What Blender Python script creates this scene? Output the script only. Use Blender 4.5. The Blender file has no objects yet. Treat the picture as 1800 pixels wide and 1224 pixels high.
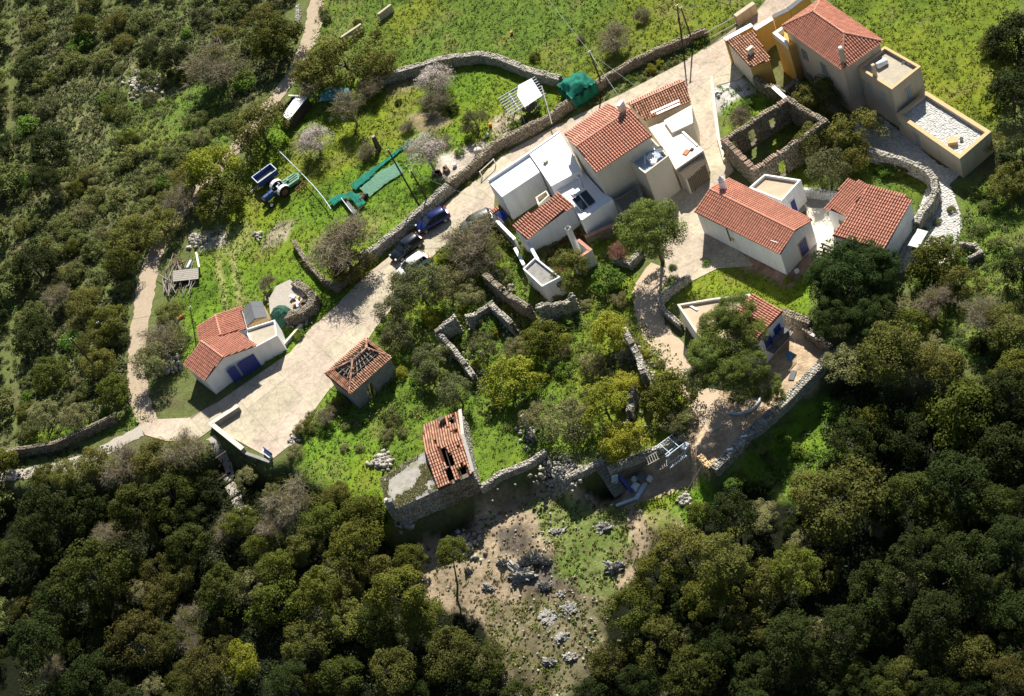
import bpy, bmesh, random
import numpy as np
from math import *
from mathutils import Vector, Matrix
from mathutils.geometry import tessellate_polygon
random.seed(7); RNG = np.random.default_rng(11)
SC = bpy.context.scene
COL = SC.collection

# ------------------------------------------------------------------ camera
FPX, TH, RO, CH = 3100.0, radians(45), radians(27), 130.0
R0 = np.array([1, 0, 0.]); U0 = np.array([0, cos(TH), sin(TH)]); FW = np.array([0, sin(TH), -cos(TH)])
RT = cos(RO)*R0 - sin(RO)*U0; DN = -sin(RO)*R0 - cos(RO)*U0
CAM = np.array([0, -CH*tan(TH), CH])
cd = bpy.data.cameras.new('camera'); cam = bpy.data.objects.new('camera', cd); COL.objects.link(cam)
cd.sensor_width = 36; cd.lens = 36*FPX/1800; cd.clip_start = 1; cd.clip_end = 5000
cam.matrix_world = Matrix(((RT[0], -DN[0], -FW[0], CAM[0]), (RT[1], -DN[1], -FW[1], CAM[1]), (RT[2], -DN[2], -FW[2], CAM[2]), (0, 0, 0, 1)))
SC.camera = cam
# ------------------------------------------------------------------ light
SUN_EL = radians(42); SHX, SHY = -0.46, -0.89          # shadows fall this way on the ground
SUN_AZ = atan2(-SHX, -SHY)                              # clockwise from +Y
w = bpy.data.worlds.new('World'); SC.world = w; w.use_nodes = True
nt = w.node_tree; bg = nt.nodes['Background']; sky = nt.nodes.new('ShaderNodeTexSky')
sky.sky_type = 'NISHITA'; sky.sun_disc = False; sky.sun_elevation = SUN_EL; sky.sun_rotation = SUN_AZ
nt.links.new(sky.outputs[0], bg.inputs[0]); bg.inputs[1].default_value = 0.05
sd = bpy.data.lights.new('sun', 'SUN'); sd.energy = 5.0; sd.angle = radians(0.5); sd.color = (1, 0.95, 0.86)
sun = bpy.data.objects.new('sun', sd); COL.objects.link(sun)
sdir = Vector((SHX*cos(SUN_EL)/hypot(SHX, SHY), SHY*cos(SUN_EL)/hypot(SHX, SHY), -sin(SUN_EL)))
sun.rotation_euler = sdir.to_track_quat('-Z', 'Y').to_euler(); sun.location = (40, 80, 90)
vs = SC.view_settings; vs.view_transform = 'Standard'; vs.look = 'None'; vs.exposure = 0.78; vs.gamma = 1; vs.use_curve_mapping = False

# ------------------------------------------------------------------ survey: photo directions to points of the terrain
def flat(px, py, z=0.0):
    r = RT*(px-900) + DN*(py-612) + FW*FPX
    return CAM + r*((z-CH)/r[2])
def fl2(pts, z=0.0): return np.array([flat(a, b, z)[:2] for a, b in pts])
def inside(poly, X, Y):
    c = np.zeros(X.shape, bool); n = len(poly); j = n-1
    for i in range(n):
        xi, yi = poly[i]; xj, yj = poly[j]
        if yi != yj:
            c ^= ((yi > Y) != (yj > Y)) & (X < (xj-xi)*(Y-yi)/(yj-yi)+xi)
        j = i
    return c
def edge_dist(poly, X, Y):
    d = np.full(X.shape, 1e9); n = len(poly)
    for i in range(n):
        a = poly[i]; b = poly[(i+1) % n]; ab = b-a; L = ab@ab+1e-9
        t = np.clip(((X-a[0])*ab[0]+(Y-a[1])*ab[1])/L, 0, 1)
        d = np.minimum(d, (X-a[0]-t*ab[0])**2+(Y-a[1]-t*ab[1])**2)
    return np.sqrt(d)
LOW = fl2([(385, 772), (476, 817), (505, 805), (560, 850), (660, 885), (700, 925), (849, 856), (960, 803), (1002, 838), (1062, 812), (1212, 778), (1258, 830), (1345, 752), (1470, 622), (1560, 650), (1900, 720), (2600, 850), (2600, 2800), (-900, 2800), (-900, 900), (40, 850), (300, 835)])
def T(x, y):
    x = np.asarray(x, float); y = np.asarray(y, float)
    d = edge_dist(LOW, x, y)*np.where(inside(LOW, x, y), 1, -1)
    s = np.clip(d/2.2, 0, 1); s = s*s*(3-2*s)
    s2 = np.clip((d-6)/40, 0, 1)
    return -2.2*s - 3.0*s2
def P(px, py, up=0.0):
    z = 0.0
    for _ in range(6):
        p = flat(px, py, z+up); z = float(T(p[0], p[1]))
    p = flat(px, py, z+up); return Vector(p)
def flT(pts): return np.array([tuple(P(a, b))[:2] for a, b in pts])
def V3(p, z=None): return Vector((p[0], p[1], p[2] if z is None else z))

# ------------------------------------------------------------------ noise
_G = np.random.default_rng(5).random((256, 256))
def vnoise(x, y, s):
    x = np.asarray(x)/s+1000.3; y = np.asarray(y)/s+1000.7
    i = np.floor(x).astype(int); j = np.floor(y).astype(int); fx = x-i; fy = y-j
    fx = fx*fx*(3-2*fx); fy = fy*fy*(3-2*fy); g = lambda a, b: _G[a & 255, b & 255]
    return (g(i, j)*(1-fx)+g(i+1, j)*fx)*(1-fy)+(g(i, j+1)*(1-fx)+g(i+1, j+1)*fx)*fy
def fbm(x, y, s, o=4):
    v = 0; a = 0.5; t = 0
    for k in range(o): v = v+a*vnoise(x+37*k, y-19*k, s/2**k); t += a; a *= .55
    return v/t

# ------------------------------------------------------------------ object helpers
MW = {}
def link(o, parent=None, local=False):
    """parts are modelled in place (world) or, with local=True, round their thing's base"""
    COL.objects.link(o)
    if parent is not None:
        o.parent = parent
        if not local and parent.name in MW: o.matrix_parent_inverse = MW[parent.name].inverted()
    return o
def tag(o, label=None, cat=None, group=None, kind=None):
    if label: o['label'] = label
    if cat: o['category'] = cat
    if group: o['group'] = group
    if kind: o['kind'] = kind
    return o
def thing(name, label, cat, loc=(0, 0, 0), rz=0.0, group=None):
    o = bpy.data.objects.new(name, None); COL.objects.link(o); o.empty_display_size = .2
    o.location = loc; o.rotation_euler = (0, 0, rz); MW[o.name] = Matrix.Translation(Vector(loc)) @ Matrix.Rotation(rz, 4, 'Z')
    return tag(o, label, cat, group)
class MB:
    def __init__(s): s.v = []; s.f = []; s.c = []; s.m = []
    def add(s, vs, fs, c=None, m=0):
        b = len(s.v); s.v += [tuple(v) for v in vs]; s.f += [tuple(b+i for i in f) for f in fs]
        s.c += [c if c is not None else random.random()]*len(fs); s.m += [m]*len(fs); return s
    def box(s, c, size, rz=0, M=None, m=0, taper=1.0, col=None):
        x, y, z = size[0]/2, size[1]/2, size[2]/2
        vs = [Vector((a*x*(taper if k > 0 else 1), b*y*(taper if k > 0 else 1), k*z)) for k in (-1, 1) for a, b in ((-1, -1), (1, -1), (1, 1), (-1, 1))]
        R = M if M is not None else Matrix.Rotation(rz, 3, 'Z')
        vs = [R @ v + Vector(c) for v in vs]
        return s.add(vs, [(3, 2, 1, 0), (4, 5, 6, 7), (0, 1, 5, 4), (1, 2, 6, 5), (2, 3, 7, 6), (3, 0, 4, 7)], col, m)
    def bar(s, a, b, w, h=None, m=0, col=None):
        a = Vector(a); b = Vector(b); d = b-a; L = d.length
        if L < 1e-6: return s
        x = d/L; up = Vector((0, 0, 1)) if abs(x.z) < .95 else Vector((1, 0, 0))
        y = up.cross(x).normalized(); z = x.cross(y)
        return s.box((a+b)/2, (L, w, h or w), M=Matrix((x, y, z)).transposed(), m=m, col=col)
    def tube(s, pts, r, n=6, m=0, cap=True, col=None):
        pts = [Vector(p) for p in pts]; rs = r if isinstance(r, (list, tuple)) else [r]*len(pts)
        vs = []; k = len(pts)
        for i, p in enumerate(pts):
            d = (pts[min(i+1, k-1)]-pts[max(i-1, 0)]).normalized()
            up = Vector((0, 0, 1)) if abs(d.z) < .9 else Vector((1, 0, 0))
            y = up.cross(d).normalized(); z = d.cross(y)
            vs += [p+(y*cos(2*pi*j/n)+z*sin(2*pi*j/n))*rs[i] for j in range(n)]
        fs = [(i*n+j, i*n+(j+1) % n, (i+1)*n+(j+1) % n, (i+1)*n+j) for i in range(k-1) for j in range(n)]
        if cap: fs += [tuple(range(n))[::-1], tuple((k-1)*n+j for j in range(n))]
        return s.add(vs, fs, col, m)
    def prism(s, poly, z0, z1, m=0, col=None):
        poly = ccw([(p[0], p[1], (z1[i] if isinstance(z1, (list, tuple)) else z1)) for i, p in enumerate(poly)]); n = len(poly)
        vs = [(p[0], p[1], z0[i] if isinstance(z0, (list, tuple)) else z0) for i, p in enumerate(poly)]+[(p[0], p[1], p[2]) for p in poly]
        tri = tessellate_polygon([[Vector((p[0], p[1], 0)) for p in poly]])
        fs = [(i, (i+1) % n, n+(i+1) % n, n+i) for i in range(n)]
        for t in tri:
            a, b, c = [Vector(poly[i][:2]+(0,)) for i in t]
            t = t if (b-a).cross(c-a).z > 0 else t[::-1]
            fs.append(tuple(n+i for i in t)); fs.append(tuple(t[::-1]))
        return s.add(vs, fs, col, m)
    def build(s, name, mat, parent=None, smooth=False, kind=None, bevel=0, colattr=False, local=False):
        me = bpy.data.meshes.new(name); me.from_pydata(s.v, [], s.f)
        for mm in (mat if isinstance(mat, (list, tuple)) else [mat]): me.materials.append(mm)
        if any(s.m): me.polygons.foreach_set('material_index', s.m)
        if smooth: me.polygons.foreach_set('use_smooth', [True]*len(s.f))
        if colattr:
            a = me.attributes.new('rnd', 'FLOAT', 'FACE'); a.data.foreach_set('value', [float(c) for c in s.c])
        me.update(); o = bpy.data.objects.new(name, me); link(o, parent, local)
        if bevel:
            bv = o.modifiers.new('b', 'BEVEL'); bv.width = bevel; bv.segments = 2; bv.limit_method = 'ANGLE'
        if kind: o['kind'] = kind
        return o
def ccw(poly):
    a = sum(poly[i][0]*poly[(i+1) % len(poly)][1]-poly[(i+1) % len(poly)][0]*poly[i][1] for i in range(len(poly)))
    return list(poly) if a > 0 else list(poly)[::-1]
def offset(poly, d):
    """move every edge of a ccw polygon inwards by d (corner order kept)"""
    n = len(poly); out = []
    a = sum(poly[i][0]*poly[(i+1) % n][1]-poly[(i+1) % n][0]*poly[i][1] for i in range(n)); sg = 1 if a > 0 else -1
    for i in range(n):
        p0, p1, p2 = [Vector((q[0], q[1])) for q in (poly[i-1], poly[i], poly[(i+1) % n])]
        e1 = (p1-p0).normalized(); e2 = (p2-p1).normalized(); n1 = Vector((-e1.y, e1.x))*sg; n2 = Vector((-e2.y, e2.x))*sg
        m = n1+n2; k = m.dot(n1); m = m/k if abs(k) > .2 else n1
        out.append((p1.x+m.x*d, p1.y+m.y*d))
    return out
def np_mesh(name, verts, faces, mat, rnd=None, colors=None, smooth=False):
    """verts (N,3), faces (M,k) numpy"""
    me = bpy.data.meshes.new(name); N = len(verts); M, k = faces.shape
    me.vertices.add(N); me.vertices.foreach_set('co', np.ascontiguousarray(verts, np.float32).ravel())
    me.loops.add(M*k); me.loops.foreach_set('vertex_index', np.ascontiguousarray(faces, np.int32).ravel())
    me.polygons.add(M); me.polygons.foreach_set('loop_start', np.arange(0, M*k, k, dtype=np.int32))
    me.polygons.foreach_set('loop_total', np.full(M, k, np.int32))
    if smooth: me.polygons.foreach_set('use_smooth', np.ones(M, bool))
    me.update(calc_edges=True)
    if rnd is not None:
        a = me.attributes.new('rnd', 'FLOAT', 'FACE'); a.data.foreach_set('value', np.ascontiguousarray(rnd, np.float32))
    if colors is not None:
        dom = 'POINT' if len(colors) == N else 'FACE'
        a = me.attributes.new('tint', 'FLOAT_COLOR', dom)
        c4 = np.ones((len(colors), 4), np.float32); c4[:, :3] = colors; a.data.foreach_set('color', c4.ravel())
    me.materials.append(mat); me.validate(); return me

# ------------------------------------------------------------------ materials
def mat(name, color, rough=.85, spec=.3, var=.15, scale=3.0, bump=.0, bscale=12.0, dirt=None, dirt_amt=.0, dirt_scale=1.2, rnd=0.0, objrnd=0.0, tint=False, metallic=0.0, transl=0.0, streak=False, detail=6, cracks=0.0):
    m = bpy.data.materials.new(name); m.use_nodes = True; n = m.node_tree.nodes; L = m.node_tree.links
    b = n['Principled BSDF']; b.inputs['Roughness'].default_value = rough; b.inputs['Metallic'].default_value = metallic
    b.inputs['Specular IOR Level'].default_value = spec
    tc = n.new('ShaderNodeTexCoord'); src = tc.outputs['Object']
    if tint:
        at = n.new('ShaderNodeAttribute'); at.attribute_name = 'tint'; base = at.outputs['Color']
    else:
        rg = n.new('ShaderNodeRGB'); rg.outputs[0].default_value = (*color, 1); base = rg.outputs[0]
    def mul(base, fac):
        x = n.new('ShaderNodeVectorMath'); x.operation = 'SCALE'; L.new(base, x.inputs[0]); L.new(fac, x.inputs['Scale']); return x.outputs[0]
    def rng(sock, a, b2):
        x = n.new('ShaderNodeMapRange'); L.new(sock, x.inputs[0]); x.inputs[3].default_value = a; x.inputs[4].default_value = b2; return x.outputs[0]
    if var:
        nz = n.new('ShaderNodeTexNoise'); nz.inputs['Scale'].default_value = scale; nz.inputs['Detail'].default_value = detail; nz.inputs['Roughness'].default_value = .65
        if streak:
            mp = n.new('ShaderNodeMapping'); mp.inputs['Scale'].default_value = (1, 1, .15); L.new(src, mp.inputs[0]); L.new(mp.outputs[0], nz.inputs[0])
        else: L.new(src, nz.inputs[0])
        rr = n.new('ShaderNodeMapRange'); L.new(nz.outputs[0], rr.inputs[0]); rr.inputs[1].default_value = .3; rr.inputs[2].default_value = .7; rr.inputs[3].default_value = 1-var; rr.inputs[4].default_value = 1+var
        base = mul(base, rr.outputs[0])
    if rnd:
        at = n.new('ShaderNodeAttribute'); at.attribute_name = 'rnd'; base = mul(base, rng(at.outputs['Fac'], 1-rnd, 1+rnd))
    if objrnd:
        oi = n.new('ShaderNodeObjectInfo'); base = mul(base, rng(oi.outputs['Random'], 1-objrnd, 1+objrnd))
        hs = n.new('ShaderNodeHueSaturation'); hm = n.new('ShaderNodeMath'); hm.operation = 'FRACT'; h2 = n.new('ShaderNodeMath'); h2.operation = 'MULTIPLY'; h2.inputs[1].default_value = 7.13
        L.new(oi.outputs['Random'], h2.inputs[0]); L.new(h2.outputs[0], hm.inputs[0]); L.new(rng(hm.outputs[0], .482, .512), hs.inputs['Hue']); L.new(base, hs.inputs['Color']); base = hs.outputs[0]
    if dirt is not None:
        nz = n.new('ShaderNodeTexNoise'); nz.inputs['Scale'].default_value = dirt_scale; nz.inputs['Detail'].default_value = 8; nz.inputs['Roughness'].default_value = .7; L.new(src, nz.inputs[0])
        if streak:
            mp = n.new('ShaderNodeMapping'); mp.inputs['Scale'].default_value = (1.6, 1.6, .25); L.new(src, mp.inputs[0]); L.new(mp.outputs[0], nz.inputs[0])
        rr = n.new('ShaderNodeMapRange'); L.new(nz.outputs[0], rr.inputs[0]); rr.inputs[1].default_value = .5; rr.inputs[2].default_value = .75; rr.inputs[3].default_value = 0; rr.inputs[4].default_value = dirt_amt
        mx = n.new('ShaderNodeMix'); mx.data_type = 'RGBA'; L.new(rr.outputs[0], mx.inputs[0]); L.new(base, mx.inputs[6]); mx.inputs[7].default_value = (*dirt, 1); base = mx.outputs[2]
    if cracks:
        nz = n.new('ShaderNodeTexNoise'); nz.inputs['Scale'].default_value = 1.1; nz.inputs['Detail'].default_value = 5; L.new(src, nz.inputs[0])
        ad = n.new('ShaderNodeVectorMath'); ad.operation = 'MULTIPLY_ADD'; L.new(nz.outputs['Color'], ad.inputs[0]); ad.inputs[1].default_value = (1.6, 1.6, 0); L.new(src, ad.inputs[2])
        vo = n.new('ShaderNodeTexVoronoi'); vo.feature = 'DISTANCE_TO_EDGE'; vo.inputs['Scale'].default_value = cracks; L.new(ad.outputs[0], vo.inputs[0])
        r1 = n.new('ShaderNodeMapRange'); L.new(vo.outputs[0], r1.inputs[0]); r1.inputs[1].default_value = .0; r1.inputs[2].default_value = .016; r1.inputs[3].default_value = .8; r1.inputs[4].default_value = 1; base = mul(base, r1.outputs[0])
        nf = n.new('ShaderNodeTexNoise'); nf.inputs['Scale'].default_value = .28; nf.inputs['Detail'].default_value = 10; nf.inputs['Roughness'].default_value = .75; L.new(src, nf.inputs[0])
        r2 = n.new('ShaderNodeMapRange'); L.new(nf.outputs[0], r2.inputs[0]); r2.inputs[1].default_value = .35; r2.inputs[2].default_value = .65; r2.inputs[3].default_value = .74; r2.inputs[4].default_value = 1.16; base = mul(base, r2.outputs[0])
    L.new(base, b.inputs['Base Color'])
    if bump:
        nz = n.new('ShaderNodeTexNoise'); nz.inputs['Scale'].default_value = bscale; nz.inputs['Detail'].default_value = 6; L.new(src, nz.inputs[0])
        bp = n.new('ShaderNodeBump'); bp.inputs['Strength'].default_value = 1; bp.inputs['Distance'].default_value = bump; L.new(nz.outputs[0], bp.inputs['Height']); L.new(bp.outputs[0], b.inputs['Normal'])
    if transl:
        tr = n.new('ShaderNodeBsdfTranslucent'); L.new(base, tr.inputs[0]); ms = n.new('ShaderNodeMixShader'); ms.inputs[0].default_value = transl
        L.new(b.outputs[0], ms.inputs[1]); L.new(tr.outputs[0], ms.inputs[2]); L.new(ms.outputs[0], n['Material Output'].inputs[0])
    return m
M = {}
M['ground'] = mat('ground', None, .95, .1, .28, 2.2, bump=.09, bscale=4, tint=True)
M['grass'] = mat('weed_leaf', None, .7, .25, 0, tint=True, rnd=.35, transl=.25)
M['concrete'] = mat('concrete', (.50, .43, .32), .9, .2, .16, 3, bump=.015, bscale=20, dirt=(.27, .23, .17), dirt_amt=.8, dirt_scale=.9, objrnd=.07, cracks=.16)
M['concrete_dark'] = mat('concrete_joint', (.2, .17, .13), .95, .1, .2, 5)
M['plaster_white'] = mat('white_plaster', (.80, .80, .79), .85, .25, .05, 2, bump=.008, bscale=18, dirt=(.50, .49, .45), dirt_amt=.5, dirt_scale=.9, streak=True)
M['roof_white'] = mat('white_roof_paint', (.84, .85, .86), .7, .3, .03, 1, dirt=(.64, .62, .58), dirt_amt=.45, dirt_scale=.6)
M['cream'] = mat('cream_render', (.66, .60, .49), .9, .2, .05, 2, bump=.006, bscale=20, dirt=(.45, .42, .35), dirt_amt=.35, dirt_scale=.7, streak=True)
M['beige'] = mat('beige_render', (.50, .43, .33), .9, .2, .06, 2, bump=.006, bscale=20, dirt=(.30, .26, .2), dirt_amt=.6, dirt_scale=.7, streak=True)
M['ochre'] = mat('ochre_render', (.58, .37, .11), .9, .2, .1, 2, dirt=(.42, .27, .13), dirt_amt=.5, dirt_scale=1)
M['ochre_trim'] = mat('ochre_trim', (.60, .42, .22), .9, .2, .1, 4)
M['grey_render'] = mat('grey_render', (.28, .27, .25), .95, .15, .2, 2, bump=.02, bscale=10, dirt=(.16, .15, .13), dirt_amt=.6)
M['terrace'] = mat('screed', (.44, .39, .30), .95, .15, .12, 1.5, bump=.008, dirt=(.28, .25, .2), dirt_amt=.5, dirt_scale=.7)
M['tile'] = mat('clay_tile', (.62, .295, .205), .85, .12, .08, 1.5, rnd=.14, dirt=(.40, .27, .2), dirt_amt=.55, dirt_scale=1.1)
M['tile_pale'] = mat('pale_clay_tile', (.66, .33, .235), .85, .2, .1, 1.5, rnd=.25, dirt=(.5, .4, .3), dirt_amt=.4, dirt_scale=2)
M['tile_old'] = mat('weathered_clay_tile', (.47, .25, .16), .9, .15, .2, 2, rnd=.45, dirt=(.38, .33, .25), dirt_amt=.8, dirt_scale=3)
M['tile_worn'] = mat('worn_clay_tile', (.50, .26, .17), .9, .12, .2, 2, rnd=.42, dirt=(.40, .33, .25), dirt_amt=.9, dirt_scale=1.6)
M['tile_cap'] = mat('lichened_cap_tile', (.34, .235, .175), .9, .12, .25, 3, rnd=.5, dirt=(.30, .28, .2), dirt_amt=.9, dirt_scale=2)
M['tile_deck'] = mat('tile_bed', (.10, .04, .025), .95, .1, .2, 3)
M['stone'] = mat('grey_limestone', (.36, .335, .285), .92, .2, .25, 3, bump=.03, bscale=9, rnd=.35, dirt=(.2, .2, .12), dirt_amt=.4)
M['stone_core'] = mat('stone_mortar', (.17, .15, .115), .95, .1, .3, 4, bump=.04, bscale=8)
M['stone_brown'] = mat('brown_fieldstone', (.255, .215, .16), .92, .15, .3, 3, bump=.03, bscale=9, rnd=.4, dirt=(.14, .14, .07), dirt_amt=.4)
M['rock'] = mat('crag_rock', (.34, .325, .29), .92, .2, .4, 2.5, bump=.15, bscale=3.5, dirt=(.09, .09, .065), dirt_amt=.95, dirt_scale=1.9)
M['flag'] = mat('flagstone', (.56, .555, .53), .85, .25, .12, 3, rnd=.14)
M['flag_joint'] = mat('flag_joint', (.45, .43, .38), .95, .1, .2, 6)
M['blue'] = mat('blue_paint', (.035, .055, .26), .5, .4, .1, 3)
M['bluetarp'] = mat('blue_tarp', (.06, .30, .62), .5, .4, .15, 6, bump=.02)
M['palebl'] = mat('pale_blue_paint', (.50, .60, .68), .6, .4, .1, 3)
M['steel'] = mat('galvanised_steel', (.42, .45, .50), .45, .5, .12, 8)
M['rust'] = mat('rusty_iron', (.15, .075, .045), .85, .3, .3, 8)
M['dark'] = mat('dark_opening', (.018, .018, .02), .6, .3, .1, 4)
M['glass'] = mat('window_glass', (.02, .03, .04), .08, .6, 0)
M['shutter'] = mat('grey_green_shutter', (.20, .225, .19), .7, .3, .1, 6)
M['shutter_blue'] = mat('pale_blue_shutter', (.30, .38, .40), .7, .3, .1, 6)
M['wood'] = mat('weathered_wood', (.20, .155, .115), .9, .2, .3, 5, rnd=.3)
M['wood_pale'] = mat('grey_bleached_wood', (.48, .44, .38), .9, .2, .2, 5, rnd=.3)
M['wood_dark'] = mat('dark_wood', (.07, .05, .04), .85, .2, .3, 5)
M['felt'] = mat('grey_roof_felt', (.135, .14, .15), .85, .25, .08, 3)
M['canvas'] = mat('white_canvas', (.82, .82, .84), .8, .2, .03, 2, transl=.15)
M['net'] = mat('green_net', (.02, .21, .15), .85, .2, .25, 6, bump=.05, bscale=7, transl=.25)
M['net_pale'] = mat('pale_green_net', (.14, .29, .20), .85, .2, .25, 4, bump=.08, bscale=4, transl=.2)
M['net_dark'] = mat('dark_green_tarpaulin', (.03, .10, .065), .8, .25, .3, 5, bump=.04, bscale=7)
M['corr'] = mat('corrugated_sheet', (.42, .37, .28), .85, .25, .15, 4, dirt=(.2, .16, .12), dirt_amt=.6, dirt_scale=2)
M['rubber'] = mat('tyre_rubber', (.018, .018, .018), .8, .2, .1, 5)
M['hub'] = mat('silver_hub', (.5, .5, .5), .35, .5, .0, metallic=.5)
M['white'] = mat('white_paint', (.82, .82, .82), .45, .4, .03, 3)
M['red'] = mat('red_lens', (.55, .02, .015), .3, .5, 0)
M['black'] = mat('black_plastic', (.02, .02, .022), .5, .4, 0)
M['bark'] = mat('bark', (.115, .095, .075), .95, .1, .3, 6, bump=.02)
M['bark_pale'] = mat('pale_bark', (.26, .235, .20), .95, .1, .25, 6)
M['orange'] = mat('orange_plastic', (.75, .25, .02), .5, .4, .05, 3)
M['terracotta'] = mat('terracotta', (.55, .20, .10), .8, .3, .1, 6)
M['dirt'] = mat('packed_earth', (.52, .41, .29), .95, .1, .14, 1.6, bump=.03, bscale=8, dirt=(.35, .27, .19), dirt_amt=.6, dirt_scale=.8)
M['track'] = mat('track_gravel', (.41, .33, .235), .95, .1, .14, 2.0, bump=.03, bscale=8, dirt=(.36, .31, .25), dirt_amt=.7, dirt_scale=.5)
M['gravel'] = mat('gravel', (.42, .38, .32), .95, .1, .25, 9, bump=.04, bscale=14)
# ================================================================== ground
def poly_mask(pts, X, Y, soft=1.0, wob=1.2):
    pg = flT(pts) if not isinstance(pts, np.ndarray) else pts
    lo = pg.min(0)-4; hi = pg.max(0)+4; out = np.zeros(X.shape)
    sel = (X > lo[0]) & (X < hi[0]) & (Y > lo[1]) & (Y < hi[1])
    x = X[sel]; y = Y[sel]
    x2 = x+(fbm(x, y, 2.5)-.5)*2*wob; y2 = y+(fbm(x+50, y-30, 2.5)-.5)*2*wob
    d = edge_dist(pg, x2, y2)*np.where(inside(pg, x2, y2), 1, -1)
    out[sel] = np.clip(d/soft+.5, 0, 1); return out
GREEN = [  # (polygon in the photo, colour, how ragged)
 ([(570, -80), (1330, -80), (1345, 20), (1270, 60), (1060, 150), (985, 140), (880, 108), (800, 112), (700, 132), (560, 150), (500, 190), (545, 90)], (.105, .165, .022), 1.5, .95),
 ([(500, 190), (560, 150), (700, 132), (880, 108), (985, 140), (1060, 152), (870, 270), (690, 440), (572, 556), (500, 640), (330, 640), (315, 520), (350, 420), (400, 380), (450, 250)], (.125, .215, .018), 1, 1),
 ([(1440, -80), (1800, -80), (1775, 170), (1742, 240), (1690, 230), (1600, 170), (1530, 110), (1470, 40)], (.125, .175, .018), .5, 1),
 ([(690, 470), (860, 385), (1130, 400), (1112, 540), (1200, 640), (1290, 760), (955, 800), (850, 860), (690, 930), (600, 870), (520, 830), (560, 700), (650, 590)], (.12, .19, .022), 1.5, 1),
 ([(1165, 545), (1205, 505), (1262, 462), (1268, 450), (1378, 503), (1425, 470), (1425, 600), (1380, 560), (1320, 515), (1190, 530)], (.14, .25, .018), .6, 1),
 ([(1400, 170), (1560, 250), (1640, 305), (1620, 372), (1480, 320), (1400, 330), (1330, 300)], (.09, .15, .02), 1, .9),
 ([(1262, 150), (1330, 150), (1385, 180), (1330, 215), (1275, 245)], (.13, .23, .018), .6, 1),
 ([(1330, 775), (1440, 690), (1510, 720), (1510, 830), (1400, 880), (1300, 860)], (.12, .21, .02), 2, 1),
 ([(1590, 480), (1700, 400), (1690, 330), (1800, 270), (1800, 620), (1640, 650)], (.12, .18, .025), 2, .9),
 ([(1090, 905), (1190, 830), (1240, 800), (1260, 870), (1190, 930)], (.12, .22, .018), 1, 1),
 ([(150, 745), (215, 735), (240, 700), (225, 640), (260, 745), (205, 765), (40, 800), (40, 760)], (.10, .17, .02), 1, 1),
 ([(225, 110), (400, 130), (420, 330), (330, 300), (190, 240)], (.12, .19, .03), 2, .9),
 ([(520, 700), (600, 690), (690, 850), (660, 880), (560, 830), (525, 780)], (.13, .23, .02), 1, 1),
]
SOIL = [
 ([(850, 868), (960, 845), (1090, 890), (1200, 900), (1190, 960), (1090, 1050), (1010, 1230), (880, 1230), (860, 1120), (730, 1020), (700, 985), (820, 930)], (.32, .25, .165), 2.5, .95),
 ([(1345, 565), (1400, 560), (1460, 622), (1420, 690), (1370, 720), (1250, 840), (1200, 790), (1225, 700), (1330, 640)], (.47, .35, .23), .5, 1),
 ([(1095, 835), (1180, 790), (1250, 790), (1250, 815), (1110, 890), (1085, 885)], (.36, .27, .18), .6, 1),
 ([(1236, 420), (1236, 405), (1385, 480), (1443, 420), (1450, 440), (1392, 503), (1378, 503), (1262, 447)], (.33, .215, .15), .3, 1),
 ([(468, 412), (492, 388), (515, 392), (500, 425), (470, 440), (455, 440)], (.30, .25, .18), .5, .9),
 ([(545, 420), (700, 365), (700, 405), (640, 450), (560, 460), (540, 440)], (.27, .23, .09), 2, .75),
 ([(540, 410), (620, 395), (690, 340), (725, 385), (690, 430), (600, 440)], (.19, .20, .05), 2, .6),
 ([(376, 450), (386, 448), (404, 560), (394, 562)], (.30, .27, .11), .3, .8), ([(402, 438), (412, 436), (428, 548), (417, 550)], (.30, .27, .11), .3, .8), ([(395, 395), (450, 380), (440, 440), (385, 455)], (.22, .22, .08), 1.2, .6),
 ([(720, 200), (770, 195), (800, 215), (760, 230), (725, 225)], (.31, .23, .15), .8, .8),
 ([(655, 140), (730, 135), (735, 155), (690, 165)], (.27, .2, .13), .8, .7),
 ([(770, 275), (850, 245), (870, 270), (800, 320), (765, 315)], (.44, .38, .31), .4, 1),
 ([(865, 210), (900, 195), (940, 215), (935, 240), (880, 255), (865, 235)], (.35, .30, .21), .3, 1),
 ([(1470, 470), (1410, 440), (1430, 385), (1412, 345), (1470, 345), (1470, 420)], (.66, .60, .50), .1, 1),
 ([(340, 420), (395, 395), (400, 430), (350, 445)], (.38, .33, .28), 1, .8),
 ([(1320, 370), (1340, 350), (1400, 350), (1410, 400)], (.2, .19, .18), .3, 1),
 ([(1225, 175), (1275, 120), (1330, 160), (1300, 170), (1262, 200)], (.46, .44, .40), .5, 1),
 ([(560, 20), (640, 30), (620, 80), (560, 90)], (.18, .19, .06), 2, .5),
 ([(330, 120), (200, 110), (215, 165), (270, 180), (330, 165)], (.22, .20, .12), 3, .6),
 ([(60, 120), (100, 60), (180, 150), (120, 260), (60, 200)], (.17, .165, .075), 3, .6),
 ([(110, 110), (190, 170), (290, 330), (330, 340), (200, 340), (100, 240)], (.16, .165, .065), 3, .6),
]
BURNT = [([(905, 862), (990, 868), (1095, 905), (1120, 960), (1075, 1050), (1010, 1040), (965, 985), (945, 905)], (.125, .18, .035), 1.8, .8), ([(860, 1055), (1085, 1055), (1040, 1230), (900, 1230), (850, 1130)], (.15, .145, .065), 2.4, .75), ([(878, 930), (925, 925), (935, 955), (905, 972), (880, 960)], (.07, .06, .05), 1, .9), ([(935, 1005), (975, 985), (975, 1030), (940, 1035)], (.16, .14, .12), .6, .9)]
YEL = (.19, .21, .018)
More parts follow.
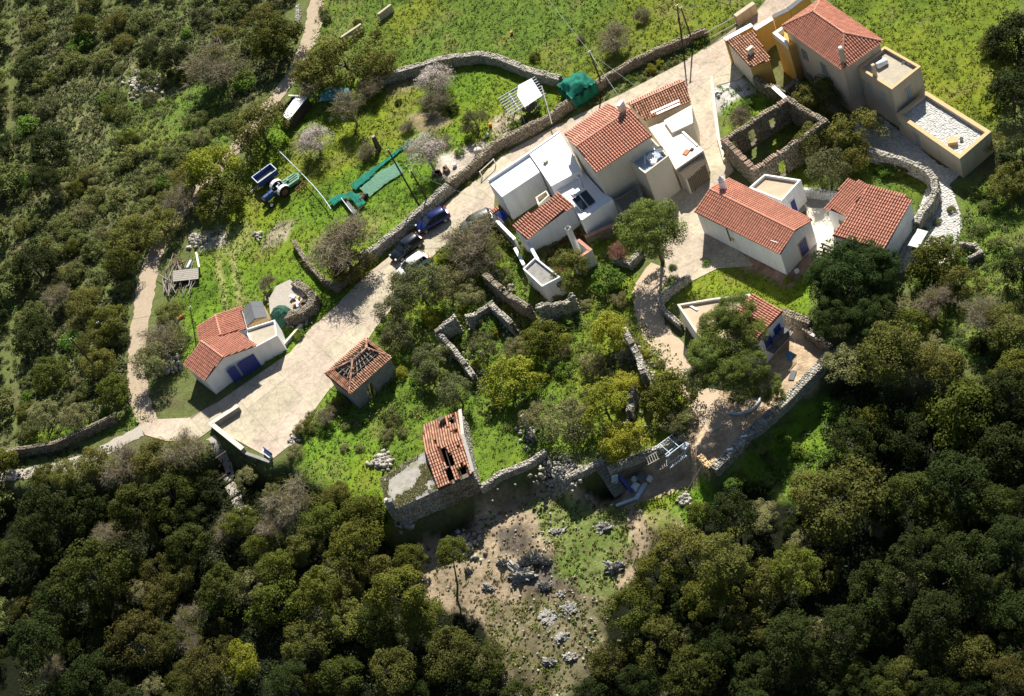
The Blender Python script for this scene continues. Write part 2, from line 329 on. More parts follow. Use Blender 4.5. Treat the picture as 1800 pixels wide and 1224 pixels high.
def ground_color(X, Y):
    n1 = fbm(X, Y, 14); n2 = fbm(X+200, Y, 3.2); n3 = fbm(X, Y+300, 1.1, 3)
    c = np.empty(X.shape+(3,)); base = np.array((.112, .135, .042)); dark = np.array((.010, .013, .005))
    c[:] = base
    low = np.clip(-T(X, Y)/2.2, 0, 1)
    c += (dark-base)*low[..., None]  # low wood floor darkened: shade under the trees put into its colour
    brown = np.array((.12, .10, .055)); k = np.clip((n2-.52)*5, 0, 1)[..., None]*.6*(1-low[..., None]); c += (brown-c)*k
    for pts, col, wob, a in GREEN:
        m = poly_mask(pts, X, Y, 1.0, wob)*a
        col = np.array(col); k = np.clip((n1-.48)*5, 0, 1)[..., None]*.65; cc = col*(1-k)+np.array(YEL)*k
        d = np.clip((n2-.56)*6, 0, 1)[..., None]*.45; cc = cc*(1-d)+np.array((.19, .155, .06))*d
        d = np.clip((.42-n2)*6, 0, 1)[..., None]*.5; cc = cc*(1-d)+np.array((.045, .085, .012))*d
        c += (cc-c)*m[..., None]
    for pts, col, wob, a in SOIL+BURNT:
        m = poly_mask(pts, X, Y, .7, wob)*a
        if wob >= 2: m = m*np.clip((fbm(X+90, Y+12, 5)-.30)*4, .12, 1)
        cc = np.array(col)*(0.65+.7*n3[..., None])
        c += (cc-c)*m[..., None]
    return c*(.75+.5*n3[..., None])
def make_ground():
    def axis(a, b, st, far):
        inner = np.arange(a, b, st); o = []; d = st
        p = b
        while p < far: p += d; o.append(p); d *= 1.35
        q = a; d = st; r = []
        while q > -far: q -= d; r.append(q); d *= 1.35
        return np.array(r[::-1]+list(inner)+o)
    xs = axis(-72, 78, .42, 1500); ys = axis(-66, 122, .42, 1500)
    X, Y = np.meshgrid(xs, ys); Z = T(X, Y)+(fbm(X, Y, 3)-.5)*.05-.03
    nx, ny = len(xs), len(ys); I = np.arange(nx*ny).reshape(ny, nx)
    F = np.stack([I[:-1, :-1], I[:-1, 1:], I[1:, 1:], I[1:, :-1]], -1).reshape(-1, 4)
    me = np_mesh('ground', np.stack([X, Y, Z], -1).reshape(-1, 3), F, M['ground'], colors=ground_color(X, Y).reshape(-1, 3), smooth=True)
    o = bpy.data.objects.new('ground', me); COL.objects.link(o); tag(o, kind='structure')
make_ground()

# ================================================================== flat sheets
def clip_poly(poly, a, b, c):
    """keep the part with a*x+b*y<=c"""
    out = []
    for i in range(len(poly)):
        p, q = poly[i], poly[(i+1) % len(poly)]; dp = a*p[0]+b*p[1]-c; dq = a*q[0]+b*q[1]-c
        if dp <= 0: out.append(p)
        if dp*dq < 0: t = dp/(dp-dq); out.append((p[0]+(q[0]-p[0])*t, p[1]+(q[1]-p[1])*t))
    return out
def sheet(name, px, material, z0=-.2, z1=.0, kind='structure', parent=None, xy=None, ragged=0.0):
    pts = [tuple(p) for p in (xy if xy is not None else fl2(px))]
    if ragged:
        out = []
        for i, p in enumerate(pts):
            q = pts[(i+1) % len(pts)]; L = hypot(q[0]-p[0], q[1]-p[1]); k = max(1, int(L/.5))
            for j in range(k): out.append((p[0]+(q[0]-p[0])*j/k+random.uniform(-1, 1)*ragged, p[1]+(q[1]-p[1])*j/k+random.uniform(-1, 1)*ragged))
        pts = out
    b = MB(); b.prism(pts, z0, z1); o = b.build(name, material, parent)
    if kind: o['kind'] = kind
    return o
def ribbon(name, px, width, material, z=.012, kind='structure', rag=.18):
    pts = [P(a, b) for a, b in px]; path = []
    for i in range(len(pts)-1):
        p0, p1, p2, p3 = pts[max(i-1, 0)], pts[i], pts[i+1], pts[min(i+2, len(pts)-1)]
        k = max(2, int((p2-p1).length/.5))
        for j in range(k):
            t = j/k; path.append(.5*((2*p1)+(p2-p0)*t+(2*p0-5*p1+4*p2-p3)*t*t+(3*p1-p0-3*p2+p3)*t**3))
    path.append(pts[-1]); vs = []; n = len(path)
    for i, p in enumerate(path):
        d = path[min(i+1, n-1)]-path[max(i-1, 0)]; nrm = Vector((-d.y, d.x, 0)).normalized()
        wd = width/2*(1+.25*(vnoise(np.array([p.x]), np.array([p.y]), 4)[0]-.5))
        for s in (-1, -.5, 0, .5, 1):
            q = p+nrm*s*wd+nrm*(random.uniform(-rag, rag) if abs(s) == 1 else 0); vs.append((q.x, q.y, float(T(q.x, q.y))+z+(.0 if abs(s) == 1 else .015)))
    fs = [(i*5+j, (i+1)*5+j, (i+1)*5+j+1, i*5+j+1) for i in range(n-1) for j in range(4)]
    b = MB(); b.add(vs, [f[::-1] for f in fs]); o = b.build(name, material, smooth=True); o['kind'] = kind
    return o
ROADPX = [(245, 748), (262, 738), (330, 735), (385, 706), (510, 620), (548, 575), (572, 556), (640, 487), (690, 447), (790, 352), (850, 307), (875, 277), (975, 222), (1100, 162), (1195, 113), (1275, 62), (1330, 20), (1400, -60), (1440, -30), (1380, 60), (1300, 140), (1262, 150), (1256, 190), (1262, 245), (1290, 300), (1262, 330), (1250, 400), (1300, 440), (1325, 468), (1262, 472), (1205, 500), (1172, 480), (1160, 400), (1120, 330), (1000, 270), (870, 335), (868, 380), (800, 415), (738, 472), (700, 530), (662, 575), (600, 665), (575, 690), (540, 740), (520, 775), (478, 808), (376, 752), (340, 778), (290, 775), (255, 765)]
rp = fl2(ROADPX)
road = sheet('concrete_road', None, M['concrete_dark'], -.3, .005, xy=rp)
def slabs(parent, poly_px, d0, su, sv, name='concrete_slab', z=.03, gap=.02, off=(0, 0)):
    poly = [tuple(p) for p in (poly_px if isinstance(poly_px, np.ndarray) else fl2(poly_px))]
    u = np.array(d0)/hypot(*d0); v = np.array((-u[1], u[0])); q = np.array(poly); U = q@u; Vv = q@v
    i0, i1 = int(floor((U.min()-off[0])/su)), int(ceil((U.max()-off[0])/su)); j0, j1 = int(floor((Vv.min()-off[1])/sv)), int(ceil((Vv.max()-off[1])/sv))
    for i in range(i0, i1):
        for j in range(j0, j1):
            a0, a1 = i*su+off[0]+gap/2, (i+1)*su+off[0]-gap/2; sh = (su/2 if False else 0)
            b0, b1 = j*sv+off[1]+gap/2, (j+1)*sv+off[1]-gap/2
            pc = clip_poly(poly, u[0], u[1], a1); pc = clip_poly(pc, -u[0], -u[1], -a0) if len(pc) > 2 else []
            pc = clip_poly(pc, v[0], v[1], b1) if len(pc) > 2 else []; pc = clip_poly(pc, -v[0], -v[1], -b0) if len(pc) > 2 else []
            if len(pc) < 3: continue
            ar = abs(sum(pc[k][0]*pc[(k+1) % len(pc)][1]-pc[(k+1) % len(pc)][0]*pc[k][1] for k in range(len(pc))))/2
            if ar < .4: continue
            MB().prism(pc, .0, z+random.uniform(-.006, .006)).build(name, M['concrete'], parent)
sheet('patio_paving', [(1448, 425), (1425, 405), (1412, 352), (1466, 354), (1452, 372), (1470, 420), (1462, 470), (1440, 440)], M['cream'], -.2, .02)
sheet('pebble_floor', [(1400, 362), (1414, 348), (1464, 354), (1458, 366), (1425, 366), (1400, 376)], M['grey_render'], -.2, .03)
rd = fl2([(480, 700), (620, 590)]); slabs(road, rp, rd[1]-rd[0], 5.2, 4.3, off=(1.5, .6))
ribbon('dirt_track', [(575, -90), (560, -20), (548, 55), (515, 130), (478, 180), (440, 228), (400, 275), (345, 340), (300, 400), (268, 460), (248, 560), (240, 640), (245, 700), (262, 752)], 2.3, M['track'])
ribbon('dirt_track', [(-80, 850), (40, 832), (105, 822), (185, 790), (250, 757)], 1.7, M['gravel'], z=.01)
ribbon('ravine_path', [(372, 768), (390, 806), (404, 845), (420, 885), (436, 905)], 1.0, M['gravel'], z=.03)
ribbon('dirt_path', [(1165, 470), (1142, 500), (1138, 540), (1150, 580), (1180, 620), (1215, 665), (1245, 715), (1270, 750)], 3.0, M['dirt'], z=.014)
FLAGPX = [(1505, 205), (1535, 195), (1600, 245), (1650, 290), (1690, 305), (1668, 325), (1684, 362), (1691, 395), (1682, 430), (1678, 455), (1640, 470), (1578, 480), (1560, 450), (1612, 375), (1630, 330), (1634, 305), (1586, 280), (1530, 262), (1500, 235)]
fp = fl2(FLAGPX)
flagp = sheet('flagstone_path', None, M['flag_joint'], -.2, .01, xy=fp)
def scatter_stones(parent, poly, step, h, material, name, size, jit=.35, z=None):
    lo = poly.min(0); hi = poly.max(0); gx, gy = np.meshgrid(np.arange(lo[0], hi[0], step), np.arange(lo[1], hi[1], step))
    gx = gx+RNG.uniform(-jit, jit, gx.shape)*step; gy = gy+RNG.uniform(-jit, jit, gy.shape)*step
    m = inside(poly, gx, gy); gx = gx[m]; gy = gy[m]; C = np.stack([gx, gy, (T(gx, gy) if z is None else np.full(gx.shape, z))+h/2], -1)
    return stone_mesh(name, C, np.stack([RNG.uniform(.8, 1.15, len(C))*size, RNG.uniform(.7, 1.1, len(C))*size, RNG.uniform(.9, 1.15, len(C))*h], -1), RNG.uniform(0, pi, len(C)), material, parent)
def stone_mesh(name, C, S, A, material, parent, jit=.16, kind='stuff', tilt=0.0):
    base = np.array([(a, b, c) for c in (-1, 1) for a, b in ((-1, -1), (1, -1), (1, 1), (-1, 1))])*.5
    N = len(C)
    if N == 0: return None
    v = base[None]*S[:, None, :]; v = v*(1+RNG.uniform(-jit, jit, (N, 8, 3)))
    v[:, 4:, :2] *= RNG.uniform(.7, .98, (N, 1, 1))
    if tilt:
        t = RNG.uniform(-tilt, tilt, (N, 1)); y, z = v[..., 1].copy(), v[..., 2].copy(); v[..., 1] = y*np.cos(t)-z*np.sin(t); v[..., 2] = y*np.sin(t)+z*np.cos(t)
    c, s = np.cos(A)[:, None], np.sin(A)[:, None]
    x = v[..., 0]*c-v[..., 1]*s; y = v[..., 0]*s+v[..., 1]*c; v = np.stack([x, y, v[..., 2]], -1)+C[:, None]
    q = np.array([(3, 2, 1, 0), (4, 5, 6, 7), (0, 1, 5, 4), (1, 2, 6, 5), (2, 3, 7, 6), (3, 0, 4, 7)])
    F = (q[None]+(np.arange(N)*8)[:, None, None]).reshape(-1, 4)
    me = np_mesh(name, v.reshape(-1, 3), F, material, rnd=np.repeat(RNG.random(N), 6))
    o = bpy.data.objects.new(name, me); link(o, parent)
    if kind: o['kind'] = kind
    return o
scatter_stones(flagp, fp, .27, .03, M['flag'], 'flagstones', .26)

# ================================================================== walls of stone
def stone_wall(name, label, px, h, th=.5, cat='wall', material='stone', base=None, openings=(), ss=.3, up_px=None, group=None, h1=None, zs=None, tumble=.12, closed=False):
    """px: photo points on the foot (or, with up_px, on the top at that height)"""
    pts = [P(a, b, 0 if up_px is None else up_px) for a, b in px]
    if up_px is not None: pts = [p-Vector((0, 0, up_px)) for p in pts]
    if closed: pts.append(pts[0])
    ss = ss*.78; tumble = .34 if name == 'ruin_wall' else tumble; t = thing(name, label, cat, pts[0], group=group); core = MB(); C = []; S = []; A = []
    L = sum((pts[i+1]-pts[i]).length for i in range(len(pts)-1)); run = 0
    for i in range(len(pts)-1):
        a, b = pts[i].copy(), pts[i+1].copy(); za, zb = a.z, b.z
        if zs is not None: za = zb = zs
        d = Vector((b.x-a.x, b.y-a.y)); l = d.length; d /= l; n = Vector((-d.y, d.x)); ang = atan2(d.y, d.x)
        ops = [o for o in openings if o[0] == i]
        def H(s):
            k = (run+s)/L; hh = h+((h1-h)*k if h1 is not None else 0)
            return hh*(1+tumble*(vnoise(np.array([a.x+d.x*s]), np.array([a.y+d.y*s]), 1.3)[0]-.5)*2)
        k = max(1, int(l/.9))
        cuts = sorted(set([0, l]+[l*j/k for j in range(k)]+[c for o in ops for c in (o[1], o[2])]))
        ext = th/2*.8
        for s0, s1 in zip(cuts[:-1], cuts[1:]):
            if s1-s0 < .05: continue
            m = (s0+s1)/2; op = [o for o in ops if o[1] < m < o[2]]
            zm = za+(zb-za)*m/l; top = H(m)-.06
            spans = [(-1.2, top)] if not op else [(-1.2, op[0][3]), (op[0][4], top)]
            e0 = ext if s0 == 0 else 0.003; e1 = ext if s1 == l else 0.003
            for q0, q1 in spans:
                if q1-q0 < .05: continue
                cx = a.x+d.x*((s0-e0+s1+e1)/2); cy = a.y+d.y*((s0-e0+s1+e1)/2)
                core.box((cx, cy, zm+(q0+q1)/2), (s1-s0+e0+e1, th*.86, q1-q0), rz=ang)
        zz = -.15; hmax = max(H(q_) for q_ in np.linspace(0, l, 9))+.1
        while zz < hmax:
            hh = ss*random.uniform(.55, .8); s = -th*.3-random.uniform(0, ss)
            while s < l+th*.3:
                w_ = ss*random.uniform(.75, 1.5); m = s+w_/2; HH = H(m); zc = za+(zb-za)*min(max(m/l, 0), 1)
                if zz+hh*.5 < HH and not any(o[1] < m < o[2] and o[3] < zz+hh/2 < o[4] for o in ops):
                    for sd in (-1, 1):
                        o_ = th/2-ss*.28+random.uniform(-.02, .045)
                        C.append((a.x+d.x*m+n.x*sd*o_, a.y+d.y*m+n.y*sd*o_, zc+zz+hh/2)); S.append((w_*.94, ss*.62, hh*.94)); A.append(ang+random.uniform(-.08, .08))
                s += w_
            zz += hh
        s = -th*.3
        while s < l+th*.3:
            w_ = ss*random.uniform(.7, 1.3); zc = za+(zb-za)*min(max(s/l, 0), 1); HH = H(s); nq = max(1, int((th-.1)/(ss*.8)))
            for q in range(nq):
                o_ = (q+.5-nq/2)*ss*.85+random.uniform(-.05, .05)
                C.append((a.x+d.x*s+n.x*o_, a.y+d.y*s+n.y*o_, zc+HH-.05+random.uniform(-.03, .05))); S.append((w_*.95, ss*.9, ss*.5)); A.append(ang+random.uniform(-.6, .6))
            s += w_
        run += l
    core.build('wall_core', M['stone_core'], t)
    if name == 'ruin_wall':
        F_ = []
        for _ in range(int(L*14)):
            i_ = random.randrange(len(pts)-1); q_ = pts[i_].lerp(pts[i_+1], random.random()); x_ = q_.x+random.gauss(0, .7); y_ = q_.y+random.gauss(0, .7); F_.append((x_, y_, float(T(x_, y_))+random.uniform(0, .15)))
        stone_mesh('fallen_stones', np.array(F_), RNG.uniform(.15, .38, (len(F_), 3)), RNG.uniform(0, 3, len(F_)), M[material], t, tilt=.6, jit=.25)
    stone_mesh('wall_stones', np.array(C), np.array(S), np.array(A), M[material], t, tilt=.12)
    return t, pts

# ================================================================== roofs and buildings
def pt_in(poly, x, y):
    c = False; j = len(poly)-1
    for i in range(len(poly)):
        xi, yi = poly[i]; xj, yj = poly[j]
        if (yi > y) != (yj > y) and x < (xj-xi)*(y-yi)/(yj-yi)+xi: c = not c
        j = i
    return c
def tiled_plane(parent, pts, tile='tile', deck=True, holes=(), sp=.29, tl=.40, wave=0.0, thick=.07, missing=0.0, name='roof_plane', down=None, lift=.0):
    """pts: 3D corners of one roof slope; barrel tiles run down the slope"""
    pts = [Vector(p) for p in pts]; c = sum(pts, Vector())/len(pts)
    nrm = Vector()
    for i in range(len(pts)): nrm += (pts[i]-c).cross(pts[(i+1) % len(pts)]-c)
    nrm.normalize()
    if nrm.z < 0: nrm = -nrm; pts = pts[::-1]
    dn = down if down is not None else Vector((nrm.x*nrm.z, nrm.y*nrm.z, -(nrm.x**2+nrm.y**2)))
    dn = (dn-nrm*dn.dot(nrm)).normalized(); u = dn.cross(nrm).normalized()
    loc = [((p-c).dot(u), (p-c).dot(dn)) for p in pts]
    deckb = MB(); n = len(pts)
    if deck and not holes:
        deckb.add([p for p in pts]+[p-nrm*thick for p in pts], [tuple(range(n)), tuple(range(2*n-1, n-1, -1))]+[(i, n+i, n+(i+1) % n, (i+1) % n) for i in range(n)])
        rf = deckb.build(name, M['tile_deck'], parent)
    else: rf = None
    U0_, U1_ = min(p[0] for p in loc), max(p[0] for p in loc); V0_, V1_ = min(p[1] for p in loc), max(p[1] for p in loc)
    nu = max(1, round((U1_-U0_)/sp)); sp2 = (U1_-U0_)/nu
    hl = [[((Vector(h)-c).dot(u), (Vector(h)-c).dot(dn)) for h in H] for H in holes]
    vs = []; fs = []; rn = []; K = 5
    cosj = [cos(pi*j/(K-1)) for j in range(K)]; sinj = [sin(pi*j/(K-1)) for j in range(K)]
    if deck and holes:   # boards left round the holes
        st = .3; b2 = MB(); x = U0_
        while x < U1_:
            y = V0_
            while y < V1_:
                if pt_in(loc, x+st/2, y+st/2) and not any(pt_in(h, x+st/2, y+st/2) for h in hl):
                    p = c+u*(x+st/2)+dn*(y+st/2)-nrm*(thick/2+.01)
                    b2.box(p, (st*1.01, st*1.01, thick*.6), M=Matrix((u, dn, nrm)).transposed())
                y += st
            x += st
        rf = b2.build('roof_boards', M['tile_deck'], parent, kind='stuff')
    for i in range(nu):
        x = U0_+(i+.5)*sp2; y = V0_+.02; crand = random.uniform(-.2, .2)
        while y < V1_:
            y1 = y+tl
            ok = pt_in(loc, x, y+tl*.5) and not any(pt_in(h, x, y+tl*.5) for h in hl) and random.random() > missing
            if ok:
                wv = wave*sin((y-V0_)*2.2+x*.15) if wave else 0
                j = random.uniform(-1, 1)*.008
                for e, (yy, r, hgt) in enumerate(((y-.03, sp2*.29, .0), (y1+.02, sp2*.38, .03))):
                    o_ = c+u*(x+wv+j)+dn*yy+nrm*(hgt+lift)
                    for k in range(K): vs.append(o_+u*(cosj[k]*r)+nrm*(sinj[k]*r*1.15))
                b = len(vs)-2*K
                for k in range(K-1): fs.append((b+k, b+K+k, b+K+k+1, b+k+1))
                r_ = min(max(random.random()*.8+.1+crand, 0), 1); rn += [r_]*(K-1)
                fs.append((b+K, b+K+1, b+K+2, b+K+3)); rn.append(r_*.3)
                fs.append((b+K, b+K+3, b+K+4, b+K+4)[:3] if False else (b+K, b+K+3, b+K+4)); rn.append(r_*.3)
            y = y1
    me = bpy.data.meshes.new('roof_tiles'); me.from_pydata([tuple(v) for v in vs], [], fs); me.materials.append(M[tile])
    a = me.attributes.new('rnd', 'FLOAT', 'FACE'); a.data.foreach_set('value', rn); me.update()
    o = bpy.data.objects.new('roof_tiles', me); link(o, rf if rf is not None else parent); o['kind'] = 'stuff'
    return rf
def ridge(parent, a, b, tile='tile', r=.13, tl=.4, name='ridge_tiles'):
    a = Vector(a); b = Vector(b); d = b-a; L = d.length; d.normalize(); side = Vector((0, 0, 1)).cross(d).normalized(); up = d.cross(side)
    m = MB(); s = 0
    while s < L:
        e = min(s+tl*1.06, L+.05); vs = []; c = random.random()
        for q, rr, lf in ((s, r*.85, .0), (e, r, .02)):
            for k in range(5):
                t_ = pi*k/4; vs.append(a+d*q+side*cos(t_)*rr+up*(sin(t_)*rr*.9+lf-.01))
        m.add(vs, [(k, 5+k, 6+k, k+1) for k in range(4)]+[(5, 6, 7, 8, 9), (4, 3, 2, 1, 0)], c); s += tl
    o = m.build(name, M[tile], parent, colattr=True); o['kind'] = 'stuff'; return o
def hip_at(px, py, z): return Vector(flat(px, py, z))
def walls(parent, poly, ztops, z0=-.6, material='plaster_white', name='wall'):
    b = MB(); b.prism([(p[0], p[1]) for p in poly], z0, ztops); return b.build(name, M[material], parent)
def parapet(parent, poly, z0, z1, th, material, name='parapet', skip=(), cap=None):
    """poly xy ring; one box per edge, butted end to end"""
    inn = offset(poly, th); n = len(poly); obs = []
    for i in range(n):
        if i in skip: continue
        j = (i+1) % n; q = [poly[i], poly[j], inn[j], inn[i]]
        obs.append(MB().prism(q, z0, z1).build(name, M[material], parent))
        if cap:
            q2 = offset([poly[k] for k in range(n)], -.03); i2 = offset(poly, th+.03)
            MB().prism([q2[i], q2[j], i2[j], i2[i]], z1, z1+.05).build('coping', M[cap], obs[-1])
    return obs
def wall_frame(a, b):
    a = Vector((a[0], a[1], 0)); b = Vector((b[0], b[1], 0)); d = (b-a).normalized(); n = Vector((d.y, -d.x, 0))
    cc = Vector((CAM[0], CAM[1], 0))
    if n.dot(cc-a) < 0: n = -n
    return a, d, n
def wall_hit(a, b, px, py):
    """where the sight line through a photo point meets the upright plane through a,b: (metres along, height)"""
    a, d, n = wall_frame(a, b); r = Vector(RT*(px-900)+DN*(py-612)+FW*FPX); o = Vector(CAM)
    t = (a-o).dot(n)/r.dot(n); p = o+r*t; return (p-a).dot(d), p.z
def opening(parent, a, b, s, z, w, h, kind='window', leaf='glass', frame='white', shutters=None, out=None, mull=True, sill=None, name=None):
    """a window or door centred s metres along wall a->b with its foot at height z"""
    A, d, n = wall_frame(a, b)
    if out is not None: n = n*out
    R = Matrix((d, n, Vector((0, 0, 1)))).transposed(); c = A+d*s+Vector((0, 0, z+h/2))
    fr = MB(); t = .07
    for sx in (-1, 1): fr.box(c+d*sx*(w/2-t/2)+n*.03, (t, .1, h), M=R)
    for sz in (-1, 1): fr.box(c+Vector((0, 0, sz*(h/2-t/2)))+n*.03, (w-2*t-.004, .1, t), M=R)
    f = fr.build(name or kind, M[frame], parent)
    MB().box(c+n*.012, (w-2*t, .02, h-2*t), M=R).build('leaf' if kind == 'door' else 'pane', M[leaf], f)
    if kind == 'door' and w > .8:
        for k_ in range(1, int(w/.28)): MB().box(c+d*(-w/2+t+(w-2*t)*k_/int(w/.28))+n*.026, (.035, .012, h-2*t-.01), M=R).build('door_batten', M['wood_dark'], f)
    if mull and w > .7 and kind != 'door': MB().box(c+n*.03, (.05, .04, h-2*t-.004), M=R).build('mullion', M[frame], f)
    if sill: MB().box(c-Vector((0, 0, h/2+.04))+n*.08, (w+.2, .18, .07), M=R).build('sill', M[sill], f)
    if shutters:
        for sx in (-1, 1):
            sb = MB().box(c+d*sx*(w*.25)+n*.09, (w*.48, .04, h*.98), M=R)
            for k in range(int(h/.12)): sb.box(c+d*sx*(w*.25)+n*.118+Vector((0, 0, -h/2+.1+k*.12)), (w*.4, .02, .05), M=R)
            sb.build('shutter', M[shutters], f)
    return f
def chimney(parent, px, py, z, w=.45, h=1.0, material='plaster_white', cap=True, name='chimney'):
    p = hip_at(px, py, z); b = MB(); b.box(p+Vector((0, 0, h/2-.3)), (w, w, h+.6)); c = b.build(name, M[material], parent)
    if cap:
        q = MB()
        for sx in (-1, 1):
            for sy in (-1, 1): q.box(p+Vector((sx*w*.36, sy*w*.36, h+.1)), (w*.2, w*.2, .2))
        q.box(p+Vector((0, 0, h+.24)), (w*1.15, w*1.15, .08)); q.build('chimney_cap', M[material], c)
    return c
def ctr(poly): return Vector((sum(p[0] for p in poly)/len(poly), sum(p[1] for p in poly)/len(poly), 0))
# ================================================================== the village houses
def mid(a, b): return (Vector(a)+Vector(b))/2
def gable_house(t, px, ze, zr, mat_wall, tile='tile', over=.18, z0=-.6, sp=.29, ze2=None):
    """A,B front eave, C,D back eave; ridge parallel to AB"""
    ze2 = ze if ze2 is None else ze2
    A, B = hip_at(*px[0], ze), hip_at(*px[1], ze); C, D = hip_at(*px[2], ze2), hip_at(*px[3], ze2)
    RB = mid(B, C); RA = mid(A, D); RB.z = RA.z = zr
    poly = [A, B, RB, C, D, RA]; inn = offset([(p.x, p.y) for p in poly], over)
    zt = [p.z-.1 for p in poly]
    w_ = walls(t, inn, zt, z0, mat_wall)
    r1 = tiled_plane(t, [A, B, RB, RA], tile, sp=sp); r2 = tiled_plane(t, [RA, RB, C, D], tile, sp=sp)
    ridge(r1, RA+Vector((0, 0, .06)), RB+Vector((0, 0, .06)), tile)
    return inn, (A, B, C, D, RA, RB)

# -- white house with the long roof
t = thing('white_house', 'long white house with red gable roof, round white chimney and blue end door', 'house', P(1300, 430))
inn, (A, B, C, D, RA, RB) = gable_house(t, [(1220, 373), (1371.5, 448), (1428.7, 386.7), (1281, 313)], 3.35, 4.25, 'plaster_white')
s, z = wall_hit(inn[1], inn[3], 1421, 442)
f = opening(t, inn[1], inn[3], (Vector(inn[3])-Vector(inn[1])).length*.62, .1, 1.25, 2.1, 'door', 'blue', 'ochre_trim', mull=True)
ch = hip_at(1272, 330, 4.0)
b = MB(); b.tube([ch-Vector((0, 0, .6)), ch+Vector((0, 0, .2)), ch+Vector((0, 0, 1.0))], [.42, .4, .34], 14); cy = b.build('chimney', M['plaster_white'], t, smooth=False)
b = MB()
for k in range(6): b.box(ch+Vector((cos(k*pi/3)*.24, sin(k*pi/3)*.24, 1.12)), (.12, .12, .24), rz=k*pi/3)
b.tube([ch+Vector((0, 0, 1.24)), ch+Vector((0, 0, 1.3)), ch+Vector((0, 0, 1.75))], [.36, .34, .02], 12); b.build('chimney_cap', M['plaster_white'], cy)
MB().bar(hip_at(1355, 423, 3.75), hip_at(1368, 427, 3.75), .06).build('aerial', M['white'], t)
s_, z_ = wall_hit(inn[0], inn[1], 1280, 408); a_, d_, n_ = wall_frame(inn[0], inn[1])
MB().bar(a_+d_*s_+n_*.08+Vector((0, 0, 3.1)), a_+d_*s_+n_*.08+Vector((0, 0, 1.2)), .1).build('drainpipe', M['wood_dark'], t)
MB().box(a_+d_*(s_+.4)+n_*.08+Vector((0, 0, 1.6)), (.35, .16, .35), M=Matrix((d_, n_, Vector((0, 0, 1)))).transposed()).build('meter_box', M['ochre_trim'], t)
# -- its flat annex
t = thing('flat_roofed_annex', 'small white cube with sandy flat roof and low parapet behind the long white house', 'annex', P(1375, 370))
poly = [tuple(hip_at(a, b, 3.2)[:2]) for a, b in [(1316, 330), (1344, 306), (1408, 316), (1374, 353)]]
walls(t, poly, 2.85); parapet(t, poly, 2.85, 3.2, .18, 'plaster_white')
MB().prism(offset(poly, .185), 2.84, 2.865).build('roof_slab', M['dirt'], t)
A_, d_, n_ = wall_frame(poly[3], poly[2]); opening(t, poly[3], poly[2], 1.3, .1, .9, 2.0, 'door', 'blue', 'white')
# -- white house with the step in its roof
t = thing('white_house', 'square white house with stepped mono pitch red roof beside the flagstone path', 'house', P(1530, 450))
q = lambda z, *p: [hip_at(a, b, z) for a, b in p]
z1, z2 = 4.1, 3.0
TL, TM, TR = q(z1, (1490.7, 312.4), (1529, 327), (1605, 351.5)); 
BR, BL = q(z2, (1556, 440), (1463, 416.6)); NL = hip_at(1487.6, 380.6, 3.35); NW = hip_at(1451, 366, 3.2)
tiled_plane(t, [TL, TM, NL, NW], 'tile'); tiled_plane(t, [TM+Vector((0, 0, .14)), TR+Vector((0, 0, .14)), BR+Vector((0, 0, .14)), BL+Vector((0, 0, .14))], 'tile')
b1 = offset([p[:2] for p in (TM, TR, BR, BL)], .18); walls(t, b1, [z1, z1, z2, z2])
b2 = offset([p[:2] for p in (TL, TM, NL, NW)], .15); walls(t, b2, [z1-.14, z1-.14, 3.22, 3.08])
opening(t, b2[3], b2[2], 1.55, 1.1, .8, .9, 'window', 'glass', 'ochre_trim'); opening(t, b1[3], b1[2], 1.2, 1.0, 1.0, 1.2, 'window', 'dark', 'ochre_trim')
# -- beige two storey house
t = thing('beige_house', 'tall beige two storey house with red hip roof and grey shutters', 'house', P(1480, 190))
ZE = 6.8; A, B, C = q(ZE, (1375.3, 45.8), (1480.7, 122.2), (1551, 72.7)); D = A+(C-B)
axis = (B-A); L = axis.length; axis.normalize(); side = (C-B); W = side.length
r0 = A+side*.5+axis*W*.5; r1 = B+side*.5-axis*W*.5; r0.z = r1.z = ZE+1.55
tiled_plane(t, [A, B, r1, r0], 'tile'); tiled_plane(t, [B, C, r1], 'tile'); tiled_plane(t, [C, D, r0, r1], 'tile'); tiled_plane(t, [D, A, r0], 'tile')
for e0, e1 in ((r0, r1), (B, r1), (C, r1), (A, r0), (D, r0)): ridge(t, e0+Vector((0, 0, .07)), e1+Vector((0, 0, .07)), 'tile')
bh = offset([p[:2] for p in (A, B, C, D)], .22); walls(t, bh, ZE-.12, -.8, 'beige')
for px_, py_ in ((1415.5, 97), (1449.5, 121)):
    s, z = wall_hit(bh[0], bh[1], px_, py_); opening(t, bh[0], bh[1], s, z-.65, .95, 1.35, 'window', 'dark', 'beige', shutters='shutter')
s, z = wall_hit(bh[0], bh[1], 1425, 137); opening(t, bh[0], bh[1], s, z-.65, .95, 1.35, 'window', 'dark', 'beige', shutters='shutter')
cc = hip_at(1483, 108, ZE+.3); b = MB(); b.tube([cc-Vector((0, 0, .3)), cc+Vector((0, 0, 1.7))], [.33, .27], 4); c_ = b.build('chimney', M['beige'], t)
MB().tube([cc+Vector((0, 0, 1.7)), cc+Vector((0, 0, 2.0))], .2, 10).build('chimney_pot', M['plaster_white'], c_)
# -- balcony tower
t = thing('balcony_tower', 'narrow ochre tower with L shaped white parapet beside the beige house', 'annex', P(1385, 100))
poly = [tuple(hip_at(a, b, 5.6)[:2]) for a, b in [(1358.5, 58.5), (1376, 47), (1400, 64), (1385, 80)]]
walls(t, poly, 4.9, -.6, 'ochre'); parapet(t, poly, 4.9, 5.6, .35, 'cream', skip=(1, 2), cap='roof_white')
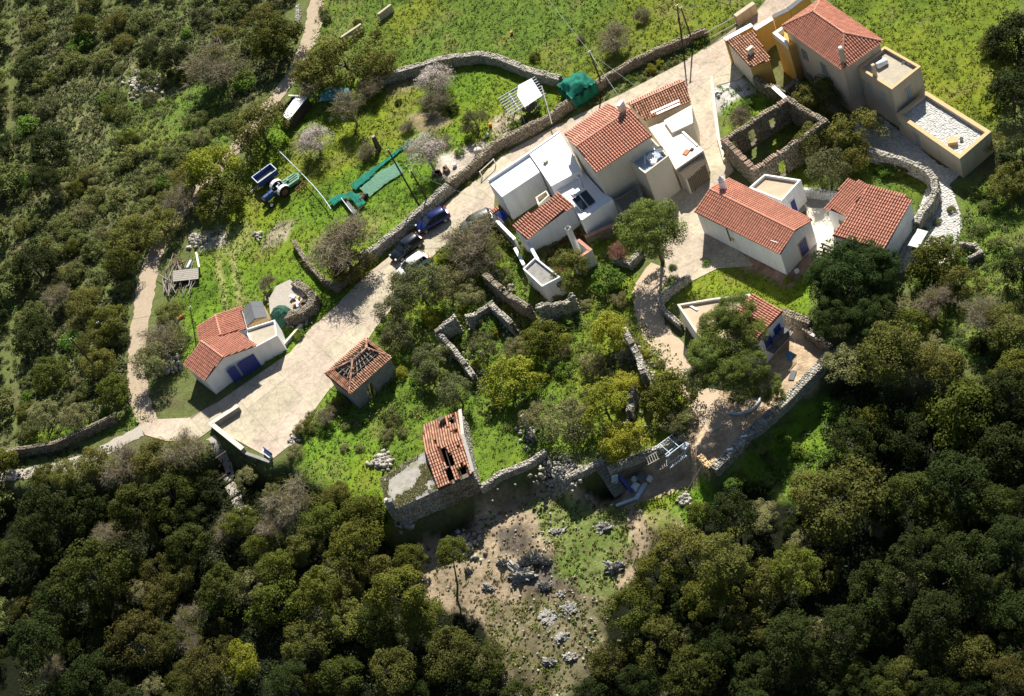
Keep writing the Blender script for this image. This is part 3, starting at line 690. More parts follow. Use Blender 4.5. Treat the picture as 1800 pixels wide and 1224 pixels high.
# -- annex with roof terrace
t = thing('beige_annex', 'two storey beige annex with sandy flat roof between hip roof and terrace wing', 'annex', P(1560, 190))
za = 5.6; poly = [tuple(hip_at(a, b, za)[:2]) for a, b in [(1508, 119), (1555.5, 82.5), (1618, 117.6), (1567.8, 157.4)]]
walls(t, poly, za-.35, -.8, 'beige'); pr = parapet(t, poly, za-.35, za, .2, 'beige'); MB().prism(offset(poly, .205), za-.36, za-.33).build('roof_slab', M['terrace'], t)
q2 = offset(poly, -.04); i2 = offset(poly, .24)
for i in range(4): MB().prism([q2[i], q2[(i+1) % 4], i2[(i+1) % 4], i2[i]], za, za+.06).build('coping', M['ochre_trim'], t)
for px_, py_ in ((1514.5, 146), (1528, 154), (1555, 172)):
    s, z = wall_hit(poly[0], poly[3], px_, py_); opening(t, poly[0], poly[3], s, z-.6, .8, 1.25, 'window', 'shutter_blue', 'beige')
s, z = wall_hit(poly[3], poly[2], 1597.5, 166); opening(t, poly[3], poly[2], s, z-1.0, .95, 2.0, 'door', 'shutter_blue', 'ochre_trim')
cc = hip_at(1538, 130, za); MB().box(cc+Vector((0, 0, .5)), (.35, .35, 1.6)).build('chimney', M['beige'], t)
tk = thing('white_water_tank', 'white tank lying on the sandy roof of the beige annex', 'tank', hip_at(1548, 113, za-.33))
b = MB(); c0 = hip_at(1541, 117, za-.05); c1 = hip_at(1559, 106, za-.05); b.tube([c0, c0+(c1-c0)*.08, c1-(c1-c0)*.08, c1], [.25, .38, .38, .25], 12); b.build('tank_body', M['white'], tk, smooth=True)
MB().box(mid(c0, c1)-Vector((0, 0, .31)), (1.2, .3, .16)).build('tank_stand', M['steel'], tk)
for px_, py_ in ((1588, 110), (1598, 112)):
    tag(MB().tube([hip_at(px_, py_, za-.33), hip_at(px_, py_, za-.2)], .22, 12).build('roof_vent', M['cream']), 'round pale vent cap on the annex roof, '+('left' if px_ < 1590 else 'right')+' one of the pair', 'vent', 'roof vents')
# -- terrace wing
t = thing('terrace_wing', 'long low beige wing with stone paved roof terrace behind ochre parapet', 'annex', P(1680, 300))
zt = 2.75; poly = [tuple(hip_at(a, b, zt)[:2]) for a, b in [(1575, 202), (1628, 161), (1742, 232), (1687, 279.6)]]
walls(t, poly, zt-.45, -1.0, 'beige'); i2 = offset(poly, .42); q2 = poly
for i in range(4):
    o = MB().prism([q2[i], q2[(i+1) % 4], i2[(i+1) % 4], i2[i]], zt-.45, zt).build('parapet', M['beige'], t)
    MB().prism([offset(q2, -.02)[i], offset(q2, -.02)[(i+1) % 4], i2[(i+1) % 4], i2[i]], zt, zt+.05).build('coping', M['ochre_trim'], o)
ip = np.array(offset(poly, .43)); fl_ = MB().prism([tuple(p) for p in ip], zt-.46, zt-.43).build('terrace_floor', M['flag_joint'], t)
scatter_stones(fl_, ip, .25, .025, M['flag'], 'flagstones', .245, z=zt-.43)
s, z = wall_hit(poly[0], poly[3], 1613, 245); opening(t, poly[0], poly[3], s, .1, .9, 1.9, 'door', 'shutter_blue', 'beige')
for px_, py_ in ((1566, 208), (1582, 218)):
    s, z = wall_hit(poly[0], poly[3], px_, py_)
    if s > .3: opening(t, poly[0], poly[3], s, z-.2, .4, .45, 'window', 'dark', 'beige', mull=False)
k = thing('roof_hatch', 'square ochre hatch box on the stone paved roof terrace', 'hatch', hip_at(1675, 252, zt-.4))
MB().box(hip_at(1675, 252, zt-.4)+Vector((0, 0, .2)), (.95, .8, .45), rz=-.45).build('hatch_box', M['ochre_trim'], k, bevel=.05); MB().box(hip_at(1675, 252, zt-.4)+Vector((0, 0, .46)), (1.02, .87, .06), rz=-.45).build('hatch_lid', M['ochre_trim'], k)
tag(MB().tube([hip_at(1690, 244, zt-.42), hip_at(1690, 244, zt-.1)], [.14, .2], 10).build('flower_pot', M['cream']), 'pale pot beside the hatch on the roof terrace', 'pot')
# -- ochre outhouse
t = thing('ochre_outhouse', 'small ochre outhouse with weathered tile roof and stubby chimney', 'outhouse', P(1330, 150))
a, b_, c, d = hip_at(1275.7, 70.8, 3.6), hip_at(1325, 55.6, 3.6), hip_at(1355.5, 105.5, 3.3), hip_at(1318, 118, 3.3)
tiled_plane(t, [a, b_, c, d], 'tile_old', down=(d-a)); pl = offset([p[:2] for p in (a, b_, c, d)], .12); walls(t, pl, [3.5, 3.5, 3.2, 3.2], -.6, 'ochre')
A_, d_, n_ = wall_frame(pl[3], pl[0]); Lw = (Vector(pl[3])-Vector(pl[0])).length
MB().prism([(A_+d_*.02+n_*.004)[:2], (A_+d_*(Lw-.02)+n_*.004)[:2], (A_+d_*(Lw-.02)+n_*.04)[:2], (A_+d_*.02+n_*.04)[:2]], -.5, 3.15).build('render_coat', M['cream'], t)
cc = hip_at(1320, 93, 3.55); k = MB().box(cc+Vector((0, 0, .2)), (.6, .5, .9), rz=.3).build('chimney', M['cream'], t); MB().box(cc+Vector((0, 0, .68)), (.8, .45, .1), rz=.3).build('chimney_cap', M['cream'], k)
# -- ochre courtyard walls
def plain_wall(name, label, px, z, th, m, cap=None, cat='wall', z0=-.6, at_top=True, group=None, capth=None):
    pts = [hip_at(a, b, z) if at_top else P(a, b) for a, b in px]; t = thing(name, label, cat, (pts[0].x, pts[0].y, 0), group=group)
    for i in range(len(pts)-1):
        a, b = pts[i], pts[i+1]; d = Vector((b.x-a.x, b.y-a.y, 0)).normalized(); n = Vector((-d.y, d.x, 0))*th/2
        a2 = a+d*(th/2+.002 if i else 0); b2 = b+d*(th/2 if i < len(pts)-2 else 0); base = float(T(a.x, a.y))
        o = MB().prism([(a2-n)[:2], (b2-n)[:2], (b2+n)[:2], (a2+n)[:2]], z0+base, z+(base if not at_top else 0)).build('wall_panel', M[m], t)
        if cap:
            n2 = n.normalized()*(capth or th/2+.05)
            zz = z+(base if not at_top else 0); MB().prism([(a2-n2)[:2], (b2-n2)[:2], (b2+n2)[:2], (a2+n2)[:2]], zz, zz+.06).build('coping', M[cap], o)
    return t
plain_wall('courtyard_wall', 'ochre wall with broad white top behind the ochre outhouse roof', [(1274, 70), (1322, 44)], 3.6, .45, 'ochre', 'roof_white', capth=.34, group=None)
plain_wall('courtyard_wall', 'ochre wall with white top next to the iron gate ledge, middle of three', [(1326, 52), (1357, 33)], 3.4, .45, 'ochre', 'roof_white', capth=.34)
plain_wall('courtyard_wall', 'ochre wall with grey top running to the corner of the beige house', [(1359, 30), (1384, 18), (1420, -10)], 3.2, .45, 'ochre', 'felt', capth=.34)
k = thing('lean_to_gate', 'pale wooden yard gate between two ochre walls', 'gate', P(1365, 75)); a, b_ = P(1352, 80), P(1366, 62)
for i in range(7):
    p = a+(b_-a)*(i+.5)/7; MB().box((p.x, p.y, .95), (.02+(b_-a).length/7*.92, .05, 1.9), rz=atan2((b_-a).y, (b_-a).x)).build('board', M['terrace'], k)
for z in (.4, 1.5): MB().bar(a+Vector((0, 0, z)), b_+Vector((0, 0, z)), .07).build('rail', M['ochre_trim'], k)

# -- garage house
t = thing('garage_house', 'white garage with L shaped red tiled roofs and dark blue doors on the concrete yard', 'house', P(420, 650))
LE0, LE1 = q(2.7, (318.8, 653.8), (360, 670)); RG0, RG1 = q(3.75, (353.8, 600), (392.5, 628.8)); RE0, RE1 = q(3.0, (433.8, 578.8), (450, 608.8))
LE0 = RG0+(LE1-RG1); LE0.z = 2.7; RE0 = RG0+(RE1-RG1); RE0.z = 3.0
tiled_plane(t, [LE0, LE1, RG1, RG0]); tiled_plane(t, [RG0, RG1, RE1, RE0]); ridge(t, RG0+Vector((0, 0, .06)), RG1+Vector((0, 0, .06)))
pl = offset([p[:2] for p in (LE1, RG1, RE1, RE0, RG0, LE0)], .2); walls(t, pl, [2.58, 3.65, 2.88, 2.88, 3.65, 2.58])
UA, UB = q(3.0, (346, 575), (422.5, 538.8)); back = (UA-RG0); UM = hip_at(378.5, 554, 3.45); UM2 = hip_at(388, 589, 3.5)
tiled_plane(t, [hip_at(346, 575, 2.9), UM, UM2, hip_at(352, 601, 2.95)]); tiled_plane(t, [UM, hip_at(422.5, 538.8, 2.9), hip_at(434, 579, 2.9), UM2]); ridge(t, UM+Vector((0, 0, .05)), UM2+Vector((0, 0, .05)))
pu = offset([tuple(p[:2]) for p in (hip_at(346, 575, 2.9), UM, hip_at(422.5, 538.8, 2.9), hip_at(434, 579, 2.9), UM2, hip_at(352, 601, 2.95))], .12); walls(t, pu, [2.8, 3.35, 2.8, 2.8, 3.4, 2.8])
for (pa, pb) in (((430, 661), (458.8, 642)), ((412.8, 673.5), (426.5, 663.5))):
    A_, d_, n_ = wall_frame(pl[0], pl[2]); s0 = (P(*pa)-A_).dot(d_); s1 = (P(*pb)-A_).dot(d_); opening(t, pl[0], pl[2], (s0+s1)/2, .05, abs(s1-s0), 2.0, 'door', 'blue', 'blue', name='door')
s, z = wall_hit(pl[5], pl[0], 351, 674); opening(t, pl[5], pl[0], s, z-.45, 1.1, .8, 'window', 'dark', 'plaster_white')
MB().prism([(p[0], p[1]) for p in [LE0[:2], LE1[:2], (LE1+(LE0-LE1)*.0+Vector((.0, 0, 0)))[:2]]], 0, .01) if False else None
# flat part
t = thing('flat_roofed_store', 'low white store with screed flat roof and white kerb joined to the garage', 'store', P(470, 620))
poly = [tuple(hip_at(a, b, 2.6)[:2]) for a, b in [(446, 612), (430, 579), (483, 562), (487, 590)]]
walls(t, poly, 2.3); parapet(t, poly, 2.3, 2.6, .16, 'plaster_white'); MB().prism(offset(poly, .165), 2.29, 2.32).build('roof_slab', M['terrace'], t)
# -- grey felt shed
t = thing('garden_shed', 'small wooden shed with grey felt gable roof beside the garage', 'shed', P(450, 565))
zz = 2.1; A, B, C, D = q(zz, (434, 574), (427.5, 543), (460.5, 529), (470, 557)); r0, r1 = mid(A, D), mid(B, C); r0.z = r1.z = 2.65
MB().add([A, B, r1, r0], [(0, 1, 2, 3)]).add([r0, r1, C, D], [(0, 1, 2, 3)]).add([v-Vector((0, 0, .05)) for v in (A, B, r1, r0)], [(0, 1, 2, 3)]).add([v-Vector((0, 0, .05)) for v in (r0, r1, C, D)], [(0, 1, 2, 3)]).build('roof', M['felt'], t)
walls(t, offset([p[:2] for p in (A, B, r1, C, D, r0)], .1), [2.0, 2.0, 2.5, 2.0, 2.0, 2.5], -.2, 'ochre_trim')

# -- small ruin with a hip roof
t = thing('roofless_cottage', 'small stone cottage with collapsing tiled hip roof showing its rafters', 'ruin', P(632, 690))
ZE = 2.85; A, B, C = q(ZE, (571, 657.5), (613.8, 692.5), (687.5, 627.5)); D = A+(C-B); cen = (A+C)/2
r0 = hip_at(620, 634, 3.7); r1 = hip_at(645, 612, 3.7)
def tri_hole(a, b, c, f): g = (a+b+c)/3; return [g+(v-g)*f for v in (a, b, c)]
def quad_hole(pts, f): g = sum(pts, Vector())/len(pts); return [g+(v-g)*f for v in pts]
tiled_plane(t, [A, B, r0], 'tile_old', holes=[tri_hole(A.lerp(r0, .3), B.lerp(r0, .35), r0, .95)], sp=.24)
tiled_plane(t, [B, C, r1, r0], 'tile_old', holes=[quad_hole([B.lerp(r0, .33), C.lerp(r1, .3), r1, r0], .93)], sp=.24)
tiled_plane(t, [C, D, r1], 'tile_old', sp=.24, missing=.05, holes=[tri_hole(C.lerp(r1, .4), D.lerp(r1, .4), r1, .85)])
tiled_plane(t, [D, A, r0, r1], 'tile_old', holes=[quad_hole([A.lerp(r0, .35), D.lerp(r1, .4), r1, r0], .93)], sp=.24)
for e0, e1 in ((A, r0), (B, r0), (C, r1), (r0, r1), (D, r1)): ridge(t, e0+Vector((0, 0, .06)), e1+Vector((0, 0, .06)), 'tile_old', r=.11)
for k in range(7):
    f_ = (k+.5)/7; e = B.lerp(C, f_); g = r0.lerp(r1, f_); MB().bar(e-Vector((0, 0, .12)), g-Vector((0, 0, .14)), .09, .1).build('rafter', M['wood_pale'], t)
    e = A.lerp(D, f_); MB().bar(e-Vector((0, 0, .12)), g-Vector((0, 0, .14)), .09, .1).build('rafter', M['wood_pale'], t)
for k in range(3):
    f_ = (k+1)/4; MB().bar(A.lerp(B, f_)-Vector((0, 0, .12)), r0-Vector((0, 0, .15)), .09, .1).build('rafter', M['wood_pale'], t)
for f_ in (.3, .52, .74):
    MB().bar(B.lerp(r0, f_)-Vector((0, 0, .04)), C.lerp(r1, f_)-Vector((0, 0, .04)), .07, .05).build('purlin', M['wood'], t); MB().bar(A.lerp(r0, f_)-Vector((0, 0, .04)), D.lerp(r1, f_)-Vector((0, 0, .04)), .07, .05).build('purlin', M['wood'], t)
    MB().bar(A.lerp(r0, f_)-Vector((0, 0, .04)), B.lerp(r0, f_)-Vector((0, 0, .04)), .07, .05).build('purlin', M['wood'], t)
for z_, m_ in ((-.35, 'wood_dark'),): MB().bar(A.lerp(B, .5)+Vector((0, 0, z_)), D.lerp(C, .5)+Vector((0, 0, z_)), .14).build('tie_beam', M[m_], t)
def hollow(t, poly, z0, z1, th, m, openings=()):
    """four walls round an open inside, butted; openings: (edge, s0, s1, zlo, zhi)"""
    inn = offset(poly, th); n = len(poly)
    for i in range(n):
        j = (i+1) % n; a, b = Vector(poly[i]), Vector(poly[j]); ai, bi = Vector(inn[i]), Vector(inn[j]); L = (b-a).length; b_ = MB()
        ops = sorted(o for o in openings if o[0] == i); cuts = [0]+[c for o in ops for c in (o[1], o[2])]+[L]
        pt = lambda s, o_: ((a+(b-a)*s/L) if o_ else (ai+(bi-ai)*s/L))
        zt = z1 if not isinstance(z1, (list, tuple)) else None
        for k in range(0, len(cuts), 1):
            if k+1 >= len(cuts): break
            s0, s1 = cuts[k], cuts[k+1]; op = ops[(k-1)//2] if k % 2 else None
            za, zb = (zt, zt) if zt is not None else (z1[i]+(z1[j]-z1[i])*s0/L, z1[i]+(z1[j]-z1[i])*s1/L)
            q_ = [pt(s0, 1), pt(s1, 1), pt(s1, 0), pt(s0, 0)]
            if op:
                b_.prism(q_, z0, op[3]); b_.prism(q_, op[4], [za, zb, zb, za])
            else: b_.prism(q_, z0, [za, zb, zb, za])
        b_.build('wall', M[m], t)
    return inn
pl = [tuple(p) for p in offset([p[:2] for p in (A, B, C, D)], .15)]
hollow(t, pl, -1.2, ZE-.12, .4, 'grey_render', openings=[(1, 1.6, 2.6, .0, 1.8)])

# -- the long ruin with holes in its roof
t = thing('derelict_house', 'long derelict stone house with large holes in its red tiled roof', 'ruin', P(790, 850))
zf = 2.7; zb = 2.9; zr = 3.5
FL, FR = q(zf, (770, 861), (830, 833)); BL_, BR_ = q(zb, (742.5, 747.5), (807.5, 723.8)); RL, RR = q(zr, (747, 795), (812, 768))
h1 = [hip_at(a, b, 3.3) for a, b in [(772, 787), (786, 790), (795, 805), (797, 815), (788, 823), (779, 810)]]
h2 = [hip_at(a, b, 3.0) for a, b in [(802, 822), (812, 816), (823, 822), (822, 834), (806, 838)]]
h3 = [hip_at(a, b, 3.0) for a, b in [(781, 828), (790, 825), (796, 844), (787, 846)]]
g1 = [hip_at(a, b, 3.3) for a, b in [(763, 775), (769, 774), (769, 785), (764, 784)]]
g2 = [hip_at(a, b, 3.0) for a, b in [(787, 735), (797, 728), (803, 745), (791, 748)]]
g3 = [hip_at(a, b, 3.2) for a, b in [(798, 757), (805, 756), (806, 765), (800, 766)]]
tiled_plane(t, [FL, FR, RR, RL], 'tile_worn', holes=[h1, h2, h3], sp=.26, missing=.015); tiled_plane(t, [BL_, BR_, RR, RL], 'tile_old', holes=[g1, g2, g3], sp=.26, missing=.03)
for k in range(5): f_ = (k+.5)/5; MB().bar(FL.lerp(FR, f_)-Vector((0, 0, .16)), RL.lerp(RR, f_)-Vector((0, 0, .16)), .08, .1).build('rafter', M['wood_dark'], t)
for k in range(3): f_ = (k+.5)/3; MB().bar(BL_.lerp(BR_, f_)-Vector((0, 0, .2)), RL.lerp(RR, f_)-Vector((0, 0, .2)), .08, .1).build('rafter', M['wood_dark'], t)
cc = hip_at(779, 742, 3.1); k = MB().box(cc+Vector((0, 0, .1)), (.55, .5, 1.1), rz=.2).build('chimney', M['stone_brown'], t)
for k in range(5): MB().tube([hip_at(783, 830, 2.6)+Vector((k*.18-.3, .1*k, .1)), hip_at(786, 826, 3.1)+Vector((k*.14-.3, .2, .2-.05*k))], .05, 5).build('broken_pole', M['wood_pale'], t)
W0 = [BL_[:2], FL[:2], FR[:2], BR_[:2]]; RLm = (RL[0], RL[1]); RRm = (RR[0], RR[1])
hollow(t, [tuple(BL_[:2]), RLm, tuple(FL[:2]), tuple(FR[:2]), RRm, tuple(BR_[:2])], -4.2, [2.75, 3.35, 2.55, 2.55, 3.35, 2.75], .5, 'stone_core')
def facing(parent, a, b, z0, z1a, z1b, material='stone', ss=.28, off=.03, thick=.14, pale=None):
    """field stones on the outer face of a wall a->b (xy)"""
    A_, d, n = wall_frame(a, b); L = (Vector(b[:2])-Vector(a[:2])).length; C = []; S = []; ang = atan2(d.y, d.x); z = z0
    while z < max(z1a, z1b):
        hh = ss*random.uniform(.55, .8); s = random.uniform(-.2, 0)
        while s < L:
            w_ = ss*random.uniform(.7, 1.5)
            if z+hh*.5 < z1a+(z1b-z1a)*s/L:
                p = A_+d*(s+w_/2)+n*(off+random.uniform(-.02, .03)-thick*.2); C.append((p.x, p.y, z+hh/2)); S.append((w_*.93, thick, hh*.9))
            s += w_
        z += hh
    return stone_mesh('facing_stones', np.array(C), np.array(S), np.full(len(C), ang), M[material], parent)
# gable verge and right side wall top
facing(t, FR, RRm, -2.5, 2.6, 3.4, 'stone'); facing(t, RRm, BR_, -1, 3.4, 2.8, 'stone'); facing(t, FL, FR, -4, 2.5, 2.5, 'stone_brown')
vt = MB(); vt.bar(FR+Vector((.15, .1, .1)), RR+Vector((.15, .1, .1)), .34, .12); vt.bar(RR+Vector((.15, .1, .11)), BR_+Vector((.15, .1, .11)), .34, .12); vt.build('verge', M['flag_joint'], t)
t = thing('flat_roofed_ruin', 'abandoned stone building with mossy concrete flat roof left of the derelict house', 'ruin', P(700, 900))
poly = [tuple(hip_at(a, b, 2.5)[:2]) for a, b in [(669, 843), (681, 893), (700, 894), (771, 862), (747, 797), (720, 810)]]
walls(t, poly, 2.5, -4.4, 'stone_core'); MB().prism(offset(poly, -.06), 2.504, 2.6).build('roof_slab', M['grey_render'], t)
mr = MB().prism(offset(poly, .35), 2.604, 2.63); mr.build('roof_screed', mat('mossy_screed', (.34, .32, .28), .95, .1, .2, 1.5, bump=.03, bscale=6, dirt=(.13, .15, .035), dirt_amt=1.0, dirt_scale=.7), t)
g_ = np.random.default_rng(3); pp_ = np.array(poly); lo_, hi_ = pp_.min(0), pp_.max(0); X_ = g_.uniform(lo_[0], hi_[0], 9000); Y_ = g_.uniform(lo_[1], hi_[1], 9000)
k_ = inside(pp_, X_, Y_) & ((edge_dist(pp_, X_, Y_) < .35+.7*fbm(X_, Y_, 1.2, 3)) & (fbm(X_, Y_, .8, 3) > .47) | (fbm(X_, Y_+50, 1.6, 4) > .62)); X_, Y_ = X_[k_], Y_[k_]; n_ = len(X_)
a_ = g_.uniform(0, 6.28, n_); s_ = g_.uniform(.04, .11, n_); dx, dy = np.cos(a_)*s_, np.sin(a_)*s_; z_ = np.full(n_, 2.63)
v_ = np.stack([np.stack([X_, Y_, z_], -1), np.stack([X_+dx-dy*.5, Y_+dy+dx*.5, z_+s_*.8], -1), np.stack([X_+dx*1.8, Y_+dy*1.8, z_+s_], -1), np.stack([X_+dx+dy*.5, Y_+dy-dx*.5, z_+s_*.8], -1)], 1).reshape(-1, 3)
me = np_mesh('roof_moss', v_, np.arange(n_*4).reshape(-1, 4), M['grass'], rnd=g_.random(n_), colors=np.tile(np.array((.15, .145, .045)), (n_, 1))*g_.uniform(.6, 1.3, (n_, 1))); o = bpy.data.objects.new('roof_moss', me); link(o, t); o['kind'] = 'stuff'
facing(t, poly[0], poly[1], -3.5, 2.45, 2.45, 'stone'); facing(t, poly[1], poly[2], -4.2, 2.45, 2.45, 'stone'); facing(t, poly[2], poly[3], -4.2, 2.45, 2.45, 'stone')
cc = hip_at(684, 893, 2.6); k = MB().box(cc+Vector((.3, .1, .45)), (.8, .5, 1.0), rz=-.3).build('chimney', M['grey_render'], t); MB().tube([cc+Vector((.2, .1, .9)), cc+Vector((.2, .1, 1.25))], .17, 10).build('chimney_pot', M['cream'], k)

# ================================================================== the block of houses in the middle
# lower left white house
t = thing('white_flat_house', 'white cube house with plain white flat roof at the lane end of the middle block', 'house', P(900, 370))
z1 = 3.7; poly = [tuple(hip_at(a, b, z1)[:2]) for a, b in [(858, 318.8), (929, 271.5), (949, 302), (882.5, 346)]]
walls(t, poly, z1-.06, -.6, 'plaster_white'); MB().prism(offset(poly, -.03), z1-.056, z1).build('roof_slab', M['roof_white'], t)
s, z = wall_hit(poly[3], poly[2], 911, 366)
# middle white flat house
t = thing('white_flat_house', 'larger white flat roofed house with small stone vent left of the tallest house', 'house', P(960, 330))
z2 = 3.95; poly2 = [tuple(hip_at(a, b, z2)[:2]) for a, b in [(930.5, 270.5), (984, 233), (1022, 300), (1010, 305), (969, 327)]]
walls(t, poly2, z2-.06, -.6, 'plaster_white'); MB().prism(offset(poly2, -.03), z2-.056, z2).build('roof_slab', M['roof_white'], t)
k = thing('roof_vent', 'small square stone vent on the white flat roof beside the tall red roof', 'vent', hip_at(960, 285, z2))
MB().box(hip_at(959.5, 285.5, z2)+Vector((0, 0, .13)), (.42, .35, .26), rz=.5).build('vent_box', M['terrace'], k); MB().box(hip_at(959.5, 285.5, z2)+Vector((0, 0, .29)), (.5, .42, .05), rz=.5).build('vent_lid', M['cream'], k)
plain_wall('roof_parapet', 'long white pipe topped kerb along the road side of the white flat roofs', [(858, 316), (930, 268), (983, 231)], 4.05, .25, 'plaster_white', None, 'parapet', z0=-.6)
# low white terrace with the solar heater
t = thing('roof_terrace', 'low white roof terrace in the shade of the tall house', 'terrace', P(1040, 400))
z3 = 3.0; poly3 = [tuple(hip_at(a, b, z3)[:2]) for a, b in [(969.5, 326), (1009, 305), (1024, 300), (1058, 338), (1076, 349), (1021, 386), (1008, 362), (985, 340)]]
walls(t, poly3, z3-.06, -.6, 'plaster_white'); MB().prism(offset(poly3, -.02), z3-.056, z3).build('roof_slab', M['roof_white'], t)
plain_wall('roof_parapet', 'white kerb at the lower edge of the shaded roof terrace', [(1022, 386), (1076, 349.5)], 3.2, .3, 'plaster_white', None, 'parapet')
def solar(label, base, z, d, scale=1.0):
    t = thing('solar_water_heater', label, 'solar heater', hip_at(*base, z)); p = hip_at(*base, z); a = d.normalized(); n = Vector((a.y, -a.x, 0))
    if n.y > 0: n = -n
    c = p+Vector((0, 0, 1.1)); MB().tube([c-a*.75, c-a*.68, c+a*.68, c+a*.75], [.18, .27, .27, .18], 12).build('tank', M['white'], t, smooth=False)
    MB().box(c+Vector((0, 0, .02)), (.8, .56, .5), rz=atan2(a.y, a.x)).build('tank_jacket', M['palebl'], t)
    slope = (n*1.5-Vector((0, 0, .85))).normalized(); nn = a.cross(slope).normalized()
    for k in (-1, 1):
        cc = p+n*1.05+a*.5*k+Vector((0, 0, .55)); MB().box(cc, (.92, 1.7, .08), M=Matrix((a, slope, nn)).transposed()).build('collector', M['glass'], t)
        fr = MB()
        for s in (-1, 1): fr.box(cc+a*s*.45, (.05, 1.72, .1), M=Matrix((a, slope, nn)).transposed())
        fr.build('collector_frame', M['steel'], t)
    lg = MB()
    for k in (-1, 1): lg.bar(p+a*.6*k, c+a*.6*k-Vector((0, 0, .2)), .05); lg.bar(p+n*1.7+a*.8*k, p+n*1.75+a*.8*k+Vector((0, 0, .25)), .05); lg.bar(c+a*.6*k, p+n*1.7+a*.8*k+Vector((0, 0, .1)), .04)
    lg.build('stand', M['steel'], t); return t
solar('solar water heater with tilted panels on the shaded white terrace', (1020, 351), z3, Vector(flat(1044, 345, 3)-flat(1028, 356, 3)))
k = thing('flue_pipe', 'tall metal stove flue standing on the shaded white terrace', 'flue', hip_at(1027, 331, z3)); p = hip_at(1025, 330, z3)
MB().tube([p, p+Vector((0, 0, 1.7))], .11, 10).build('pipe', M['steel'], k); MB().tube([p+Vector((0, 0, 1.72)), p+Vector((0, 0, 1.85)), p+Vector((0, 0, 2.0))], [.2, .2, .03], 10).build('cowl', M['steel'], k)
# tall house
t = thing('tall_red_roofed_house', 'tallest house of the middle block with big red tiled gable roof and pale walls', 'house', P(1080, 370))
ze = 6.7; FL, FR = q(ze, (1047.5, 303.8), (1146, 239)); RL, RR = q(ze+.95, (1012.5, 258.8), (1108.8, 192.5))
bk = (RL-FL); bk.z = 0; BL, BR = RL+bk*.42, RR+bk*.42; BL.z = BR.z = ze+.55
tiled_plane(t, [FL, FR, RR, RL], 'tile'); tiled_plane(t, [RL, RR, BR, BL], 'tile_pale'); ridge(t, RL+Vector((0, 0, .07)), RR+Vector((0, 0, .07)))
pl = offset([p[:2] for p in (FL, FR, RR, BR, BL, RL)], .2); walls(t, pl, [ze-.12, ze-.12, ze+.83, ze+.43, ze+.43, ze+.83], -.6, 'cream')
tq = thing('back_range', 'paler red tiled roof leaning against the back of the tallest house', 'house', P(1040, 230))
ax_ = (RR-RL).normalized(); B2L, B2R = BL+ax_*.3+bk*.62, BR-ax_*.9+bk*.62; B2L.z = B2R.z = ze-.35; t1, t2 = BL+ax_*.3, BR-ax_*.9; t1.z = t2.z = ze+.42
t1 = t1+bk*.005; t2 = t2+bk*.005
tiled_plane(tq, [t1, t2, B2R, B2L], 'tile_pale'); pl2 = offset([p[:2] for p in (t1, t2, B2R, B2L)], .12); walls(tq, pl2, [ze+.3, ze+.3, ze-.47, ze-.47], -.6, 'cream')
ch = RR-ax_*.75-bk*(-.12); k = MB().box((ch.x, ch.y, ze+1.3), (.7, .55, 1.5), rz=.6).build('chimney', M['cream'], t); MB().box((ch.x, ch.y, ze+2.1), (.9, .4, .12), rz=.6).build('chimney_cap', M['roof_white'], k)
# box annex
t = thing('box_annex', 'cream box annex with blue grey roof terrace crowded with equipment', 'annex', P(1150, 350))
zb = 5.2; poly = [tuple(hip_at(a, b, zb)[:2]) for a, b in [(1101, 279), (1134, 305), (1175, 274), (1146, 243)]]
walls(t, poly, zb-.45, -.6, 'cream'); parapet(t, poly, zb-.45, zb, .16, 'cream'); MB().prism(offset(poly, .165), zb-.46, zb-.43).build('roof_slab', mat('blue_grey_screed', (.34, .42, .52), .8, .3, .15, 2), t)
zr_ = zb-.43
k = thing('water_heater_tank', 'white cylindrical tank on the blue grey roof terrace', 'tank', hip_at(1125, 266, zr_)); a, b_ = hip_at(1117, 268, zr_+.35), hip_at(1136, 260, zr_+.35)
MB().tube([a, a.lerp(b_, .06), a.lerp(b_, .94), b_], [.24, .33, .33, .24], 12).build('tank_body', M['white'], k, smooth=False); MB().box(a.lerp(b_, .5)-Vector((0, 0, .33)), (1.0, .4, .12), rz=.5).build('tank_stand', M['steel'], k)
for (pa, pb, lab) in (((1114, 275), (1151, 262), 'long white board lying across the blue grey roof terrace'), ((1133, 267), (1134, 288), 'short white board lying lengthways on the blue grey roof terrace')):
    tag(MB().bar(hip_at(*pa, zr_+.1), hip_at(*pb, zr_+.1), .22, .05).build('board', M['white']), lab, 'board', 'boards on the roof terrace')
k = thing('satellite_dish', 'round grey satellite dish at the corner of the blue grey roof terrace', 'satellite dish', hip_at(1162, 272, zr_)); p = hip_at(1162, 272, zr_)
b = MB(); vs = [p+Vector((0, 0, .75))]; n1 = 14
for r_, zz in ((.25, .72), (.5, .62)): vs += [p+Vector((cos(2*pi*j/n1)*r_, sin(2*pi*j/n1)*r_-(.62-zz)*.5, 1.42-zz)) for j in range(n1)]
b.add(vs, [(0, 1+j, 1+(j+1) % n1) for j in range(n1)]+[(1+j, 1+n1+j, 1+n1+(j+1) % n1, 1+(j+1) % n1) for j in range(n1)]); b.build('dish', M['felt'], k)
MB().tube([p, p+Vector((0, 0, .7))], .04, 6).build('mast', M['steel'], k)
k = thing('white_cushion_pile', 'heap of white plastic covered appliances on the blue grey roof terrace', 'appliances', hip_at(1148, 280, zr_))
for i in range(3): MB().box(hip_at(1144+i*3, 276+i*4, zr_+.25), (.8, .6, .5-.1*i), rz=.5+.2*i).build('appliance', M['white'], k, bevel=.06)
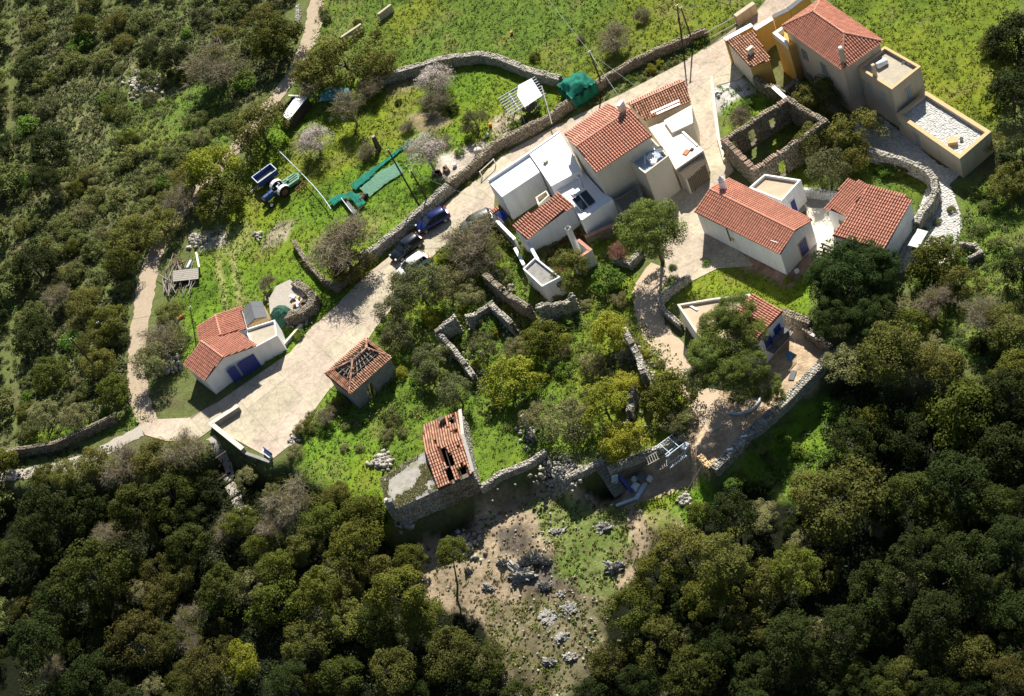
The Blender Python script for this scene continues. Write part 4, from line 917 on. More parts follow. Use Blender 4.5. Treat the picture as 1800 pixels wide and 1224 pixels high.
# grey retaining wall with yard in front of the tall house
t = thing('grey_yard_wall', 'weathered grey rendered yard wall below the tall house', 'wall', P(1105, 400))
poly = [tuple(hip_at(a, b, 2.5)[:2]) for a, b in [(1076, 352), (1087, 348), (1122, 325), (1131, 352), (1096, 378)]]
walls(t, poly, 2.5, -.6, 'grey_render'); MB().prism([offset(poly, .25)[i] for i in range(5)], 2.504, 2.53).build('wall_top', M['stone_core'], t)
# right hand annexes
t = thing('white_annex', 'wide cream flat roof with two small roof lights on the alley side', 'annex', P(1190, 320))
z4 = 3.3; poly = [tuple(hip_at(a, b, z4)[:2]) for a, b in [(1141, 225), (1167, 214), (1196, 227), (1236, 264), (1188, 297), (1176, 273)]]
walls(t, poly, z4-.06, -.6, 'cream'); MB().prism(offset(poly, -.05), z4-.056, z4).build('roof_slab', mat('cream_roof_paint', (.78, .74, .66), .8, .2, .05, 2, dirt=(.6, .54, .44), dirt_amt=.5), t)
tag(MB().box(hip_at(1206.5, 268.5, z4)+Vector((0, 0, .06)), (.75, .55, .12), rz=.6).build('roof_light', M['terracotta']), 'larger orange brown hatch on the cream flat roof', 'roof hatch', 'hatches on the cream flat roof')
tag(MB().box(hip_at(1216.5, 263.5, z4)+Vector((0, 0, .06)), (.34, .3, .12), rz=.6).build('roof_light', M['wood_dark']), 'smaller dark hatch on the cream flat roof', 'roof hatch', 'hatches on the cream flat roof')
tag(MB().bar(hip_at(1194, 226, z4+.08), hip_at(1226, 256, z4+.08), .22, .1).build('gutter_board', M['white']), 'long white gutter board along the alley edge of the cream roof', 'board')
t = thing('white_annex', 'small raised cream lean-to roof below the old tiled range', 'annex', P(1200, 240))
poly = [tuple(hip_at(a, b, 3.7)[:2]) for a, b in [(1168, 212), (1215, 186), (1217, 216), (1182, 232)]]
walls(t, poly, 3.64, -.6, 'cream'); MB().prism(offset(poly, -.06), 3.644, 3.7).build('roof_slab', bpy.data.materials['cream_roof_paint'], t)
t = thing('corrugated_lean_to', 'lean-to shed with striped corrugated roof at the corner of the alley', 'shed', P(1225, 330))
a, b_, c, d = hip_at(1191, 302, 3.0), hip_at(1236, 270, 3.0), hip_at(1242, 286, 2.4), hip_at(1204, 317, 2.4)
nn = 22
for i in range(nn):
    p0, p1 = a.lerp(b_, (i+.08)/nn), a.lerp(b_, (i+.62)/nn); q0, q1 = d.lerp(c, (i+.08)/nn), d.lerp(c, (i+.62)/nn); up = Vector((0, 0, .07))
    m0 = (p0+p1)/2+up; m1 = (q0+q1)/2+up; MB().add([p0, m0, p1, q0, m1, q1], [(0, 1, 4, 3), (1, 2, 5, 4), (0, 2, 1), (3, 4, 5)]).build('corrugation', M['corr'], t)
MB().add([a, b_, c, d, a-Vector((0, 0, .03)), b_-Vector((0, 0, .03)), c-Vector((0, 0, .03)), d-Vector((0, 0, .03))], [(0, 1, 2, 3), (7, 6, 5, 4), (0, 4, 5, 1), (1, 5, 6, 2), (2, 6, 7, 3), (3, 7, 4, 0)]).build('roof_sheet', M['rust'], t)
pl = offset([p[:2] for p in (a, b_, c, d)], .15); walls(t, pl, [2.9, 2.9, 2.3, 2.3], -.6, 'cream')
A_, d_, n_ = wall_frame(pl[3], pl[2])
for i in range(12): MB().box(A_+d_*(.3+i*.22)+n_*.05+Vector((0, 0, 1.1)), (.17, .05, 2.2-random.uniform(0, .3)), M=Matrix((d_, n_, Vector((0, 0, 1)))).transposed()).build('plank', M['wood'], t)
# old tiled range
t = thing('old_tiled_range', 'long low range with weathered brown barrel tiles behind the middle block', 'house', P(1170, 200))
RL_, RR_ = hip_at(1108, 185, 4.3), hip_at(1204, 143, 4.3); EL, ER = hip_at(1134, 212.5, 3.5), hip_at(1214, 178.5, 3.5); 
bb = (RL_-EL); bb.z = 0; KL, KR = RL_+bb.normalized()*1.0, RR_+bb.normalized()*1.0; KL.z = KR.z = 4.0
tiled_plane(t, [RL_, RR_, ER, EL], 'tile_old', sp=.27, tl=.34); tiled_plane(t, [RL_, RR_, KR, KL], 'tile_pale', sp=.27); ridge(t, RL_+Vector((0, 0, .06)), RR_+Vector((0, 0, .06)), 'tile_pale')
pl = offset([p[:2] for p in (RL_, KL, KR, RR_, ER, EL)], .15); walls(t, pl, [4.2, 3.9, 3.9, 4.2, 3.4, 3.4], -.6, 'beige')
for (pa, pb, lab) in (((1144, 198.5), (1194, 176.5), 'upper white board laid across the old tiled roof'), ((1154, 200.5), (1195, 182.5), 'lower white board laid across the old tiled roof')):
    tag(MB().bar(hip_at(*pa, 4.0), hip_at(*pb, 4.05), .3, .05).build('board', M['white']), lab, 'board', 'boards on the old tiled roof')
# small red roofed house in front
t = thing('small_red_roofed_house', 'low white house with wavy red tiled roof in front of the middle block', 'house', P(970, 430))
a, b_, c, d = hip_at(900, 397.5, 3.9), hip_at(983, 339, 3.9), hip_at(1008, 360.5, 3.1), hip_at(926, 421.5, 3.1)
tiled_plane(t, [a, b_, c, d], 'tile', down=(d-a), sp=.3, tl=.5, wave=.05); pl = offset([p[:2] for p in (a, b_, c, d)], .12); walls(t, pl, [3.8, 3.8, 3.0, 3.0], -.6, 'plaster_white')
# courtyard bits left of it
t = thing('tiled_porch', 'tiny porch with red tiles and dark blue corrugated door at the road corner', 'porch', P(885, 400))
a, b_, c, d = hip_at(861, 372, 2.5), hip_at(874, 363, 2.5), hip_at(877, 369, 2.3), hip_at(866, 378, 2.3); tiled_plane(t, [a, b_, c, d], 'tile'); walls(t, offset([p[:2] for p in (a, b_, c, d)], .05), 2.2, -.6, 'plaster_white')
t = thing('blue_roof_panel', 'sloping dark blue corrugated sheet beside the tiny tiled porch', 'roof sheet', P(885, 400))
a, b_, c, d = hip_at(871, 377, 2.2), hip_at(885, 368, 2.2), hip_at(893, 383, 1.7), hip_at(886, 390, 1.7)
for i in range(9):
    p0, p1, q0, q1 = a.lerp(b_, i/9), a.lerp(b_, (i+.8)/9), d.lerp(c, i/9), d.lerp(c, (i+.8)/9); MB().add([p0, (p0+p1)/2+Vector((0, 0, .05)), p1, q0, (q0+q1)/2+Vector((0, 0, .05)), q1], [(0, 1, 4, 3), (1, 2, 5, 4)]).build('corrugation', M['blue'], t)
MB().add([a-Vector((0, 0, .02)), b_-Vector((0, 0, .02)), c-Vector((0, 0, .02)), d-Vector((0, 0, .02))], [(0, 1, 2, 3)]).build('sheet', M['blue'], t)
for p in (a, b_, c, d): MB().bar((p.x, p.y, -.1), p, .07).build('post', M['wood'], t)
plain_wall('garden_wall', 'thin white topped garden wall running down from the tiny porch', [(866, 381), (905, 421)], 1.7, .25, 'plaster_white', 'roof_white')
plain_wall('garden_wall', 'thin grey topped wall below the thin white topped wall', [(868, 390), (906, 432)], 1.0, .18, 'stone_core', 'wood_pale')
t = thing('courtyard_shaft', 'small square stone floored light well behind the wavy red roof', 'courtyard', P(955, 370))
poly = [tuple(hip_at(a, b, 2.9)[:2]) for a, b in [(941, 347), (961, 334), (966, 343), (946, 361)]]
hollow(t, poly, -.5, 2.9, .18, 'cream'); MB().prism(offset(poly, .2), 0, 2.3).build('shaft_floor', M['terrace'], t)
# -- white house below (N)
t = thing('small_white_house', 'small white cube house with grey flat roof and white rim under an olive bush', 'house', P(960, 510))
zn = 2.6; poly = [tuple(hip_at(a, b, zn)[:2]) for a, b in [(918.8, 472.5), (941, 452), (985, 487), (952.5, 504)]]
walls(t, poly, zn-.3, -.8, 'plaster_white'); parapet(t, poly, zn-.3, zn, .15, 'plaster_white'); MB().prism(offset(poly, .155), zn-.31, zn-.28).build('roof_slab', M['grey_render'], t)
s, z = wall_hit(poly[0], poly[3], 937, 500); opening(t, poly[0], poly[3], s, z-.4, .8, .9, 'window', 'blue', 'white')
plain_wall('courtyard_wall', 'white courtyard wall with tile capping beside the free standing chimney', [(1016, 422), (1038, 440), (1006, 460)], 2.2, .28, 'plaster_white', 'tile_pale')
plain_wall('link_wall', 'white wall linking the wavy red roof with the small white cube house', [(928, 426), (946, 458)], 2.3, .25, 'plaster_white', 'roof_white')
plain_wall('link_wall', 'short low white wall left of the small white cube house', [(905, 436), (921, 466)], 1.5, .25, 'plaster_white', 'roof_white')
sheet('courtyard_floor', [(945, 452), (1018, 400), (1040, 440), (985, 480)], M['tile_deck'], -.2, .03)
t = thing('chimney_stack', 'free standing tall white square chimney below the wavy red roof', 'chimney', P(1018, 447)); p = P(1018, 446)
MB().box(p+Vector((0, 0, 2.0)), (.5, .5, 4.2), rz=.55).build('stack', M['plaster_white'], t); MB().box(p+Vector((0, 0, 4.13)), (.34, .34, .1), rz=.55).build('flue_opening', M['wood_dark'], t)
rr = MB()
# -- house under the big pine
t = thing('balcony_house', 'white house with red roof and blue shuttered balcony under the big pine', 'house', P(1330, 620))
ze = 3.9; FR, FL = hip_at(1377.5, 547.5, ze), hip_at(1330, 600, ze); BR = hip_at(1322.5, 516, ze+.7); BL = BR+(FL-FR); BL.z = ze+.7
tiled_plane(t, [BR, FR, FL, BL], 'tile', down=(FL-FR), sp=.27) if False else tiled_plane(t, [BR, FR, FL, BL], 'tile', sp=.27)
pl = offset([p[:2] for p in (FR, FL, BL, BR)], .18); walls(t, pl, [ze-.1, ze-.1, ze+.6, ze+.6], -1.2, 'plaster_white')
for px_, py_ in ((1363, 572), (1347, 594)):
    s, z = wall_hit(pl[0], pl[1], px_, py_); opening(t, pl[0], pl[1], s, 1.7, 1.0, 1.35, 'window', 'glass', 'white', shutters='blue')
A_, d_, n_ = wall_frame(pl[0], pl[1]); Lb = (Vector(pl[1])-Vector(pl[0])).length; Rb = Matrix((d_, n_, Vector((0, 0, 1)))).transposed()
bl = MB().box(A_+d_*(Lb*.42)+n_*.5+Vector((0, 0, 1.45)), (Lb*.8, 1.0, .12), M=Rb).build('balcony', M['grey_render'], t)
for i in range(16): MB().box(A_+d_*(Lb*.03+Lb*.78*i/15)+n_*.97+Vector((0, 0, 1.95)), (.035, .035, .85), M=Rb).build('baluster', M['black'], bl)
MB().box(A_+d_*(Lb*.42)+n_*.97+Vector((0, 0, 2.4)), (Lb*.8, .06, .06), M=Rb).build('handrail', M['black'], bl)
for k_ in (.25, .5): tag(MB().box(A_+d_*(Lb*k_)+n_*.55+Vector((0, 0, 1.95)), (.9, .7, .8), M=Rb).build('planter_box', M['felt'], None, bevel=.05), 'grey box on the balcony, '+('nearer the red roof corner' if k_ < .3 else 'nearer the pine'), 'box', 'boxes on the balcony')
t = thing('flat_roofed_wing', 'white flat roofed wing with sandy roof left of the big pine', 'annex', P(1230, 580))
poly = [tuple(hip_at(a, b, 3.4)[:2]) for a, b in [(1190, 535), (1255, 524), (1319, 516.5), (1325, 600), (1228, 592)]]
walls(t, poly, 3.1, -.6, 'plaster_white'); parapet(t, poly, 3.1, 3.4, .2, 'cream'); MB().prism(offset(poly, .205), 3.09, 3.115).build('roof_slab', M['dirt'], t)
tag(MB().bar(hip_at(1211, 536, 3.2), hip_at(1226, 545, 3.2), .2, .06).build('board', M['white']), 'white board lying on the sandy roof left of the pine', 'board')
# ================================================================== ruins and field walls
t, pts = stone_wall('roofless_ruin', 'roofless stone house shell with window openings and tile capped walls', [(1271.4, 244.4), (1326.4, 298), (1449, 213), (1384.4, 174)], 3.1, .6, 'ruin', 'stone_brown', up_px=3.1, closed=True, ss=.34,
    openings=[(1, 2.5, 3.6, .0, 2.2), (3, 2.0, 2.9, .9, 2.1), (3, 4.6, 5.6, .2, 2.3), (3, 7.0, 8.0, .2, 2.3)], tumble=.05)
b = MB()
for i in (0, 1, 3):
    a_, e_ = pts[i], pts[i+1]; d = (e_-a_); L = d.length; d.normalize(); n = Vector((-d.y, d.x, 0)); s = .1
    for s in np.arange(.1, L, .26):
        if (i == 1 and s > L*.35) or (i == 3 and s > L*.45) or random.random() < .12: continue
        p = a_+d*s+Vector((0, 0, 3.12+random.uniform(-.03, .06))); w_ = random.uniform(.26, .36); vs = []
        for q_ in (-w_, w_):
            for k in range(5): vs.append(p+n*q_+d*cos(pi*k/4)*.11+Vector((0, 0, sin(pi*k/4)*.09)))
        b.add(vs, [(k, 5+k, 6+k, k+1) for k in range(4)]+[(5, 6, 7, 8, 9), (4, 3, 2, 1, 0)])
o = b.build('capping_tiles', M['tile_cap'], t, colattr=True, kind='stuff')
stone_wall('low_ruin_wall', 'low ruined wall corner with flat white slab beside the ochre outhouse', [(1334, 156), (1352, 168), (1384, 178), (1405, 160)], 1.7, .55, 'ruin', 'stone_brown', ss=.32)
tag(MB().bar(hip_at(1359, 153, 1.9), hip_at(1382, 174, 1.9), .45, .1).build('white_slab', M['white']), 'long white slab lying on the low ruined wall', 'slab')
stone_wall('curved_garden_wall', 'curved stone garden wall with pale flat top along the flagstone path', [(1530, 262), (1558, 272), (1586, 279), (1612, 290), (1632, 302), (1642, 315), (1643, 335), (1633, 356), (1618, 375), (1612, 388)], 1.7, .65, 'wall', 'stone', up_px=1.7, ss=.34, tumble=.03)
stone_wall('white_patio_wall', 'low whitewashed wall closing the patio between the two white houses', [(1410, 345), (1440, 349), (1468, 352)], 1.2, .35, 'wall', 'flag', ss=.3, tumble=.03)
stone_wall('dry_stone_wall', 'curved dry stone wall along the top of the kitchen garden', [(640, 160), (690, 142), (735, 130), (775, 118), (810, 112), (850, 108), (880, 114), (915, 128), (950, 142), (985, 149)], 1.3, .8, 'wall', 'stone', ss=.32)
stone_wall('dry_stone_wall', 'dry stone wall between the kitchen garden and the concrete lane', [(797, 332), (835, 302), (878, 262), (935, 236), (985, 205), (1030, 172), (1062, 152)], 1.3, .7, 'wall', 'stone_brown', ss=.33)
stone_wall('dry_stone_wall', 'mossy stone wall along the lane from the leaning pole to the iron railing', [(1062, 150), (1110, 122), (1160, 99), (1205, 80), (1240, 66)], 1.2, .6, 'wall', 'stone_brown', ss=.33)
stone_wall('dry_stone_wall', 'dry stone wall beside the parked cars', [(640, 462), (665, 448), (700, 420), (745, 380), (790, 340)], 1.25, .8, 'wall', 'stone', ss=.32)
stone_wall('dry_stone_wall', 'dark winding stone wall from the field to the big bare tree', [(522, 434), (535, 455), (553, 478), (572, 500), (595, 512), (640, 470)], .9, .5, 'wall', 'stone_brown', ss=.3)
stone_wall('boundary_wall', 'long straight low wall at the far left above the track', [(-60, 822), (40, 801), (105, 790), (160, 765), (203, 744)], 1.3, .45, 'wall', 'stone_brown', ss=.3, tumble=.03)
stone_wall('boundary_wall', 'short piece of low field wall left of the dirt track top', [(527, 18), (526, 45), (522, 68)], .8, .5, 'wall', 'stone', ss=.3)
plain_wall('field_wall', 'narrow concrete field wall by the top edge, longer lower piece', [(604, 77), (640, 53)], 1.1, .35, 'beige', at_top=False)
plain_wall('field_wall', 'narrow concrete field wall by the top edge, short upper piece', [(670, 36), (692, 19)], 1.1, .35, 'beige', at_top=False)
plain_wall('yard_kerb_wall', 'L shaped low parapet of the concrete yard with grass in its corner', [(424, 721), (376, 752), (432, 797)], .75, .4, 'grey_render', 'cream', at_top=False, z0=-3)
plain_wall('yard_kerb_wall', 'short kerb along the outer tip of the concrete yard', [(434, 799), (476, 814)], .3, .35, 'grey_render', None, at_top=False, z0=-3)
plain_wall('verge_kerb', 'pale concrete kerb between the garage store and the tree by the road', [(500, 611), (532, 574)], .45, .3, 'cream', None, at_top=False)
plain_wall('lane_kerb', 'long concrete kerb down the middle of the alley', [(1252, 139), (1257, 190), (1264, 245), (1275, 285)], .35, .35, 'cream', None, at_top=False)
stone_wall('path_wall', 'curved low stone wall beside the path left of the sandy roof', [(1212, 495), (1175, 522), (1163, 535), (1168, 552), (1198, 578)], .9, .45, 'wall', 'stone', ss=.28)
stone_wall('yard_wall', 'broad sandy topped wall from the balcony house to the dark tree', [(1384, 566), (1425, 582)], 1.6, .75, 'wall', 'stone_brown', ss=.32, tumble=.03)
stone_wall('yard_wall', 'low stone wall closing the earth yard on the right', [(1421, 592), (1440, 606), (1462, 622)], 1.2, .6, 'wall', 'stone_brown', ss=.32, tumble=.03)
stone_wall('retaining_wall', 'long high stone retaining wall below the earth yard', [(1464, 627), (1430, 665), (1385, 712), (1340, 752), (1300, 790), (1262, 828)], .9, .9, 'wall', 'stone', ss=.34, tumble=.05)
stone_wall('ruin_wall', 'mossy stone wall running diagonally above the yellow oak, longest of the overgrown ruins', [(865, 507), (890, 530), (915, 548), (940, 565)], 2.2, .6, 'ruin', 'stone_brown', ss=.32, up_px=None)
stone_wall('ruin_wall', 'tall stone wall end under the small white cube house', [(962, 572), (995, 558), (1015, 545)], 2.4, .6, 'ruin', 'stone', ss=.32)
stone_wall('ruin_wall', 'square ruined corner in the middle of the overgrown ruins', [(833, 576), (852, 562), (870, 552), (892, 573), (908, 588)], 1.8, .55, 'ruin', 'stone', ss=.32)
stone_wall('ruin_wall', 'pointed ruined wall corner at the left of the overgrown ruins', [(812, 588), (782, 607), (805, 630), (825, 655), (838, 672)], 2.6, .55, 'ruin', 'stone', ss=.32, h1=1.2)
stone_wall('ruin_wall', 'tall broken wall above the tall green tree in the overgrown ruins', [(1112, 612), (1122, 632), (1135, 655), (1145, 690)], 2.8, .6, 'ruin', 'stone', ss=.32, tumble=.25)
stone_wall('ruin_wall', 'short jagged wall stub between the yellow trees', [(1118, 700), (1112, 735)], 2.2, .6, 'ruin', 'stone', ss=.32, tumble=.3, h1=1.2)
stone_wall('ruin_wall', 'broken wall piece above the broken wall of the ruins', [(1095, 632), (1115, 622)], 1.2, .5, 'ruin', 'stone', ss=.32, tumble=.3)
stone_wall('terrace_wall', 'shaded terrace wall right of the derelict house', [(852, 862), (885, 838), (930, 820), (958, 802)], .7, .6, 'wall', 'stone', ss=.32, zs=0.0, tumble=.2)
stone_wall('terrace_wall', 'shaded stone terrace wall left of the stone steps', [(1003, 845), (1030, 832), (1058, 815)], .6, .6, 'wall', 'stone', ss=.32, zs=0.0)
stone_wall('terrace_wall', 'long stone terrace wall behind the stacked metal frames', [(1078, 828), (1120, 812), (1165, 790), (1200, 772)], .6, .6, 'wall', 'stone', ss=.32, zs=0.0)
stone_wall('ruin_wall', 'small stone wall stub rising beside the olive bush in the lower ruins', [(928, 750), (940, 775)], 1.6, .5, 'ruin', 'stone', ss=.3, h1=.6)
stone_wall('stone_yard', 'rounded dry stone retaining wall of the raised junk yard beside the shed', [(487, 572), (510, 570), (535, 562), (553, 548), (558, 535), (545, 522), (528, 510)], 1.4, .9, 'wall', 'stone_brown', ss=.3)
sheet('yard_floor', None, M['gravel'], 0, .85, xy=fl2([(488, 568), (512, 566), (535, 558), (552, 542), (540, 522), (515, 500), (490, 512), (478, 535), (480, 560)]))
stone_wall('cistern', 'small square stone cistern sunk in the grass on the right', [(1692, 438), (1716, 440), (1726, 452), (1706, 462)], .8, .35, 'cistern', 'stone', ss=.28)
stone_wall('dry_stone_wall', 'small rubble wall stub under the pine by the path', [(1085, 462), (1110, 470), (1128, 452)], .9, .6, 'wall', 'stone', ss=.3, tumble=.3)
plain_wall('hedge_wall', 'low tile topped wall above the reddish bush', [(1035, 432), (1062, 420), (1092, 408)], 1.4, .35, 'stone_brown', 'tile_pale', at_top=False)
stone_wall('broken_pier', 'ochre topped masonry pier at the foot of the retaining wall', [(1236, 812), (1248, 826), (1260, 815)], 2.6, .6, 'pier', 'ochre_trim', ss=.32, zs=-1.9, tumble=.03)

def slope_dir(px0, px1): a = P(*px0); b = P(*px1); return a, b
# stone steps
t = thing('stone_steps', 'stone steps going down beside the terrace wall', 'steps', P(1070, 840)); a, b = P(1057, 818), P(1090, 868); a.z = .1; b.z = -2.1; d = (b-a); n = Vector((-d.y, d.x, 0)).normalized()
for i in range(10):
    p = a.lerp(b, (i+.5)/10); hgt = p.z+2.6; MB().box((p.x, p.y, p.z-hgt/2+.12), (.42, 1.3, hgt), rz=atan2(d.y, d.x)).build('step', M['stone'], t, bevel=.02)

# ================================================================== things in the yards
def cyl(b, a, c, r, n=14, m=0): b.tube([a, c], r, n, m=m); return b
def make_car(label, a, bpt, paint, cat='car', name='parked_car', L=4.1, W=1.72, H=1.48):
    """a = photo point under the tail, bpt = under the nose"""
    A_, B_ = P(*a), P(*bpt); c = (A_+B_)/2; d = B_-A_; t = thing(name, label, cat, (c.x, c.y, .035), atan2(d.y, d.x), None)
    st = [(-2.05, .72, .42, .80, .6), (-2.0, .80, .28, .96, .72), (-1.7, .85, .22, 1.0, .80), (-1.0, .86, .22, .98, .82), (0, .86, .22, .96, .82), (.85, .86, .22, .94, .80), (1.25, .85, .24, .90, .76), (1.75, .80, .26, .78, .68), (1.98, .70, .30, .66, .58), (2.06, .60, .38, .56, .5)]
    k = L/4.1; b = MB(); vs = []; n = 9
    for x, w_, z0, z1, sh in st:
        vs += [(x*k, -w_*.9, z0), (x*k, -w_, z0+.12), (x*k, -w_, z1-.16), (x*k, -w_*.93, z1-.03), (x*k, 0, z1+.03), (x*k, w_*.93, z1-.03), (x*k, w_, z1-.16), (x*k, w_, z0+.12), (x*k, w_*.9, z0)]
    m_ = len(st); fs = [(i*n+j, (i+1)*n+j, (i+1)*n+(j+1) % n, i*n+(j+1) % n) for i in range(m_-1) for j in range(n)]; fs += [tuple(range(n)), tuple(range((m_-1)*n, m_*n))[::-1]]
    b.add(vs, [f[::-1] for f in fs]); body = b.build('body', M[paint], t, smooth=True, bevel=.03, local=True)
    # cabin glass and roof
    g = MB(); lo = [(-1.88, .74), (-1.2, .79), (0, .79), (1.05, .74)]; up = [(-1.55, .58), (-1.1, .62), (-.1, .63), (.25, .58)]
    vs = []
    for (x0, w0), (x1, w1) in zip(lo, up): vs += [(x0*k, -w0, .93), (x1*k, -w1, H-.06), (x1*k, w1, H-.06), (x0*k, w0, .93)]
    fs = [(i*4+j, i*4+4+j, i*4+5+j, i*4+1+j) for i in range(3) for j in range(3)]+[(0, 1, 2, 3), (15, 14, 13, 12)]
    g.add(vs, fs); g.build('windows', M['glass'], t, local=True)
    r = MB(); vs = []
    for x, w_, z in ((-1.68, .56, H-.06), (-1.5, .62, H-.02), (-.6, .645, H+.02), (0, .64, H), (.32, .57, H-.07)): vs += [(x*k, -w_, z-.05), (x*k, -w_*.9, z), (x*k, 0, z+.03), (x*k, w_*.9, z), (x*k, w_, z-.05)]
    r.add(vs, [(i*5+j, i*5+5+j, i*5+6+j, i*5+1+j) for i in range(4) for j in range(4)]); rf = r.build('roof', M[paint], t, smooth=True, local=True); so = rf.modifiers.new('s', 'SOLIDIFY'); so.thickness = .05
    pl = MB()
    for s in (-1, 1):
        for x0, x1 in ((1.0, .27), (-.35, -.42), (-1.25, -1.2), (-1.85, -1.6)):
            pl.bar((x0*k, s*.77 if abs(x0) < 1.1 else s*.74, .94), (x1*k, s*.62, H-.07), .07)
        pl.bar((1.0*k, s*.78, .95), (-1.8*k, s*.78, .97), .05)
    pl.build('pillars', M[paint], t, local=True)
    for sx in (-1.28, 1.27):
        for sy in (-1, 1):
            w_ = MB().tube([(sx*k, sy*.60, .31), (sx*k, sy*.64, .31), (sx*k, sy*.82, .31), (sx*k, sy*.865, .31)], [.27, .31, .31, .27], 18).build('wheel', M['rubber'], t, local=True)
            MB().tube([(sx*k, sy*.84, .31), (sx*k, sy*.875, .31)], .2, 12).build('rim', M['hub'], w_, local=True)
    for sy in (-1, 1):
        MB().box((-2.0*k, sy*.66, .84), (.16, .24, .26), taper=.8).build('tail_light', M['red'], t, local=True)
        MB().box((1.88*k, sy*.58, .66), (.26, .3, .16), taper=.8).build('headlight', M['hub'], t, local=True)
        MB().box((.72*k, sy*.95, .98), (.12, .2, .13), taper=.7).build('mirror', M[paint], t, local=True)
    MB().box((2.03*k, 0, .42), (.08, .9, .14)).build('grille', M['black'], t, local=True); MB().box((-2.05*k, 0, .62), (.04, .5, .12)).build('number_plate', M['white'], t, local=True)
    wp = MB()
    for s in (-.35, .15): wp.bar((1.0*k, s, 1.0), (.78*k, s+.35, 1.12), .02)
    wp.build('wiper', M['black'], t, local=True)
    return t
M['car_blue'] = mat('metallic_blue_paint', (.009, .018, .10), .25, .6, 0, metallic=.3); M['car_black'] = mat('dark_teal_black_paint', (.008, .014, .024), .25, .6, 0, metallic=.2)
M['car_white'] = mat('white_car_paint', (.75, .76, .78), .3, .6, 0); M['car_grey'] = mat('silver_paint', (.13, .135, .13), .35, .6, 0, metallic=.3)
make_car('dark blue hatchback, nearer the houses of the two parked by the wall', (789, 380), (738, 409), 'car_blue')
make_car('black hatchback with red tail lights parked behind the white car', (741, 424), (694, 461), 'car_black')
make_car('white hatchback half hidden by the olive tree', (754, 457), (702, 494), 'car_white')
make_car('silver car parked under the grey bush by the white house', (864, 386), (818, 408), 'car_grey')

def wheel(t, c, r, w, axis, tyre='rubber', hub='hub', hubr=.55, mb=None):
    a = Vector(axis)*w/2; c = Vector(c); o = MB().tube([c-a, c-a*.8, c+a*.8, c+a], [r*.86, r, r, r*.86], 20).build('wheel', M[tyre], t, local=True)
    MB().tube([c-a*1.08, c+a*1.08], r*hubr, 14).build('rim', M[hub], o, local=True); return o
M['tractor_blue'] = mat('tractor_blue_paint', (.02, .07, .22), .4, .5, .1, 4, dirt=(.2, .22, .25), dirt_amt=.3)
# tractor
A_, B_ = P(503, 336), P(474, 360); c = (A_+B_)/2; t = thing('tractor', 'small old blue tractor with big rear wheels standing in the field', 'tractor', (c.x, c.y, .02), atan2((B_-A_).y, (B_-A_).x))
b = MB(); b.box((.75, 0, 1.02), (1.5, .5, .55), taper=.86); b.build('bonnet', M['tractor_blue'], t, bevel=.06, local=True)
MB().box((1.5, 0, .98), (.06, .46, .5)).build('grille', M['black'], t, local=True); MB().box((.2, 0, .72), (2.5, .3, .34)).build('chassis', M['black'], t, local=True)
for sy in (-1, 1):
    wheel(t, (-.75, sy*.72, .68), .68, .36, (0, 1, 0), hub='rust'); wheel(t, (1.2, sy*.66, .36), .36, .2, (0, 1, 0), hub='white')
    vs = []
    for k in range(7):
        a = pi*.08+pi*.8*k/6
        for y in (.5, .96): vs.append((-.75+cos(a)*.78, sy*y, .68+sin(a)*.78))
    o = MB().add(vs, [(2*i, 2*i+1, 2*i+3, 2*i+2) for i in range(6)]).build('mudguard', M['white'], t, local=True); o.modifiers.new('s', 'SOLIDIFY').thickness = .04
    MB().tube([(1.45, sy*.2, 1.1), (1.55, sy*.2, 1.1)], .09, 10).build('headlight', M['hub'], t, local=True)
MB().bar((1.2, -.66, .4), (1.2, .66, .4), .1).build('front_axle', M['black'], t, local=True); MB().bar((-.75, -.6, .66), (-.75, .6, .66), .22).build('rear_axle', M['black'], t, local=True)
st = MB().box((-.7, 0, 1.14), (.42, .46, .1)).box((-.92, 0, 1.32), (.08, .46, .32)); st.build('seat', M['palebl'], t, bevel=.03, local=True)
pts = [(-.12+cos(2*pi*k/14)*.06, cos(pi/2+2*pi*k/14)*.2, 1.48+sin(2*pi*k/14)*.0+.08*sin(2*pi*k/14)) for k in range(15)]
MB().tube(pts, .02, 5, cap=False).build('steering_wheel', M['black'], t, local=True); MB().bar((-.12, 0, 1.48), (.1, 0, 1.1), .04).build('steering_column', M['black'], t, local=True)
MB().tube([(.7, .18, 1.25), (.7, .18, 1.75)], .04, 8).build('exhaust', M['rust'], t, local=True)
t.scale = (1.12,)*3
# blue trailer
A_, B_ = P(465, 327), P(487, 311); c = P(474, 321, 0); t = thing('farm_trailer', 'open blue box trailer behind the blue tractor', 'trailer', (c.x, c.y, .02), atan2((B_-A_).y, (B_-A_).x))
b = MB(); b.box((0, 0, .72), (2.2, 1.25, .08)).build('trailer_bed', M['wood_pale'], t, local=True)
for (c_, s_) in (((0, .645, 1.0), (2.2, .05, .6)), ((0, -.645, 1.0), (2.2, .05, .6)), ((1.125, 0, 1.0), (.05, 1.34, .6)), ((-1.125, 0, 1.0), (.05, 1.34, .6))):
    o = MB().box(c_, s_).build('side_board', M['blue'], t, local=True); MB().box((c_[0], c_[1], 1.325), (s_[0]+.03, s_[1]+.03, .05)).build('top_rail', M['palebl'], o, local=True)
MB().box((-.1, 0, .785), (1.7, .5, .05)).build('load_board', M['wood_pale'], t, local=True)
for sy in (-1, 1): wheel(t, (0, sy*.5, .33), .33, .2, (0, 1, 0))
MB().bar((-1.1, 0, .55), (-2.1, .1, .35), .08).build('drawbar', M['steel'], t, local=True); MB().bar((0, -.5, .33), (0, .5, .33), .08).build('axle', M['black'], t, local=True)
t.scale = (1.25, 1.3, 1.2)
